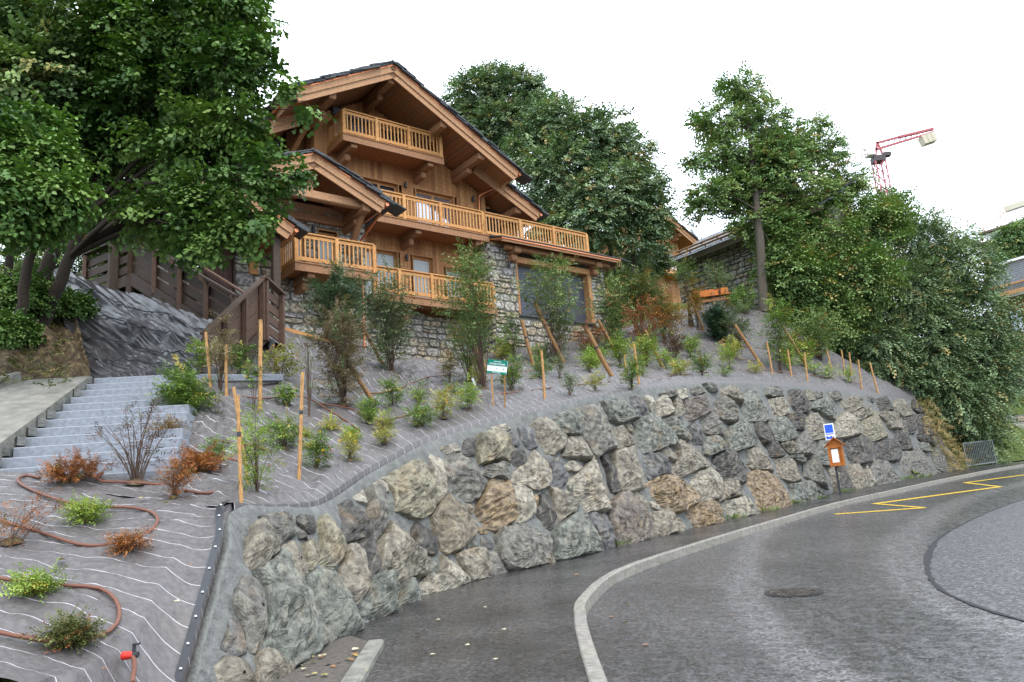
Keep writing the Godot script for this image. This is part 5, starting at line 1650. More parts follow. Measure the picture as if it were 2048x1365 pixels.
	bar(t, "balcony_slab", Vector3(-0.5, 0.8, 0.3), Vector3(20, 0.8, 0.3), 1.6, 0.25, M.grey_wood_x)
	bx(t, "storey", Vector3(0.6, 0.9, -9), Vector3(20, 2.7, -1.2), M.white_plastic)
	for k in 6: bx(t, "window", Vector3(1.6 + k * 2.4, 1.2, -1.2), Vector3(2.8 + k * 2.4, 2.4, -1.12), M.glass)
	bar(t, "eave_slab", Vector3(0.0, 2.9, -0.9), Vector3(20, 2.9, -0.9), 1.4, 0.3, M.grey_wood_x)
	for k in 9: bar(t, "roof_course", Vector3(0.8 + k * 0.2, 3.2 + k * 0.42, -1.2 - k * 0.55), Vector3(20, 3.2 + k * 0.42, -1.2 - k * 0.55), 0.75, 0.16, M.white_plastic, Vector3(0, 0.8, 0.6))
	bar(t, "tan_roof", Vector3(3.0, 7.3, -6.6), Vector3(20, 7.3, -6.6), 2.6, 0.9, M.crane_ballast)
	for k in 9: bar(t, "scaffold_pole", Vector3(-0.3 + k * 0.42, 0.6 + k * 0.55, -0.6 - k * 0.5), Vector3(-0.3 + k * 0.42, 2.9 + k * 0.62, -0.6 - k * 0.5), 0.1, 0.1, M.copper, Vector3.RIGHT)
	for k in 4: bar(t, "scaffold_rail", Vector3(-0.3, 1.4 + k * 0.5, -0.6), Vector3(3.2, 5.6 + k * 0.5, -4.6), 0.08, 0.08, M.copper)
	crane()

func crane():
	var d := 120.0
	var b := atd(1792, 470, d); var topp := atd(1757, 322, d)
	var o := Vector3(topp.x, b.y - 14.0, topp.z)
	var root := thing("tower_crane", o, "red tower crane with a white ballast block above the trees", "crane")
	var H := topp.y - o.y
	var mast := MB.new()
	var w := 0.75
	for sx in [-1, 1]:
		for sz in [-1, 1]: mast.beam(Vector3(sx * w, 0, sz * w), Vector3(sx * w, H, sz * w), 0.15, 0.15, Vector3.RIGHT)
	var n := int(H / 1.5)
	for i in n:
		var y0 := H * i / n
		var y1 := H * (i + 1) / n
		for f in 4:
			var c := [Vector3(-w, 0, w), Vector3(w, 0, w), Vector3(w, 0, -w), Vector3(-w, 0, -w)]
			var a: Vector3 = c[f]
			var e: Vector3 = c[(f + 1) % 4]
			mast.beam(a + Vector3(0, y0, 0), e + Vector3(0, y1, 0), 0.11, 0.11, Vector3(0.3, 0.1, 0.9))
			mast.beam(a + Vector3(0, y0, 0), e + Vector3(0, y0, 0), 0.07, 0.07)
	obj("mast", mast.mesh(), M.crane_red, root)
	# jib direction in the picture: up to the right, counter-jib end at (1868,262); jib fades to the left
	var tip := atd(1868, 264, d) - o
	var piv := atd(1752, 302, d) - o
	var dirv := (tip - piv).normalized()
	var sl := MB.new(); sl.box(Vector3(0, H + 0.2, 0), Vector3(1.7, 0.9, 1.7)); sl.box(Vector3(1.3, H + 0.8, 0.3), Vector3(1.1, 0.6, 1.0))
	obj("slewing_unit", sl.mesh(), M.crane_dark, root)
	bx(root, "cab", piv + Vector3(-1.6, -0.9, -0.8), piv + Vector3(-0.4, 1.0, 0.8), M.white_plastic, 0.1)
	var cj := MB.new()
	cj.beam(piv + Vector3(0, 0.2, 0), tip, 0.3, 0.3)
	cj.beam(piv + Vector3(0.3, 1.3, 0), piv + dirv * 4.2 + Vector3(0, 1.0, 0), 0.3, 0.3)
	cj.beam(piv + dirv * 4.0 + Vector3(0, 1.0, 0), tip + Vector3(0, 0.5, 0), 0.5, 0.36)
	for k in 7: cj.beam(piv + dirv * (1.0 + k) + Vector3(0, 0.2, 0), piv + dirv * (1.5 + k) + Vector3(0, 0.95, 0), 0.12, 0.12)
	cj.beam(piv + Vector3(-0.2, -0.8, 0), piv + Vector3(0.5, 1.5, 0), 0.3, 0.3, Vector3.BACK)
	cj.beam(piv + Vector3(1.0, -0.8, 0), piv + Vector3(0.5, 1.5, 0), 0.25, 0.25, Vector3.BACK)
	obj("counter_jib", cj.mesh(), M.crane_red, root)
	var bl := MB.new()
	for k in 3: bl.box(tip - dirv * (0.5 + k * 0.72) + Vector3(0, -0.9, 0), Vector3(0.66, 1.45, 1.4), Basis(Vector3.BACK, atan2(dirv.y, dirv.x)))
	obj("ballast", bl.mesh(), M.crane_ballast, root)
	var jb := MB.new()
	var je := piv - dirv * 14.0
	for oz in [-0.5, 0.5]: jb.beam(piv + Vector3(0, -0.2, oz), je + Vector3(0, -0.2, oz), 0.1, 0.1)
	jb.beam(piv + Vector3(0, 0.9, 0), je + Vector3(0, 0.5, 0), 0.1, 0.1)
	for k in 12:
		var p0 := piv.lerp(je, k / 12.0); var p1 := piv.lerp(je, (k + 0.5) / 12.0)
		jb.beam(p0 + Vector3(0, -0.2, 0.5), p1 + Vector3(0, 0.7, 0), 0.06, 0.06); jb.beam(p1 + Vector3(0, 0.7, 0), piv.lerp(je, (k + 1) / 12.0) + Vector3(0, -0.2, -0.5), 0.06, 0.06)
	obj("jib", jb.mesh(), M.crane_red, root)

# ------------------------------------------------------------------ plants on the bank
const T_LEAF = [[0.083, 0.158, 0.033], [0.203, 0.307, 0.068], [0.375, 0.315, 0.060]]
const T_LIGHT = [[0.150, 0.255, 0.045], [0.330, 0.435, 0.090], [0.495, 0.420, 0.075]]
const T_YELLOW = [[0.255, 0.285, 0.060], [0.450, 0.435, 0.105], [0.450, 0.240, 0.060]]
const T_RUST = [[0.22, 0.075, 0.028], [0.40, 0.16, 0.045], [0.16, 0.14, 0.04]]
const T_BROWN = [[0.085, 0.042, 0.030], [0.16, 0.085, 0.045], [0.10, 0.12, 0.04]]
const T_GREY = [[0.112, 0.158, 0.090], [0.225, 0.277, 0.143], [0.300, 0.240, 0.105]]

const T_OLIVE = [[0.12, 0.185, 0.07], [0.27, 0.35, 0.14], [0.36, 0.22, 0.08]]

func plant(called: String, label: String, px: float, py: float, w: float, h: float, tone: Array, stems: int, n: int, kind := "small_a", size := 0.6, low := 0.25, lean := 0.0, group := "", flowers := 0):
	var b := on_bank(px, py)
	var k := b.distance_to(eye) / FPX
	var r := RandomNumberGenerator.new(); r.seed = int(px * 7 + py * 13)
	var o := thing(called, b + Vector3(0, -0.02, 0), label, "shrub" if called != "grass_tuft" else "grass", group)
	var H := h * k * (1.22 if py < 860 else 1.0)
	var W := w * k * (0.56 if py < 860 else 0.45)
	var m := MB.new()
	var pos := PackedVector3Array(); var dirs := PackedVector3Array()
	var tips := []
	for i in stems:
		var a := r.randf() * TAU
		var rr := sqrt(r.randf())
		var tip := Vector3(cos(a) * rr * W * 0.9 + lean * k, H * (1.0 - 0.4 * rr * rr) * r.randf_range(0.78, 1.0), sin(a) * rr * W * 0.9)
		var mid := Vector3(tip.x * 0.35, tip.y * 0.5, tip.z * 0.35) + Vector3(r.randf_range(-1, 1), 0, r.randf_range(-1, 1)) * W * 0.12
		var rad: float = clamp(H * 0.008, 0.003, 0.012)
		var path := [Vector3(r.randf_range(-1, 1), -0.05 / max(W, 0.1), r.randf_range(-1, 1)) * W * 0.08, mid, tip]
		var q := []
		var rq := []
		for s in 7: q.append(cat(path, s / 3.0)); rq.append(rad * (1.0 - s / 7.5))
		m.tube(q, rq, 4, false)
		tips.append(tip)
		var cnt := int(ceil(n * 1.35 / float(stems)))
		for j in cnt:
			var t := pow(r.randf(), 0.7) * (1.0 - low) + low
			var p := cat(path, t * 2.0)
			var dv := Vector3(r.randf_range(-1, 1), r.randf_range(-0.2, 0.8), r.randf_range(-1, 1)).normalized()
			# short side twigs carry the leaves away from the stem
			p += dv * r.randf() * min(W * 0.45, 0.30) * (1.1 - 0.3 * t)
			pos.append(p); dirs.append(dv)
	obj("stems", m.mesh(), M.twig, o)
	# soil showing in the planting hole
	var sm := MB.new()
	var sr: float = clamp(W * 0.35, 0.07, 0.16)
	for i in 9:
		var a0 := TAU * i / 9.0
		var a1 := TAU * (i + 1) / 9.0
		var q0 := Vector3(cos(a0), 0, sin(a0)) * sr * (0.8 + 0.4 * nz.get_noise_2d(i * 3.0, px))
		var q1 := Vector3(cos(a1), 0, sin(a1)) * sr * (0.8 + 0.4 * nz.get_noise_2d(((i + 1) % 9) * 3.0, px))
		q0.y = th(b.x + q0.x, b.z + q0.z) - b.y + 0.07; q1.y = th(b.x + q1.x, b.z + q1.z) - b.y + 0.07
		sm.tri(Vector3(0, 0.12, 0), q1, q0)
	obj("soil", sm.mesh(), M.dirt, o)
	scatter(o, "foliage", kind, pos, dirs, size * clamp(k * 62.0, 0.34, 1.5), tone, int(px + py), 0.3)
	for i in flowers:
		var f := MB.new(); f.col = Color(0.75, 0.52, 0.02)
		for j in 5:
			var a0 := TAU * j / 5.0
			f.tri(Vector3.ZERO, Vector3(cos(a0) * 0.024, 0.008, sin(a0) * 0.024), Vector3(cos(a0 + 0.9) * 0.024, 0.008, sin(a0 + 0.9) * 0.024))
			f.tri(Vector3.ZERO, Vector3(cos(a0 + 0.9) * 0.024, 0.008, sin(a0 + 0.9) * 0.024), Vector3(cos(a0) * 0.024, 0.008, sin(a0) * 0.024))
		var p: Vector3 = tips[i % tips.size()] + Vector3(r.randf_range(-0.06, 0.06), r.randf_range(-0.05, 0.04), 0.04)
		var fo := obj("flower", f.mesh(), M.leaf, o, p)
		fo.rotation = Vector3(1.0, r.randf() * TAU, 0)
	return o

func planting():
	# sheet left of the wall end, nearest first
	plant("low_bush", "round bush of small green and reddish leaves by the lowest hose loop", 140, 1306, 88, 62, [[0.07, 0.085, 0.03], [0.16, 0.18, 0.06], [0.25, 0.09, 0.04]], 26, 330, "small_a", 0.62, 0.15)
	plant("low_bush", "low light green bush with one yellow leaf inside a hose loop", 60, 1197, 100, 42, T_LIGHT, 18, 200, "small_b", 0.62, 0.15, 6)
	plant("low_bush", "spreading green cushion bush beside the second hose loop", 172, 1052, 92, 46, T_LIGHT, 24, 330, "small_a", 0.55, 0.15)
	plant("dry_bush", "dried brown creeping bush beside the seam of the cover", 245, 1118, 80, 48, T_RUST, 22, 190, "small_a", 0.55, 0.2, 8)
	plant("dry_bush", "sparse rusty red bush with long thin twigs above the low green one", 20, 1098, 150, 95, T_RUST, 16, 110, "small_b", 0.5, 0.1, 20)
	plant("dry_bush", "dry orange heather-like bush in front of the lowest step", 130, 975, 120, 46, T_RUST, 24, 170, "needle_a", 0.8, 0.2, 16)
	plant("bare_shrub", "tall bare-stemmed shrub with small brown leaves before the granite steps", 270, 975, 170, 185, T_BROWN, 20, 150, "small_b", 0.55, 0.3, 0)
	plant("dry_bush", "upright rusty bush between two hose loops", 348, 1006, 70, 92, T_RUST, 16, 190, "small_a", 0.55, 0.2, 8)
	plant("dry_bush", "brown low bush close beside the granite steps", 335, 890, 75, 50, [[0.16, 0.08, 0.03], [0.26, 0.17, 0.05]], 16, 150, "small_a", 0.55)
	plant("grass_tuft", "green grassy tuft with pale stems beside the granite steps", 372, 832, 60, 62, T_LEAF, 30, 160, "needle_a", 1.3, 0.1)
	plant("leafy_shrub", "small green shrub with whitish tips near the rusty bush", 432, 925, 46, 52, T_LEAF, 10, 80, "small_b", 0.55)
	plant("dry_bush", "orange dry patch of low twigs near the curved hose", 400, 955, 80, 40, T_RUST, 16, 120, "needle_a", 0.9)
	plant("leafy_shrub", "tall light green sapling tied to the pair of stakes", 515, 1000, 100, 190, T_LIGHT, 9, 190, "small_b", 0.75, 0.15)
	plant("leafy_shrub", "broad fresh green bush right of the paired stakes", 568, 905, 92, 72, T_LEAF, 20, 240, "small_a", 0.6)
	plant("flowering_shrub", "green shrub with yellow flowers at the tall single stake", 632, 948, 62, 88, T_LEAF, 14, 170, "small_b", 0.6, 0.2, 0, "", 5)
	plant("flowering_shrub", "yellow-flowered shrub nearest the top of the boulder wall", 700, 928, 46, 72, T_YELLOW, 12, 100, "small_b", 0.5, 0.2, 0, "", 6)
	plant("leafy_shrub", "thin yellowish shrub above the bend of the wall top", 770, 892, 55, 38, T_YELLOW, 10, 75, "small_b", 0.5)
	plant("leafy_shrub", "low yellow-green shrub behind the yellow-flowered ones", 662, 872, 55, 30, T_YELLOW, 12, 90, "small_a", 0.55)
	plant("leafy_shrub", "little green shrub at the foot of the brown conifer", 738, 842, 36, 38, T_LEAF, 10, 70, "small_b", 0.55)
	plant("leafy_shrub", "upright bright green shrub right of the long leaning log", 785, 822, 38, 58, T_LEAF, 14, 120, "small_a", 0.6)
	plant("flowering_shrub", "low green mound with a few yellow flowers above the wall", 838, 856, 70, 36, T_LEAF, 22, 210, "small_a", 0.5, 0.15, 6, "", 3)
	plant("bare_shrub", "pale twiggy shrub with few leaves near the green mound", 842, 812, 40, 46, T_GREY, 14, 60, "small_b", 0.5)
	plant("leafy_shrub", "yellow-green spreading shrub left of the info sign", 888, 842, 58, 55, T_YELLOW, 16, 130, "small_b", 0.55)
	plant("leafy_shrub", "compact yellow-green shrub just left of the sign posts", 940, 826, 44, 52, T_LIGHT, 14, 140, "small_a", 0.55)
	plant("leafy_shrub", "thin reddish green shrub on the upper bank left of the sign", 900, 772, 34, 58, [[0.14, 0.13, 0.04], [0.24, 0.2, 0.05], [0.3, 0.08, 0.04]], 10, 70, "small_b", 0.55)
	plant("leafy_shrub", "dense green shrub right behind the info sign", 1025, 785, 44, 62, T_LEAF, 16, 170, "small_a", 0.6)
	plant("leafy_shrub", "green shrub at the thin stake right of the sign", 1082, 768, 34, 46, T_LEAF, 12, 90, "small_b", 0.55)
	plant("bare_shrub", "grey twiggy little shrub below the fan-shaped tree", 1120, 758, 30, 48, T_GREY, 14, 45, "small_b", 0.45)
	plant("leafy_shrub", "small grey-green shrub above the cap of the wall", 1140, 792, 28, 38, T_GREY, 12, 70, "small_a", 0.5)
	plant("leafy_shrub", "yellow-green shrub left of the leaning log pair", 1180, 748, 32, 40, T_LIGHT, 12, 90, "small_b", 0.55)
	plant("leafy_shrub", "sparse yellowish shrub low on the middle bank", 1192, 782, 34, 30, T_YELLOW, 10, 60, "small_b", 0.5)
	plant("leafy_shrub", "narrow green shrub in a sag of the cover above the wall", 1264, 782, 26, 62, T_LEAF, 12, 100, "small_a", 0.6)
	plant("leafy_shrub", "light green sapling left of the thin stake pair", 1243, 735, 36, 56, T_LIGHT, 12, 100, "small_b", 0.6)
	plant("leafy_shrub", "light green sapling right of the thin stake pair", 1294, 742, 42, 68, T_LIGHT, 12, 130, "small_b", 0.6)
	plant("leafy_shrub", "little yellow-green shrub under the dark red one", 1354, 755, 26, 30, T_LIGHT, 10, 60, "small_a", 0.5)
	plant("dry_bush", "dark red-brown bare bush on the right bank", 1352, 722, 36, 44, T_BROWN, 18, 90, "small_b", 0.5)
	plant("leafy_shrub", "upright green shrub alone on the right bank", 1406, 758, 28, 50, T_LEAF, 12, 110, "small_a", 0.55)
	plant("leafy_shrub", "thin yellow-green shrub on the right bank", 1460, 742, 32, 50, T_LIGHT, 10, 55, "small_b", 0.5)
	plant("leafy_shrub", "tiny yellow shrub right of the long leaning log on the right bank", 1513, 750, 16, 18, T_YELLOW, 8, 26, "small_b", 0.45)
	plant("leafy_shrub", "tiny green plant low between two right bank shrubs", 1450, 757, 16, 16, T_LEAF, 8, 30, "small_a", 0.45)
	for q in [[1580, 742], [1632, 752], [1660, 762], [1700, 768], [1610, 735]]:
		plant("leafy_shrub", "tiny green plant at a thin stake near the far wall end", q[0], q[1], 20, 24, T_LIGHT, 8, 34, "small_a", 0.5, 0.25, 0, "tiny plants at the far stakes")
	# upper left, by the landing
	plant("leafy_shrub", "light green leafy plant at the foot of the wooden stairs", 402, 748, 44, 62, T_LIGHT, 8, 70, "maple_a", 0.45)
	plant("leafy_shrub", "pale dry climber between two stakes before the wooden railing", 440, 792, 44, 130, [[0.26, 0.21, 0.13], [0.36, 0.30, 0.19], [0.16, 0.2, 0.05]], 10, 150, "small_b", 0.6, 0.35)
	plant("leafy_shrub", "green leafy plant below the wooden railing", 478, 760, 60, 66, T_LEAF, 9, 100, "maple_a", 0.42)
	plant("leafy_shrub", "bare-stemmed sapling with a green top beside the tall stake", 507, 830, 36, 110, T_LEAF, 4, 46, "maple_a", 0.4, 0.6)
	plant("leafy_shrub", "yellow-leaved shrub right of the tall stake", 562, 768, 56, 72, T_YELLOW, 9, 110, "small_b", 0.7, 0.3)
	plant("leafy_shrub", "low green shrub below the yellow-leaved one", 572, 812, 50, 38, T_LEAF, 10, 90, "maple_a", 0.36)
	plant("bare_shrub", "tall thin bare rods beside the single tall stake", 618, 842, 24, 150, T_OLIVE, 9, 22, "small_b", 0.4, 0.4)
	# tall shrubs in front of the house
	plant("tall_shrub", "tall half-dead conifer, brown below and grey-green on top", 688, 815, 90, 190, [[0.20, 0.15, 0.10], [0.30, 0.25, 0.16], [0.16, 0.24, 0.12]], 26, 260, "needle_a", 1.15, 0.08, -8)
	plant("tall_shrub", "upper grey-green shoots of the conifer before the small balcony", 690, 700, 86, 140, [[0.10, 0.16, 0.10], [0.20, 0.27, 0.16], [0.2, 0.12, 0.08]], 16, 380, "needle_a", 1.25, 0.2, -8)
	plant("tall_shrub", "tall leafy green shrub before the lower balcony's left end", 782, 748, 105, 188, T_GREY, 22, 560, "small_a", 0.75, 0.1, -6)
	plant("tall_shrub", "tall dense shrub with dark leaning stems before the lower balcony", 968, 782, 120, 262, T_OLIVE, 22, 620, "small_a", 0.78, 0.42, -26)
	plant("tall_shrub", "leafy lower shoots at the foot of the dense leaning shrub", 940, 765, 60, 130, T_LEAF, 12, 200, "small_b", 0.62, 0.1, -6)
	plant("tall_shrub", "fan-shaped multi-stemmed tree before the dark shutter", 1112, 728, 150, 196, T_OLIVE, 26, 520, "small_a", 0.68, 0.5, 0)
	plant("tall_shrub", "leafy shoot at the foot of the fan-shaped tree", 1118, 725, 44, 100, T_LEAF, 9, 130, "small_b", 0.55, 0.1, 6)
	plant("tall_shrub", "slim green shrub before the stone bay's left pillar", 1028, 728, 34, 96, T_LEAF, 8, 110, "small_a", 0.6, 0.2)
	plant("tall_shrub", "dense tall green shrub at the right corner of the stone bay", 1232, 700, 72, 140, T_OLIVE, 24, 480, "small_a", 0.62, 0.05, 6)
	plant("tall_shrub", "airy light green crown right of the stone bay", 1280, 690, 120, 140, [[0.10, 0.14, 0.05], [0.19, 0.24, 0.09], [0.30, 0.16, 0.05]], 24, 560, "small_b", 0.62, 0.45, 4)
	plant("dry_bush", "tall orange-leaved dry shrub on the right bank", 1290, 728, 76, 130, T_RUST, 14, 230, "small_b", 0.6, 0.25, 14)
	plant("dry_bush", "rusty orange low branches before the stone bay's foot", 1180, 705, 90, 44, T_RUST, 14, 130, "small_b", 0.5, 0.2, 10)
	plant("dry_bush", "yellow-orange upright dry shrub near the orange bench", 1345, 690, 46, 96, [[0.30, 0.17, 0.04], [0.40, 0.27, 0.07]], 12, 170, "small_b", 0.55, 0.2, 2)
	plant("young_conifer", "dark green young fir below the orange bench", 1440, 685, 40, 66, [[0.022, 0.055, 0.03], [0.05, 0.10, 0.05]], 24, 420, "needle_a", 0.6, 0.05)
	plant("tall_shrub", "grey-green shrub with pale stems beside the young fir", 1480, 700, 70, 80, T_GREY, 18, 190, "small_b", 0.55, 0.2)
	plant("tall_shrub", "olive young tree at the barn's near corner", 1375, 592, 40, 60, T_OLIVE, 10, 90, "small_a", 0.6, 0.4)
	plant("tall_shrub", "dark leafy young tree before the barn's stone wall", 1440, 588, 44, 50, T_GREY, 12, 110, "small_a", 0.6, 0.2)
	plant("tall_shrub", "light green thicket under the tall maple", 1490, 628, 70, 44, T_LEAF, 16, 170, "small_a", 0.62, 0.1)
	plant("tall_shrub", "green sapling between the long leaning log and the far stakes", 1562, 745, 60, 130, T_LEAF, 12, 230, "small_b", 0.62, 0.2)
	plant("tall_shrub", "leafy shrub beside the thin rods on the right bank", 1330, 690, 40, 110, T_OLIVE, 12, 200, "small_a", 0.6, 0.1)
	plant("dry_bush", "ochre twiggy shrub left of the orange bench", 1398, 660, 40, 90, [[0.28, 0.17, 0.04], [0.36, 0.26, 0.08], [0.12, 0.16, 0.04]], 12, 140, "small_b", 0.55, 0.3)
	plant("tall_shrub", "green bushy edge between bank and dense bush", 1640, 720, 90, 90, T_OLIVE, 20, 330, "small_a", 0.65, 0.05)
	# many more small plants set out over the bank
	var pr := RandomNumberGenerator.new(); pr.seed = 4242
	for i in 34:
		var x := pr.randf_range(560, 1640)
		var y0 := 905.0 - (x - 700.0) * 0.38 if x < 1000 else 792.0 - (x - 1000.0) * 0.05
		var y := y0 - pr.randf_range(15, 75)
		var g := pr.randf()
		plant("leafy_shrub", "small green shrub planted through the cover on the bank" if g < 0.6 else "small yellowish shrub planted through the cover on the bank", x, y, pr.randf_range(18, 34), pr.randf_range(22, 44), T_LEAF if g < 0.3 else (T_LIGHT if g < 0.6 else T_YELLOW), 9, int(pr.randf_range(30, 70)), "small_a" if g < 0.5 else "small_b", 0.5, 0.2, 0, "small green shrubs on the bank" if g < 0.6 else "small yellowish shrubs on the bank")
	# stakes and logs
	for s in [[475, 792, 482, 1012, 0.019, "nearest thin wooden stake of the pair at the wall's level cap"], [467, 775, 498, 984, 0.019, "slanting thin stake crossing the one at the wall's level cap"], [605, 745, 597, 972, 0.022, "tall single stake among yellow-flowered shrubs"], [521, 640, 519, 830, 0.032, "thick tall stake before the wooden railing's corner"], [411, 665, 422, 788, 0.024, "stake at the low end of the wooden railing"], [452, 690, 452, 800, 0.024, "stake right of the pale dry climber"], [1083, 702, 1090, 802, 0.028, "thin stake on the bank right of the info sign"], [1249, 710, 1253, 757, 0.03, "short stake of the pair left of a light sapling"], [1268, 690, 1279, 772, 0.03, "long stake of the pair left of a light sapling"], [1534, 685, 1546, 752, 0.035, ""], [1576, 700, 1584, 757, 0.035, ""], [1609, 705, 1616, 767, 0.035, ""], [1683, 700, 1690, 747, 0.035, ""], [1699, 705, 1704, 752, 0.035, ""], [1717, 720, 1724, 778, 0.035, ""], [1740, 726, 1756, 785, 0.04, "leaning stake at the wall's far end before the dense bush"], [1654, 700, 1664, 742, 0.035, ""]]:
		stake("wooden_stake", s, M.stake_y, s[5] if s[5] else "thin upright stake on the bank above the far part of the wall", "stake", "stakes above the far wall" if s[5] == "" else "")
	for s in [[664, 680, 748, 806, 0.045, "long peeled log leaning against the half-dead conifer"], [724, 652, 768, 735, 0.045, "leaning log behind the half-dead conifer"], [918, 640, 978, 752, 0.061, "leaning log tied to the dense shrub behind the sign"], [1043, 640, 1068, 738, 0.061, "leaning log before the stone bay's left pillar"], [1070, 606, 1128, 728, 0.072, "thick log leaning before the dark shutter"], [1174, 660, 1226, 758, 0.065, "split brown log leaning on the middle bank"], [1196, 640, 1232, 705, 0.065, "grey log leaning at the stone bay's right corner"], [1290, 660, 1326, 737, 0.065, "leaning log beside the orange dry shrub"], [1256, 622, 1290, 690, 0.058, "grey log leaning inside the airy shrub"], [1313, 612, 1332, 655, 0.036, "short pale rod leaning above the orange dry shrub"], [1470, 650, 1527, 738, 0.061, "long pale log leaning beside the young fir"], [1566, 652, 1617, 738, 0.050, "long log leaning near the far stakes"], [1380, 590, 1407, 660, 0.061, "grey log leaning left of the orange bench"]]:
		stake("leaning_log", s, M.log_y if s[4] < 0.1 else M.stake_y, s[5], "log", "")

func stake(called: String, s: Array, mat: Material, label: String, category: String, group: String):
	var b := on_bank(s[2], s[3])
	var t := atd(s[0], s[1], -b.z - (0.25 if called == "leaning_log" else 0.0))
	var o := thing(called, b, label, category, group)
	var L := (t - b).length()
	var y := (t - b).normalized()
	var x := y.cross(Vector3.BACK).normalized()
	o.basis = Basis(x, y, x.cross(y))
	var m := MB.new()
	var path := []
	var rad := []
	for i in 7:
		path.append(Vector3(nz.get_noise_2d(i * 2.0, s[0]) * s[4] * 0.35, lerp(-0.15, L, i / 6.0), nz.get_noise_2d(i * 2.0 + 50, s[0]) * s[4] * 0.35)); rad.append(s[4] * (1.04 - 0.012 * i + 0.06 * nz.get_noise_2d(i * 5.0, s[1])))
	m.tube(path, rad, 9)
	obj("shaft", m.mesh(), mat, o)
	if called == "leaning_log" or s[4] < 0.024:
		var tie := MB.new()
		tie.tube([Vector3(0, L * 0.62, 0), Vector3(0, L * 0.62 + 0.05, 0)], [s[4] * 1.12, s[4] * 1.12], 9)
		obj("tie", tie.mesh(), M.metal_dark if s[4] < 0.07 else M.hose, o)

# ------------------------------------------------------------------ hoses, signs, bench, barrier and litter
func hose(px: Array, rad: float, label: String, group := ""):
	var pts := []
	for q in px: pts.append(on_bank(q[0], q[1], 0.0))
	var path := resample(pts, 0.10)
	var rr := []
	for i in path.size():
		path[i].y = max(path[i].y, th(path[i].x, path[i].z)) + 0.065
		rr.append(rad)
	var m := MB.new(); m.tube(path, rr, 7)
	tag(obj("drip_hose", m.mesh(), M.hose), label, "hose", group)

func flat_text(txt: String, h: float, depth: float) -> TextMesh:
	var t := TextMesh.new(); t.text = txt
	var f := SystemFont.new(); f.font_names = PackedStringArray(["Droid Sans"]); f.font_weight = 700
	t.font = f; t.font_size = 32; t.pixel_size = h / 32.0; t.depth = depth
	return t

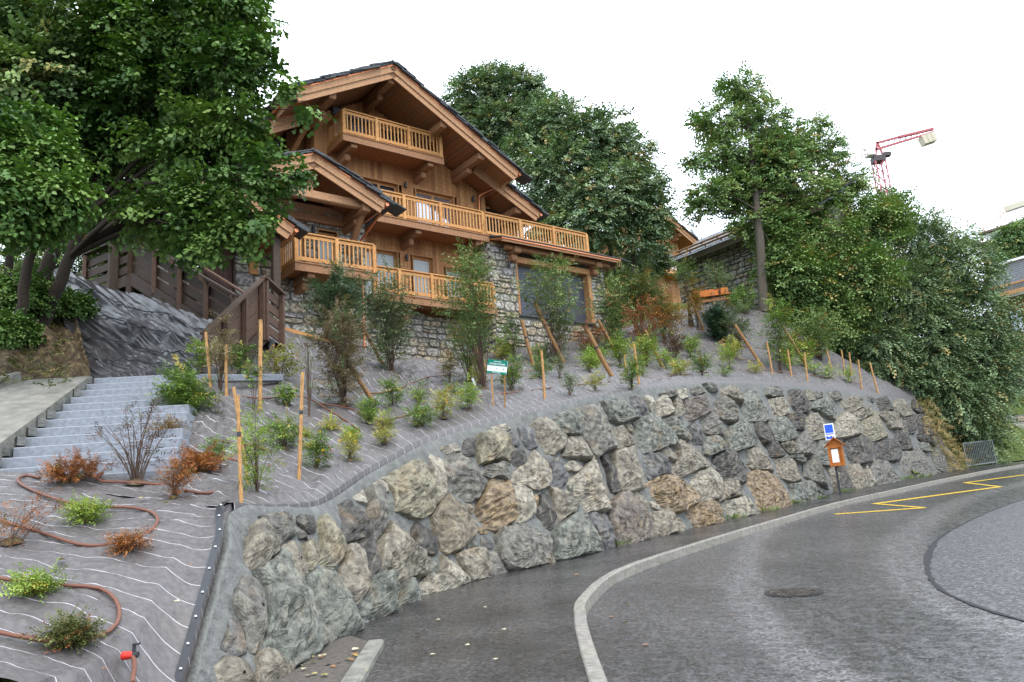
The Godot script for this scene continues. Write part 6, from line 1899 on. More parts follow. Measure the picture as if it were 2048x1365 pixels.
func small_things():
	hose([[-60, 1278], [0, 1290], [80, 1304], [170, 1302], [222, 1282], [238, 1250], [228, 1218], [195, 1196], [140, 1190], [70, 1187], [0, 1176], [-60, 1160]], 0.015, "brown drip hose forming the lowest loop on the left cover")
	hose([[-60, 1042], [0, 1057], [70, 1078], [150, 1104], [215, 1108], [285, 1086], [314, 1060], [302, 1040], [255, 1030], [180, 1028], [110, 1012], [55, 990], [34, 974], [48, 964], [78, 968]], 0.015, "brown drip hose winding through the upper left loops")
	hose([[205, 958], [192, 968], [206, 976], [260, 978], [330, 984], [400, 1000], [438, 994], [446, 978], [430, 966], [400, 963]], 0.015, "brown drip hose looping past the upright rusty bush")
	hose([[300, 925], [380, 915], [470, 932], [530, 945], [548, 925], [520, 905], [440, 893], [360, 880]], 0.014, "brown drip hose curving behind the paired stakes")
	hose([[380, 835], [450, 860], [540, 870], [620, 905], [660, 925], [655, 900], [600, 865], [560, 850]], 0.014, "brown drip hose running below the broad green bush")
	hose([[395, 800], [430, 795], [520, 805], [600, 800], [660, 830], [720, 870]], 0.014, "brown drip hose below the upper left stakes")
	hose([[640, 815], [700, 825], [760, 850], [840, 830], [900, 815], [960, 800], [1040, 790], [1130, 778], [1230, 768], [1340, 757]], 0.014, "long brown drip hose along the lower middle bank")
	hose([[700, 792], [780, 790], [860, 760], [940, 755], [1040, 748], [1140, 738], [1230, 735], [1330, 728], [1420, 722], [1520, 725]], 0.014, "long brown drip hose along the upper middle bank")
	hose([[1340, 757], [1420, 748], [1500, 742], [1580, 750], [1650, 758], [1720, 772]], 0.014, "brown drip hose along the right bank")
	hose([[1330, 690], [1400, 690], [1470, 695], [1540, 700]], 0.014, "brown drip hose high on the right bank")
	hose([[262, 1328], [268, 1350], [264, 1390]], 0.016, "short hose end coming from the red valve")
	# valve
	var vp := on_bank(258, 1330) + Vector3(0, 0.06, 0)
	var v := thing("hose_valve", vp, "red and black hose valve on the left cover", "valve")
	var m := MB.new(); m.tube([Vector3(-0.045, 0, 0.01), Vector3(-0.03, 0, 0.01), Vector3(0.02, 0, 0)], [0.028, 0.03, 0.024], 10)
	obj("collar", m.mesh(), M.red_plastic, v)
	m = MB.new(); m.tube([Vector3(0.015, 0, 0), Vector3(0.06, 0, 0)], [0.024, 0.02], 10); m.bbox(Vector3(0.03, 0.04, 0), Vector3(0.022, 0.06, 0.022), 0.004); m.bbox(Vector3(0.045, 0.07, 0), Vector3(0.05, 0.014, 0.03), 0.004)
	obj("tap", m.mesh(), M.plastic_edge, v)
	# landscaper's sign on two stakes
	var s0 := on_bank(986, 818); var dsg: float = -s0.z
	var tl := atd(970, 719, dsg); var tr := atd(1009, 723, dsg - 0.25); var bl := atd(973, 746, dsg); var br := atd(1011, 750, dsg - 0.25)
	var sg := thing("info_sign", s0, "green and white landscaper's sign on two thin stakes above the wall", "sign")
	var sx := (tr - tl).normalized(); var sy := (tl - bl).normalized(); sy = (sy - sx * sx.dot(sy)).normalized()
	var sz := sx.cross(sy)
	var W := tl.distance_to(tr); var Hh := tl.distance_to(bl)
	var board := Node3D.new(); board.name = "board"; sg.add_child(board)
	board.transform = Transform3D(Basis(sx, sy, sz), bl - s0)
	bx(board, "panel", Vector3(0, 0, -0.006), Vector3(W, Hh, 0), M.white_sign)
	bx(board, "green_band", Vector3(0, Hh * 0.58, 0.001), Vector3(W, Hh, 0.004), M.green_sign)
	bx(board, "green_band", Vector3(0, 0, 0.001), Vector3(W, Hh * 0.16, 0.004), M.green_sign)
	for q in [["REALISATION", 0.87, 0.095], ["GESTION  PAYSAGES", 0.70, 0.155], ["PARCS ET JARDINS", 0.08, 0.085]]:
		var t := obj("lettering", flat_text(q[0], Hh * q[2], 0.002), M.white_sign, board, Vector3(W * 0.5, Hh * q[1], 0.006))
		if q[1] == 0.70: t.scale.x = 0.92
	for q in [[0.17, 0.04], [0.5, 0.06], [0.84, 0.05]]:
		var e := MB.new(); e.tube([Vector3(W * q[0], Hh * 0.37, 0.0005), Vector3(W * q[0], Hh * 0.37, 0.0025)], [Hh * q[1], Hh * q[1]], 10)
		obj("emblem", e.mesh(), M.green_sign if q[0] > 0.8 else M.curtain, board)
	var q0 := bl + sx * W * 0.08; var q1 := tl + sx * W * 0.94
	bar(sg, "stake", Vector3(0, -0.1, 0) + sz * -0.02, q0 - s0 + sy * Hh * 0.9 - sz * 0.025, 0.03, 0.03, M.stake_x, Vector3.BACK)
	var g1 := on_bank(1008, 800); g1 = atd(1008, 802, dsg + 0.2)
	bar(sg, "stake", g1 - s0 + Vector3(0, -0.25, 0), q1 - s0 + sy * 0.04 - sz * 0.035, 0.03, 0.03, M.stake_x, Vector3.BACK)
	var tagm := MB.new(); tagm.beam(on_bank(952, 776, 0.02), on_bank(952, 776) + (atd(945, 757, -on_bank(952, 776).z) - on_bank(952, 776)), 0.05, 0.012, Vector3.BACK)
	tag(obj("plant_label", tagm.mesh(), M.white_plastic), "white plant label tag at the dense leaning shrub's foot", "label")
	# bus stop: post, blue sign, little timetable house
	var bp := on_road(1681, 989, 0.115)
	var db: float = -bp.z
	var bs := thing("bus_stop", bp, "bus stop post with a blue sign and wooden timetable case", "bus stop")
	var fx := Vector3(0.93, 0, 0.36).normalized()
	bs.basis = Basis(fx, Vector3.UP, fx.cross(Vector3.UP)).scaled(Vector3.ONE * 0.93)
	var k := db / FPX * 1.02
	bx(bs, "post", Vector3(-0.04, -0.05, -0.04), Vector3(0.04, 2.02 * 1.0, 0.04), M.metal_dark, 0.008)
	var sp := group_node("sign_panel", bs)
	var y0 := 112.0 * k
	bx(sp, "back", Vector3(-0.19, y0, 0.03), Vector3(0.15, y0 + 34 * k, 0.05), M.white_sign, 0.008)
	bx(sp, "blue_field", Vector3(-0.155, y0 + 15 * k, 0.052), Vector3(0.115, y0 + 32 * k, 0.056), M.blue_sign)
	bx(sp, "blue_line", Vector3(-0.155, y0 + 11.5 * k, 0.052), Vector3(0.115, y0 + 13.2 * k, 0.056), M.blue_sign)
	bx(sp, "blue_field", Vector3(-0.155, y0 + 2.5 * k, 0.052), Vector3(0.115, y0 + 7.5 * k, 0.056), M.blue_sign)
	for i in 4: bx(sp, "pictogram", Vector3(-0.13 + i * 0.06, y0 + 6.0 * k, 0.054), Vector3(-0.09 + i * 0.06, y0 + 8.5 * k, 0.058), M.white_sign if i % 2 else M.blue_sign)
	bx(bs, "post_arm", Vector3(-0.035, 2.0, -0.02), Vector3(0.02, y0 + 30 * k, 0.03), M.metal_dark)
	var cs := group_node("timetable_case", bs)
	var cb := 57.0 * k
	var cw := 15.0 * k
	var chh := 42.0 * k
	bx(cs, "case", Vector3(-cw + 0.08, cb, -0.16), Vector3(cw + 0.08, cb + chh, 0.12), M.orange_wood_y, 0.012)
	bx(cs, "frame", Vector3(-cw + 0.08, cb, 0.12), Vector3(-cw + 0.16, cb + chh, 0.17), M.orange_wood_y)
	bx(cs, "frame", Vector3(cw, cb, 0.12), Vector3(cw + 0.08, cb + chh, 0.17), M.orange_wood_y)
	bx(cs, "frame", Vector3(-cw + 0.16, cb, 0.12), Vector3(cw, cb + 0.1, 0.17), M.orange_wood_x)
	bx(cs, "frame", Vector3(-cw + 0.16, cb + chh - 0.08, 0.12), Vector3(cw, cb + chh, 0.17), M.orange_wood_x)
	bx(cs, "timetable", Vector3(-cw + 0.19, cb + 0.13, 0.122), Vector3(cw - 0.10, cb + chh - 0.12, 0.126), M.white_sign)
	var rf := MB.new()
	var apex := Vector3(0.08, cb + chh + 17 * k, 0)
	for sgn in [-1, 1]:
		var e := Vector3(0.08 + sgn * (cw + 0.1), cb + chh - 0.02, 0)
		rf.beam(apex, e, 0.5, 0.03, Vector3(sgn * 0.6, 0.8, 0))
	obj("case_roof", rf.mesh(), M.orange_wood_z, cs)
	var gb := MB.new(); gb.tri(Vector3(-cw + 0.08, cb + chh, 0.14), Vector3(cw + 0.08, cb + chh, 0.14), apex + Vector3(0, 0, 0.14))
	obj("gable", gb.mesh(), M.orange_wood_x, cs)
	# orange bench above the bank
	var be := atd(1388, 601, 41); var bf := atd(1458, 592, 41)
	var bn := thing("wooden_bench", be, "bright orange wooden bench before the stone barn", "bench")
	var L := bf - be
	bar(bn, "backrest", Vector3(0, 0.30, 0), L + Vector3(0, 0.30, 0), 0.05, 0.34, M.orange_wood_x)
	bar(bn, "seat", Vector3(0, 0.0, 0.35), L + Vector3(0, 0.0, 0.35), 0.42, 0.05, M.orange_wood_x)
	bar(bn, "skirt", Vector3(0.1, -0.22, 0.42), L + Vector3(-0.1, -0.22, 0.42), 0.06, 0.14, M.clad_dark_x)
	for f in [0.1, 0.5, 0.9]: bx(bn, "leg", L * f + Vector3(-0.06, -0.55, 0.1), L * f + Vector3(0.06, 0.2, 0.4), M.clad_dark_y)
	# galvanised barrier at the end of the wall
	var g0 := on_road(1936, 936, 0.1); var g2 := on_road(1994, 929, 0.1)
	g2 = atd(1994, 928, -g0.z + 1.5)
	var gr := thing("steel_barrier", g0, "grey steel barrier of upright bars below the dense bush", "barrier")
	var gl := g2 - g0
	var hb := 1.28
	for f in [0.0, 1.0]: bar(gr, "frame_post", gl * f, gl * f + Vector3(0, hb, 0), 0.06, 0.06, M.metal_grey, Vector3.BACK)
	for y in [0.1, hb]: bar(gr, "frame_rail", Vector3(0, y, 0), gl + Vector3(0, y, 0), 0.06, 0.06, M.metal_grey)
	for i in range(1, 17): bar(gr, "upright_bar", gl * i / 17.0 + Vector3(0, 0.1, 0), gl * i / 17.0 + Vector3(0, hb, 0), 0.03, 0.03, M.metal_grey, Vector3.BACK)
	# dry grass hanging over the wall end and weeds along its foot
	var dg := PackedVector3Array(); var dd := PackedVector3Array()
	for i in 260:
		var q := wall_at(rng.randf_range(14.55, 15.0), rng.randf_range(0.02, 0.98))
		dg.append(q + Vector3(rng.randf_range(-0.1, 0.7), 0, rng.randf_range(-0.6, 0.2))); dd.append(Vector3(rng.randf_range(-0.4, 0.6), rng.randf_range(-0.9, 0.4), 0.6))
	var dgo := scatter(self, "dry_grass", "needle_a", dg, dd, 1.1, [[0.20, 0.16, 0.06], [0.34, 0.26, 0.12], [0.10, 0.14, 0.04]], 881)
	tag(dgo, "dry yellow grass hanging over the far end of the wall", "grass", "", "stuff")
	var wl := [[1240, 1094, 34], [1012, 1138, 22], [1345, 1068, 20], [1470, 1040, 40], [1540, 1024, 30], [1600, 1008, 26], [1700, 985, 24], [1820, 960, 30], [1850, 956, 24], [1645, 998, 20], [1365, 1062, 16]]
	for w in wl:
		var b := on_road(w[0], w[1], 0.115) + Vector3(-0.06, 0, -0.06)
		var o := thing("weed", b, "small green weed growing at the foot of the boulder wall", "plant", "weeds along the wall foot")
		var p := PackedVector3Array(); var dv := PackedVector3Array()
		var kk: float = w[2] * -b.z / FPX
		for i in 46:
			var a := rng.randf() * TAU
			var rr := rng.randf()
			p.append(Vector3(cos(a) * rr * kk * 0.9, 0.02, sin(a) * rr * kk * 0.25)); dv.append(Vector3(cos(a) * 0.6, 0.9, sin(a) * 0.6))
		scatter(o, "blades", "needle_a", p, dv, kk * 0.55, T_LEAF, int(w[0]))
	# fallen leaves on pavement, road, ramp and cover
	var lp := PackedVector3Array(); var ld := PackedVector3Array()
	for q in [[905, 1241], [880, 1240], [1018, 1196], [965, 1215], [1060, 1165], [1085, 1190], [940, 1290], [860, 1310], [1010, 1260], [1250, 1243], [1225, 1235], [1310, 1165], [1260, 1210], [830, 1270], [1130, 1300], [780, 1290], [990, 1320], [1300, 1290], [1460, 1230], [1150, 1150]]:
		lp.append(on_road(q[0], q[1], 0.13 if q[0] < 1170 else 0.012)); ld.append(Vector3(rng.randf_range(-1, 1), 0.02, rng.randf_range(-1, 1)))
	for i in 26:
		lp.append(on_road(rng.randf_range(590, 740), rng.randf_range(1290, 1360), 0.16)); ld.append(Vector3(rng.randf_range(-1, 1), 0.05, rng.randf_range(-1, 1)))
	for q in [[240, 1290], [290, 1012], [345, 1225], [315, 1010], [90, 1300], [210, 1362], [385, 1150], [130, 1140], [330, 1020], [525, 985]]:
		lp.append(on_bank(q[0], q[1]) + Vector3(0, 0.08, 0)); ld.append(Vector3(rng.randf_range(-1, 1), 0.3, rng.randf_range(-1, 1)))
	var lf := MultiMesh.new(); lf.transform_format = MultiMesh.TRANSFORM_3D; lf.use_colors = true
	var lmsh := MB.new()
	for tr3 in [[Vector3(0, 0, 0), Vector3(0.5, 0.12, -0.3), Vector3(0.25, 0.05, -0.8)], [Vector3(0, 0, 0), Vector3(0.25, 0.05, -0.8), Vector3(0, 0, -1)], [Vector3(0, 0, 0), Vector3(0, 0, -1), Vector3(-0.25, 0.05, -0.8)], [Vector3(0, 0, 0), Vector3(-0.25, 0.05, -0.8), Vector3(-0.5, 0.12, -0.3)]]: lmsh.tri(tr3[0], tr3[1], tr3[2])
	lf.mesh = lmsh.mesh(); lf.instance_count = lp.size()
	for i in lp.size():
		var s := rng.randf_range(0.035, 0.075)
		lf.set_instance_transform(i, Transform3D(Basis(Vector3.UP, rng.randf() * TAU).rotated(Vector3.RIGHT, rng.randf_range(-0.2, 0.2)).scaled(Vector3.ONE * s), lp[i]))
		lf.set_instance_color(i, [Color(0.42, 0.36, 0.12), Color(0.36, 0.17, 0.05), Color(0.50, 0.44, 0.30), Color(0.20, 0.11, 0.06)][rng.randi() % 4])
	var lo := MultiMeshInstance3D.new(); lo.multimesh = lf; lo.material_override = M.leaf; lo.name = "fallen_leaves"; add_child(lo)
	tag(lo, "scattered yellow and brown fallen leaves on the pavement", "leaves", "", "stuff")
	# leaf litter below the maples
	var ep := PackedVector3Array(); var ed := PackedVector3Array()
	for i in 160:
		var q := Vector2(rng.randf_range(0, 130), rng.randf_range(650, 780))
		var d0: float = lerp(17.5, 12.4, (q.y - 640.0) / 140.0)
		ep.append(atd(q.x, q.y, d0) + Vector3(0, 0.05, 0)); ed.append(Vector3(rng.randf_range(-1, 1), 0.3, rng.randf_range(-1, 1)))
	tag(scatter(self, "ground_plants", "maple_b", ep, ed, 0.3, [[0.08, 0.10, 0.03], [0.22, 0.20, 0.08], [0.34, 0.25, 0.1]], 91), "sparse low plants and leaves on the earth bank", "plants", "", "stuff")

# ---- data: terrain spline, wall base and top, boulder outlines as pixels
const TP = [-2.77,-8.17,-0.2000,-2.38,-9.76,0.0983,-2.09,-11.67,0.0888,-1.49,-13.04,-0.0076,-0.67,-14.40,-0.0146,0.44,-15.89,-0.0171,1.85,-18.12,-0.0174,3.47,-20.40,-0.0345,6.18,-24.17,-0.0482,9.53,-29.03,-0.0155,13.36,-33.95,0.0744,16.37,-37.15,0.2217,20.77,-42.86,0.2845,-3.07,-5.00,-0.0977,-2.54,-5.40,-0.1362,-2.40,-6.10,0.5445,-2.43,-6.60,-0.2214,-5.34,-8.50,-0.0039,-4.16,-8.50,-0.0157,-4.06,-4.80,-0.0019,-7.85,-9.00,0.2690,-6.18,-9.60,-0.0331,-4.21,-9.80,-0.0288,-7.11,-13.60,0.1482,-5.41,-13.80,-0.4328,-5.28,-17.50,0.1057,-5.29,-14.30,0.3095,-9.79,-24.45,0.3372,-7.58,-26.17,-0.0332,-5.61,-27.70,0.0518,-4.09,-30.15,0.0463,-3.45,-31.92,0.1713,-0.15,-33.22,-0.0859,2.22,-35.06,0.0118,4.43,-36.78,0.0502,-11.47,-39.62,0.0648,-4.36,-45.15,0.0257,10.01,-40.00,-0.1226,12.90,-41.00,-0.2681,8.01,-41.00,-0.1218,10.66,-36.50,0.0894,14.73,-39.00,-0.1132,-12.00,-10.00,-0.1270,-12.00,-17.00,-0.1385,-9.00,-21.00,-0.3280,-14.00,-28.00,-0.2057,-30.00,-25.00,-0.0601,-25.00,-5.00,0.0989,0.00,-62.00,0.0503,25.00,-62.00,0.3440,-30.00,-70.00,-0.0726,45.00,-75.00,-0.2340,32.00,-52.00,0.0103,24.00,-50.00,0.0679,60.00,-90.00,0.0679,0.00,-120.00,0.0289,60.00,-130.00,0.0096,-60.00,-120.00,0.0622,20.39,-56.00,-0.2002,24.65,-58.00,-0.3656,28.85,-60.00,-0.4911,31.85,-60.00,-0.1847,34.06,-60.00,0.7456]
const TW = [-2.8780,-0.15435,-0.18871]
const WB = [-2.41,0.56,-6.09,-2.26,0.59,-6.55,-2.08,0.63,-7.10,-2.04,0.73,-8.46,-1.74,0.84,-9.88,-1.41,0.96,-11.46,-0.81,1.04,-12.55,-0.07,1.12,-13.66,0.80,1.21,-14.74,1.62,1.30,-15.96,2.88,1.44,-17.82,4.94,1.65,-20.61,7.70,1.95,-24.64,11.00,2.31,-29.47,15.59,2.72,-34.94,22.65,3.35,-43.38]
const WT = [-2.44,0.72,-6.20,-2.49,1.20,-6.71,-2.59,1.73,-7.39,-2.77,2.09,-8.17,-2.38,2.15,-9.76,-2.09,2.65,-11.67,-1.49,3.15,-13.04,-0.67,3.57,-14.40,0.44,3.96,-15.89,1.85,4.51,-18.12,3.47,4.98,-20.40,6.18,5.58,-24.17,9.53,6.13,-29.03,13.36,6.49,-33.95,16.37,6.59,-37.15,20.77,6.97,-42.86]
const HO := Vector3(-6.811,0,-25.500)
const HU := Vector3(0.78908,0,-0.61429)
const HN := Vector3(0.61429,0,0.78908)
const STONES = [
	["t",499,1051,514,1047,524,1058,533,1070,539,1084,551,1100,536,1112,528,1125,516,1137,500,1147,485,1154,483,1129,487,1114,492,1095,490,1080,495,1065],
	["g",515,1035,528,1035,541,1035,554,1035,567,1035,579,1038,585,1050,592,1061,589,1072,579,1081,565,1086,551,1093,541,1079,533,1069,526,1058,520,1047],
	["d",592,1033,605,1033,617,1033,628,1036,632,1051,629,1066,615,1072,603,1060,592,1052,587,1044],
	["d",592,1059,598,1064,609,1072,615,1080,607,1082,591,1079,593,1067],
	["y",642,1034,659,1023,671,1049,678,1063,684,1076,683,1094,679,1109,676,1123,663,1138,646,1134,629,1135,635,1116,639,1101,639,1086,634,1066,635,1043],
	["y",600,1091,612,1086,631,1073,638,1088,635,1100,632,1112,628,1124,623,1137,618,1147,608,1141,606,1128,604,1116,602,1103],
	["t",561,1093,575,1088,590,1084,598,1091,599,1104,600,1118,601,1132,607,1151,601,1159,598,1175,590,1169,580,1159,574,1147,568,1135,561,1122,553,1105],
	["e",543,1107,565,1130,582,1159,598,1187,608,1219,617,1252,631,1303,606,1330,568,1336,542,1314,522,1297,522,1254,521,1221,517,1187,500,1152,526,1134],
	["g",496,1155,506,1176,515,1194,516,1213,517,1233,518,1252,519,1274,516,1302,497,1313,486,1290,484,1270,481,1251,473,1232,466,1200,471,1180,481,1157],
	["b",455,1244,468,1236,475,1247,477,1259,478,1272,480,1284,488,1309,471,1315,461,1314,443,1303,448,1271,452,1255],
	["e",606,1160,623,1143,646,1140,667,1141,674,1178,681,1202,704,1235,706,1267,698,1275,687,1288,666,1288,643,1295,622,1260,616,1234,610,1209,602,1185],
	["t",434,1329,445,1314,471,1321,490,1315,499,1322,502,1332,502,1345,502,1358,503,1370,506,1389,487,1398,462,1402,441,1399,428,1391,424,1370,429,1347],
	["t",505,1323,512,1308,528,1306,539,1308,545,1320,555,1328,580,1341,566,1360,555,1368,545,1373,531,1379,513,1386,505,1375,506,1362,506,1349,506,1336],
	["d",692,1002,707,1008,722,1014,728,1026,731,1040,734,1053,735,1066,734,1081,719,1081,706,1085,688,1085,684,1068,680,1056,673,1044,665,1024,679,1011],
	["g",732,977,750,980,761,989,763,1006,765,1018,772,1031,768,1044,765,1056,759,1067,751,1087,739,1073,739,1057,738,1044,734,1031,731,1014,737,1005],
	["w",725,981,731,992,733,1002,726,1012,714,1006,703,995,715,988],
	["e",765,997,778,991,782,1006,783,1020,778,1033,770,1022,767,1010],
	["w",746,968,757,961,780,977,783,981,780,987,766,988,756,983],
	["y",766,957,791,943,811,931,835,920,855,937,858,960,861,980,869,997,866,1013,858,1032,839,1042,818,1037,800,1028,786,1024,787,1005,785,987],
	["w",855,910,876,918,880,940,884,952,888,964,891,980,885,996,878,1002,873,1001,868,985,864,973,862,957,859,937],
	["g",885,916,904,913,920,912,929,919,949,922,956,950,964,972,959,988,951,1000,936,1006,917,1001,904,998,894,984,892,964,888,949,882,933],
	["t",774,1038,796,1032,816,1042,822,1071,826,1093,842,1115,847,1138,841,1158,816,1158,794,1168,771,1161,755,1149,756,1124,754,1102,758,1080,767,1060],
	["d",717,1086,729,1086,743,1084,750,1095,749,1109,750,1121,751,1134,750,1148,740,1154,729,1157,719,1147,716,1135,714,1123,713,1111,710,1093],
	["t",687,1097,704,1091,710,1109,713,1125,716,1141,722,1159,719,1174,720,1190,710,1214,694,1218,683,1195,679,1180,675,1166,671,1146,678,1128,683,1114],
	["d",832,1045,847,1043,862,1063,867,1080,872,1110,856,1115,846,1113,833,1098,828,1088,825,1075,823,1060],
	["m",874,1005,891,993,913,1003,928,1008,935,1029,948,1043,948,1063,939,1079,928,1093,914,1104,894,1112,880,1105,871,1083,865,1060,857,1038,865,1023],
	["t",931,1015,934,1010,947,1019,949,1023,945,1032,939,1026,935,1020],
	["g",929,1089,938,1085,950,1071,955,1085,960,1093,947,1096,933,1099],
	["t",906,1112,919,1106,934,1103,947,1101,959,1099,964,1113,971,1124,976,1135,979,1148,977,1161,965,1163,953,1166,934,1168,927,1148,919,1138,913,1126],
	["w",878,1109,898,1116,910,1129,917,1144,930,1158,930,1173,905,1181,893,1193,877,1195,861,1196,841,1195,834,1184,834,1172,847,1155,871,1153,877,1140],
	["e",852,1119,874,1115,874,1133,873,1143,867,1150,859,1150,852,1141],
	["e",740,1159,755,1155,772,1167,790,1171,799,1181,793,1195,787,1211,783,1230,768,1236,751,1245,726,1258,711,1248,704,1224,720,1197,723,1181,724,1163],
	["e",804,1164,817,1163,829,1160,829,1163,830,1178,835,1193,839,1203,832,1213,823,1220,811,1222,799,1224,788,1227,791,1214,795,1200,800,1188,799,1171],
	["w",880,897,890,894,913,886,918,896,918,905,899,910,876,913],
	["d",927,881,941,876,950,884,950,898,947,912,932,916,923,908,923,895],
	["y",953,871,966,867,981,863,996,869,1009,875,1013,886,1025,899,1015,913,1016,927,999,925,986,926,973,929,956,930,952,913,954,899,954,886],
	["w",982,855,994,854,1005,853,1034,851,1017,861,1007,869,987,864],
	["b",1014,865,1029,859,1033,872,1037,886,1033,897,1019,893,1014,880],
	["b",1033,857,1044,847,1067,864,1069,884,1072,900,1052,900,1040,888,1038,874],
	["t",1074,840,1082,837,1096,834,1109,855,1118,865,1130,877,1124,888,1120,901,1107,913,1091,908,1077,903,1072,891,1072,877,1058,853,1067,841],
	["e",1102,846,1106,831,1131,825,1150,820,1156,843,1159,857,1157,873,1139,872,1125,869,1115,858],
	["t",1127,883,1139,875,1152,873,1163,882,1172,896,1179,911,1175,924,1158,923,1141,920,1121,914,1123,897],
	["g",1153,826,1167,815,1189,810,1208,825,1214,841,1220,858,1220,874,1224,890,1221,904,1205,907,1191,920,1181,908,1174,893,1165,879,1162,862,1159,846],
	["d",1020,909,1034,901,1051,904,1056,917,1047,927,1026,940,1019,925],
	["w",1064,903,1078,907,1091,911,1097,925,1097,939,1098,952,1099,969,1088,980,1071,985,1055,980,1044,973,1023,967,1023,949,1032,938,1050,930,1058,920],
	["b",1100,927,1113,913,1128,921,1131,942,1136,956,1128,968,1116,979,1102,976,1101,954,1101,942],
	["w",1129,932,1137,923,1155,925,1166,934,1159,942,1148,947,1135,942],
	["w",1150,950,1165,938,1182,915,1199,924,1209,947,1216,964,1220,982,1218,1001,1215,1018,1206,1029,1185,1026,1162,1025,1149,1010,1136,995,1121,978,1135,962],
	["o",985,959,1001,963,1019,962,1019,988,1018,1006,1020,1025,1023,1048,1008,1054,988,1066,969,1056,953,1053,948,1037,952,1017,955,1000,964,981,976,964],
	["g",952,934,975,933,990,930,1003,929,1019,935,1021,955,1012,962,996,958,979,960,960,949],
	["w",1021,977,1036,971,1047,979,1061,986,1060,1004,1067,1020,1064,1034,1052,1044,1039,1045,1024,1039,1023,1021,1023,1007,1022,994],
	["o",1062,995,1071,989,1076,1001,1075,1009,1073,1016,1068,1016,1063,1004],
	["d",1076,993,1091,982,1099,992,1101,1004,1102,1017,1103,1029,1106,1044,1099,1062,1087,1060,1076,1051,1063,1043,1069,1024,1077,1012],
	["t",1095,978,1112,982,1127,989,1137,1000,1144,1010,1155,1018,1145,1028,1132,1033,1122,1043,1111,1053,1108,1038,1106,1025,1105,1013,1104,1001],
	["e",1134,1035,1153,1025,1173,1030,1178,1057,1186,1073,1193,1090,1203,1107,1182,1112,1160,1118,1139,1123,1112,1129,1099,1120,1103,1101,1101,1082,1103,1060,1121,1048],
	["b",1177,1029,1192,1031,1208,1030,1211,1047,1215,1061,1221,1078,1222,1102,1210,1106,1195,1092,1190,1081,1186,1070,1181,1059,1174,1046],
	["g",992,1063,1015,1055,1036,1047,1059,1045,1077,1056,1098,1066,1099,1089,1100,1108,1105,1130,1077,1137,1054,1142,1029,1148,1009,1140,999,1124,991,1106,988,1086],
	["o",951,1059,955,1057,966,1059,978,1061,970,1071,957,1071,951,1065],
	["b",958,1075,966,1074,986,1079,985,1088,983,1100,964,1098,960,1086],
	["g",967,1111,979,1102,990,1109,994,1124,1005,1137,1007,1154,994,1156,982,1159,976,1150,972,1137,970,1124],
	["e",1200,806,1225,802,1245,799,1260,807,1265,823,1279,836,1266,842,1250,847,1231,853,1218,843,1211,830],
	["b",1260,796,1280,792,1288,809,1293,821,1288,834,1273,828,1265,816],
	["w",1285,796,1300,789,1312,801,1305,816,1303,831,1294,818,1292,810],
	["w",1308,809,1319,795,1338,801,1343,818,1342,831,1327,836,1311,835,1306,823],
	["t",1342,801,1357,800,1364,808,1367,821,1357,838,1344,835,1346,816],
	["w",1353,781,1363,781,1373,781,1379,790,1374,798,1362,801,1355,791],
	["g",1305,789,1330,786,1346,784,1352,788,1353,794,1343,798,1330,799],
	["g",1379,779,1389,778,1398,777,1409,781,1405,789,1389,793,1382,788],
	["e",1405,769,1416,770,1428,771,1436,775,1439,785,1421,787,1412,779],
	["p",1364,804,1376,800,1391,796,1407,792,1421,790,1438,794,1427,812,1427,825,1413,828,1398,837,1371,846,1363,833,1369,817],
	["g",1429,806,1440,796,1457,803,1471,807,1476,822,1473,840,1456,850,1441,840,1431,831,1428,819],
	["t",1440,779,1455,776,1469,777,1493,779,1485,797,1478,809,1458,801,1442,794],
	["t",1223,859,1237,854,1251,863,1261,871,1271,879,1263,892,1248,896,1232,900,1226,889,1224,875],
	["y",1249,851,1260,848,1268,857,1270,866,1269,873,1259,867,1254,862],
	["e",1264,846,1278,840,1292,831,1308,835,1318,845,1328,856,1340,869,1350,884,1342,894,1324,899,1309,904,1293,908,1281,904,1274,892,1271,876,1273,862],
	["e",1319,839,1329,838,1341,835,1366,838,1373,860,1377,869,1380,881,1369,886,1362,883,1345,871,1332,855,1325,849],
	["b",1373,855,1391,842,1402,858,1409,875,1400,890,1385,890,1382,874],
	["g",1402,834,1417,831,1429,834,1438,843,1452,854,1446,865,1441,875,1429,874,1415,873,1406,863,1397,847],
	["t",1221,907,1236,902,1252,899,1269,889,1276,899,1286,909,1284,928,1287,945,1292,965,1280,983,1256,985,1239,984,1231,967,1226,952,1225,938,1225,924],
	["d",1203,911,1216,908,1221,917,1222,931,1224,943,1225,955,1233,978,1233,986,1219,985,1216,973,1213,961,1211,949,1204,932,1201,916],
	["b",1286,914,1301,909,1316,906,1327,918,1342,930,1340,948,1316,953,1298,963,1290,945,1288,930],
	["t",1329,897,1337,896,1347,904,1351,916,1343,926,1330,916,1320,904],
	["t",1344,891,1356,882,1375,887,1390,893,1402,904,1409,915,1418,928,1412,937,1394,942,1377,950,1362,956,1347,952,1338,941,1344,933,1353,918,1351,904],
	["e",1407,878,1419,876,1432,877,1445,878,1448,890,1451,902,1437,907,1425,912,1413,916,1405,905,1403,890],
	["o",1284,984,1290,971,1307,960,1324,954,1344,954,1364,959,1377,972,1386,984,1398,999,1385,1008,1372,1020,1355,1030,1339,1026,1325,1014,1311,1007,1295,997],
	["w",1375,955,1391,947,1406,941,1421,936,1433,953,1436,972,1435,986,1430,1002,1409,1002,1396,996,1390,984,1381,971],
	["t",1262,981,1281,986,1292,1000,1298,1014,1288,1025,1277,1012,1269,1001],
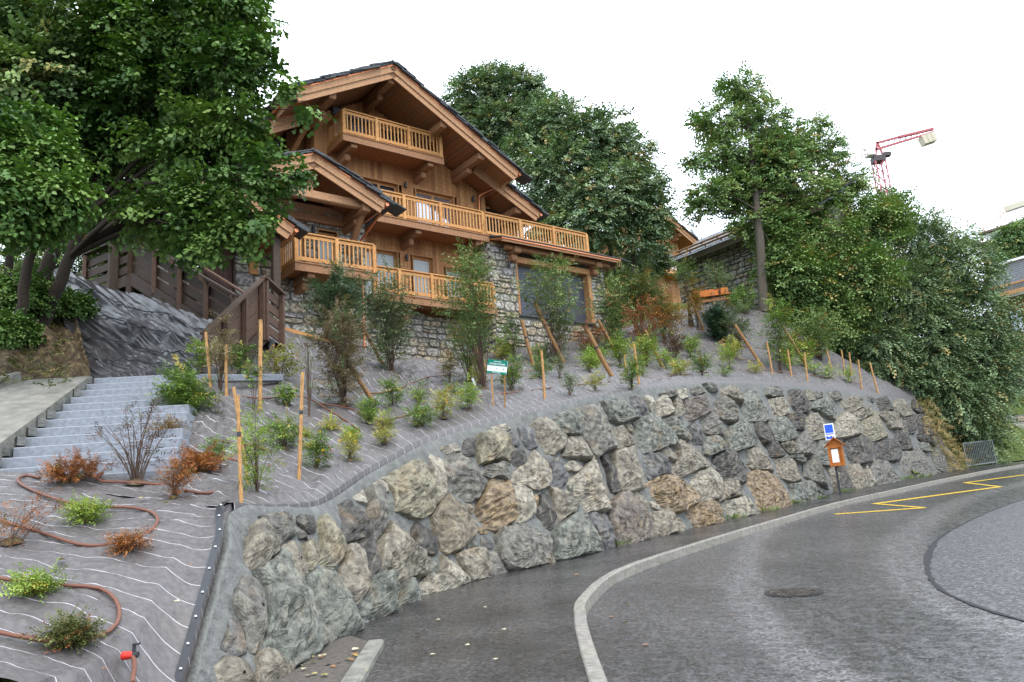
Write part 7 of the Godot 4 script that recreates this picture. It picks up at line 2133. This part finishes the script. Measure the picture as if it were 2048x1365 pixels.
	["p",1220,1004,1233,990,1250,983,1265,998,1275,1015,1284,1030,1291,1046,1296,1064,1297,1084,1276,1090,1255,1094,1229,1100,1221,1074,1217,1054,1210,1037,1216,1021],
	["t",1287,1029,1294,1024,1311,1026,1326,1019,1340,1029,1356,1033,1365,1042,1370,1058,1363,1068,1348,1072,1334,1075,1320,1078,1304,1082,1298,1066,1296,1053,1292,1041],
	["o",1379,1015,1391,1008,1407,1005,1428,1005,1438,1017,1445,1024,1451,1035,1449,1045,1435,1051,1416,1055,1398,1060,1381,1064,1372,1056,1368,1042,1366,1027],
	["w",1297,1003,1310,1010,1317,1013,1322,1016,1320,1022,1309,1022,1302,1016],
	["e",1479,819,1482,804,1488,788,1498,779,1508,776,1521,777,1526,787,1535,798,1537,813,1540,826,1536,840,1521,849,1506,845,1491,843,1477,838],
	["g",1529,776,1542,778,1555,779,1569,780,1577,789,1561,797,1539,797,1530,790],
	["w",1537,800,1554,798,1574,795,1577,818,1576,831,1561,834,1540,836,1541,816],
	["d",1578,782,1598,784,1608,785,1612,798,1619,815,1612,829,1594,823,1580,821,1576,804],
	["t",1611,781,1618,785,1625,789,1630,800,1623,802,1615,799,1613,788],
	["g",1626,785,1634,785,1642,786,1649,791,1642,797,1633,798,1628,792],
	["g",1648,783,1658,785,1669,787,1680,789,1685,799,1667,804,1652,791],
	["e",1624,805,1637,800,1648,796,1664,804,1676,822,1674,836,1668,841,1650,836,1635,826,1621,818],
	["d",1578,828,1593,825,1606,827,1608,842,1606,863,1588,859,1579,844],
	["e",1450,866,1455,856,1467,845,1482,841,1496,847,1505,857,1510,869,1518,881,1517,893,1497,897,1484,902,1469,906,1458,901,1452,889,1448,879],
	["d",1503,847,1516,848,1530,861,1545,884,1528,893,1515,874,1509,860],
	["e",1530,847,1545,839,1561,837,1576,840,1583,854,1596,870,1582,882,1564,887,1550,884,1537,874,1532,863],
	["t",1610,842,1617,828,1634,829,1646,836,1665,844,1669,862,1665,874,1650,880,1636,881,1621,880,1606,871,1608,854],
	["d",1532,886,1548,887,1562,895,1570,912,1558,917,1541,917,1529,903],
	["g",1585,882,1602,865,1616,878,1632,887,1628,901,1618,915,1599,913,1585,911,1587,898],
	["t",1557,890,1572,886,1586,890,1587,895,1585,903,1579,911,1568,902],
	["t",1483,905,1497,900,1508,896,1524,892,1535,912,1543,926,1546,940,1544,949,1529,946,1518,944,1501,941,1489,930,1482,919],
	["d",1425,915,1437,910,1450,905,1461,904,1477,907,1483,925,1496,941,1488,952,1486,968,1474,970,1459,966,1437,957,1425,940,1422,928],
	["t",1545,920,1561,919,1575,921,1587,929,1604,933,1604,946,1610,962,1594,964,1578,969,1565,959,1549,950,1548,935],
	["e",1570,916,1581,913,1598,916,1610,924,1606,929,1594,929,1584,923],
	["g",1608,929,1618,918,1633,922,1644,933,1654,942,1656,954,1661,968,1658,981,1637,972,1621,966,1610,954,1606,942],
	["e",1635,884,1650,882,1666,876,1680,881,1684,909,1676,929,1664,933,1650,934,1639,926,1625,917,1631,898],
	["o",1489,955,1502,944,1521,947,1537,950,1554,954,1570,965,1579,979,1583,995,1586,1014,1563,1020,1546,1024,1529,1028,1511,1024,1503,1006,1498,988,1488,969],
	["e",1577,971,1592,968,1607,964,1622,969,1638,975,1657,984,1671,993,1644,1000,1631,1005,1619,1006,1606,1009,1592,1013,1584,1001,1583,987],
	["t",1439,972,1445,963,1478,972,1490,979,1494,988,1488,996,1470,997,1456,999,1432,1007,1437,988],
	["w",1445,1003,1458,1002,1470,999,1483,998,1497,999,1503,1014,1521,1031,1498,1036,1485,1039,1471,1043,1451,1048,1450,1028,1441,1016],
	["t",1654,937,1670,931,1674,946,1676,958,1678,971,1668,977,1663,966,1659,952],
	["w",1672,839,1683,828,1700,836,1714,853,1721,870,1706,875,1691,879,1670,875,1667,852],
	["t",1671,809,1686,801,1704,795,1718,796,1733,798,1735,806,1727,815,1712,821,1696,831,1678,825],
	["t",1701,829,1712,823,1725,818,1741,814,1744,827,1718,843,1706,842],
	["d",1753,798,1766,795,1777,800,1785,809,1783,823,1761,826,1743,812],
	["t",1788,801,1800,800,1812,800,1820,810,1827,824,1819,834,1804,836,1793,824,1786,813],
	["d",1823,801,1830,806,1837,811,1847,829,1835,829,1825,819,1822,809],
	["t",1749,826,1774,825,1791,827,1803,839,1805,852,1797,862,1778,859,1769,844],
	["d",1805,838,1818,836,1823,844,1825,856,1824,870,1807,866,1807,851],
	["d",1825,831,1840,831,1855,840,1869,863,1856,875,1842,872,1826,864,1826,847],
	["y",1712,846,1728,839,1746,824,1762,837,1768,847,1776,859,1777,873,1766,878,1754,883,1741,883,1728,875,1719,864],
	["d",1693,881,1707,877,1722,873,1736,882,1744,891,1746,905,1743,924,1724,931,1703,929,1685,918,1683,894],
	["d",1746,891,1756,885,1768,880,1779,879,1788,891,1798,900,1798,916,1789,927,1770,923,1747,922,1748,903],
	["d",1780,874,1788,863,1802,860,1821,874,1832,883,1831,893,1822,901,1808,902,1795,896,1787,886],
	["e",1832,891,1840,886,1851,891,1873,898,1862,903,1852,907,1835,899],
	["g",1736,940,1745,925,1765,924,1782,926,1797,934,1802,949,1813,962,1795,969,1779,971,1765,974,1740,977,1743,956],
	["g",1801,905,1816,904,1830,898,1843,905,1859,912,1865,926,1878,946,1864,956,1849,958,1833,961,1815,960,1805,949,1800,936,1798,919],
	["t",1696,950,1700,930,1721,931,1726,947,1726,961,1726,974,1722,982,1708,985,1700,961],
	["d",1670,941,1682,921,1698,926,1693,950,1699,965,1703,986,1686,989,1666,989,1670,967,1670,954],
	["w",1728,932,1739,947,1743,964,1736,980,1728,981,1728,967,1728,954],
	["g",1865,903,1873,901,1901,918,1897,944,1889,949,1868,933,1861,911],
	["b",1734,791,1740,793,1745,795,1750,801,1747,806,1737,804,1736,797],
	["d",1823,873,1831,869,1854,876,1876,891,1866,894,1847,887,1833,881]]
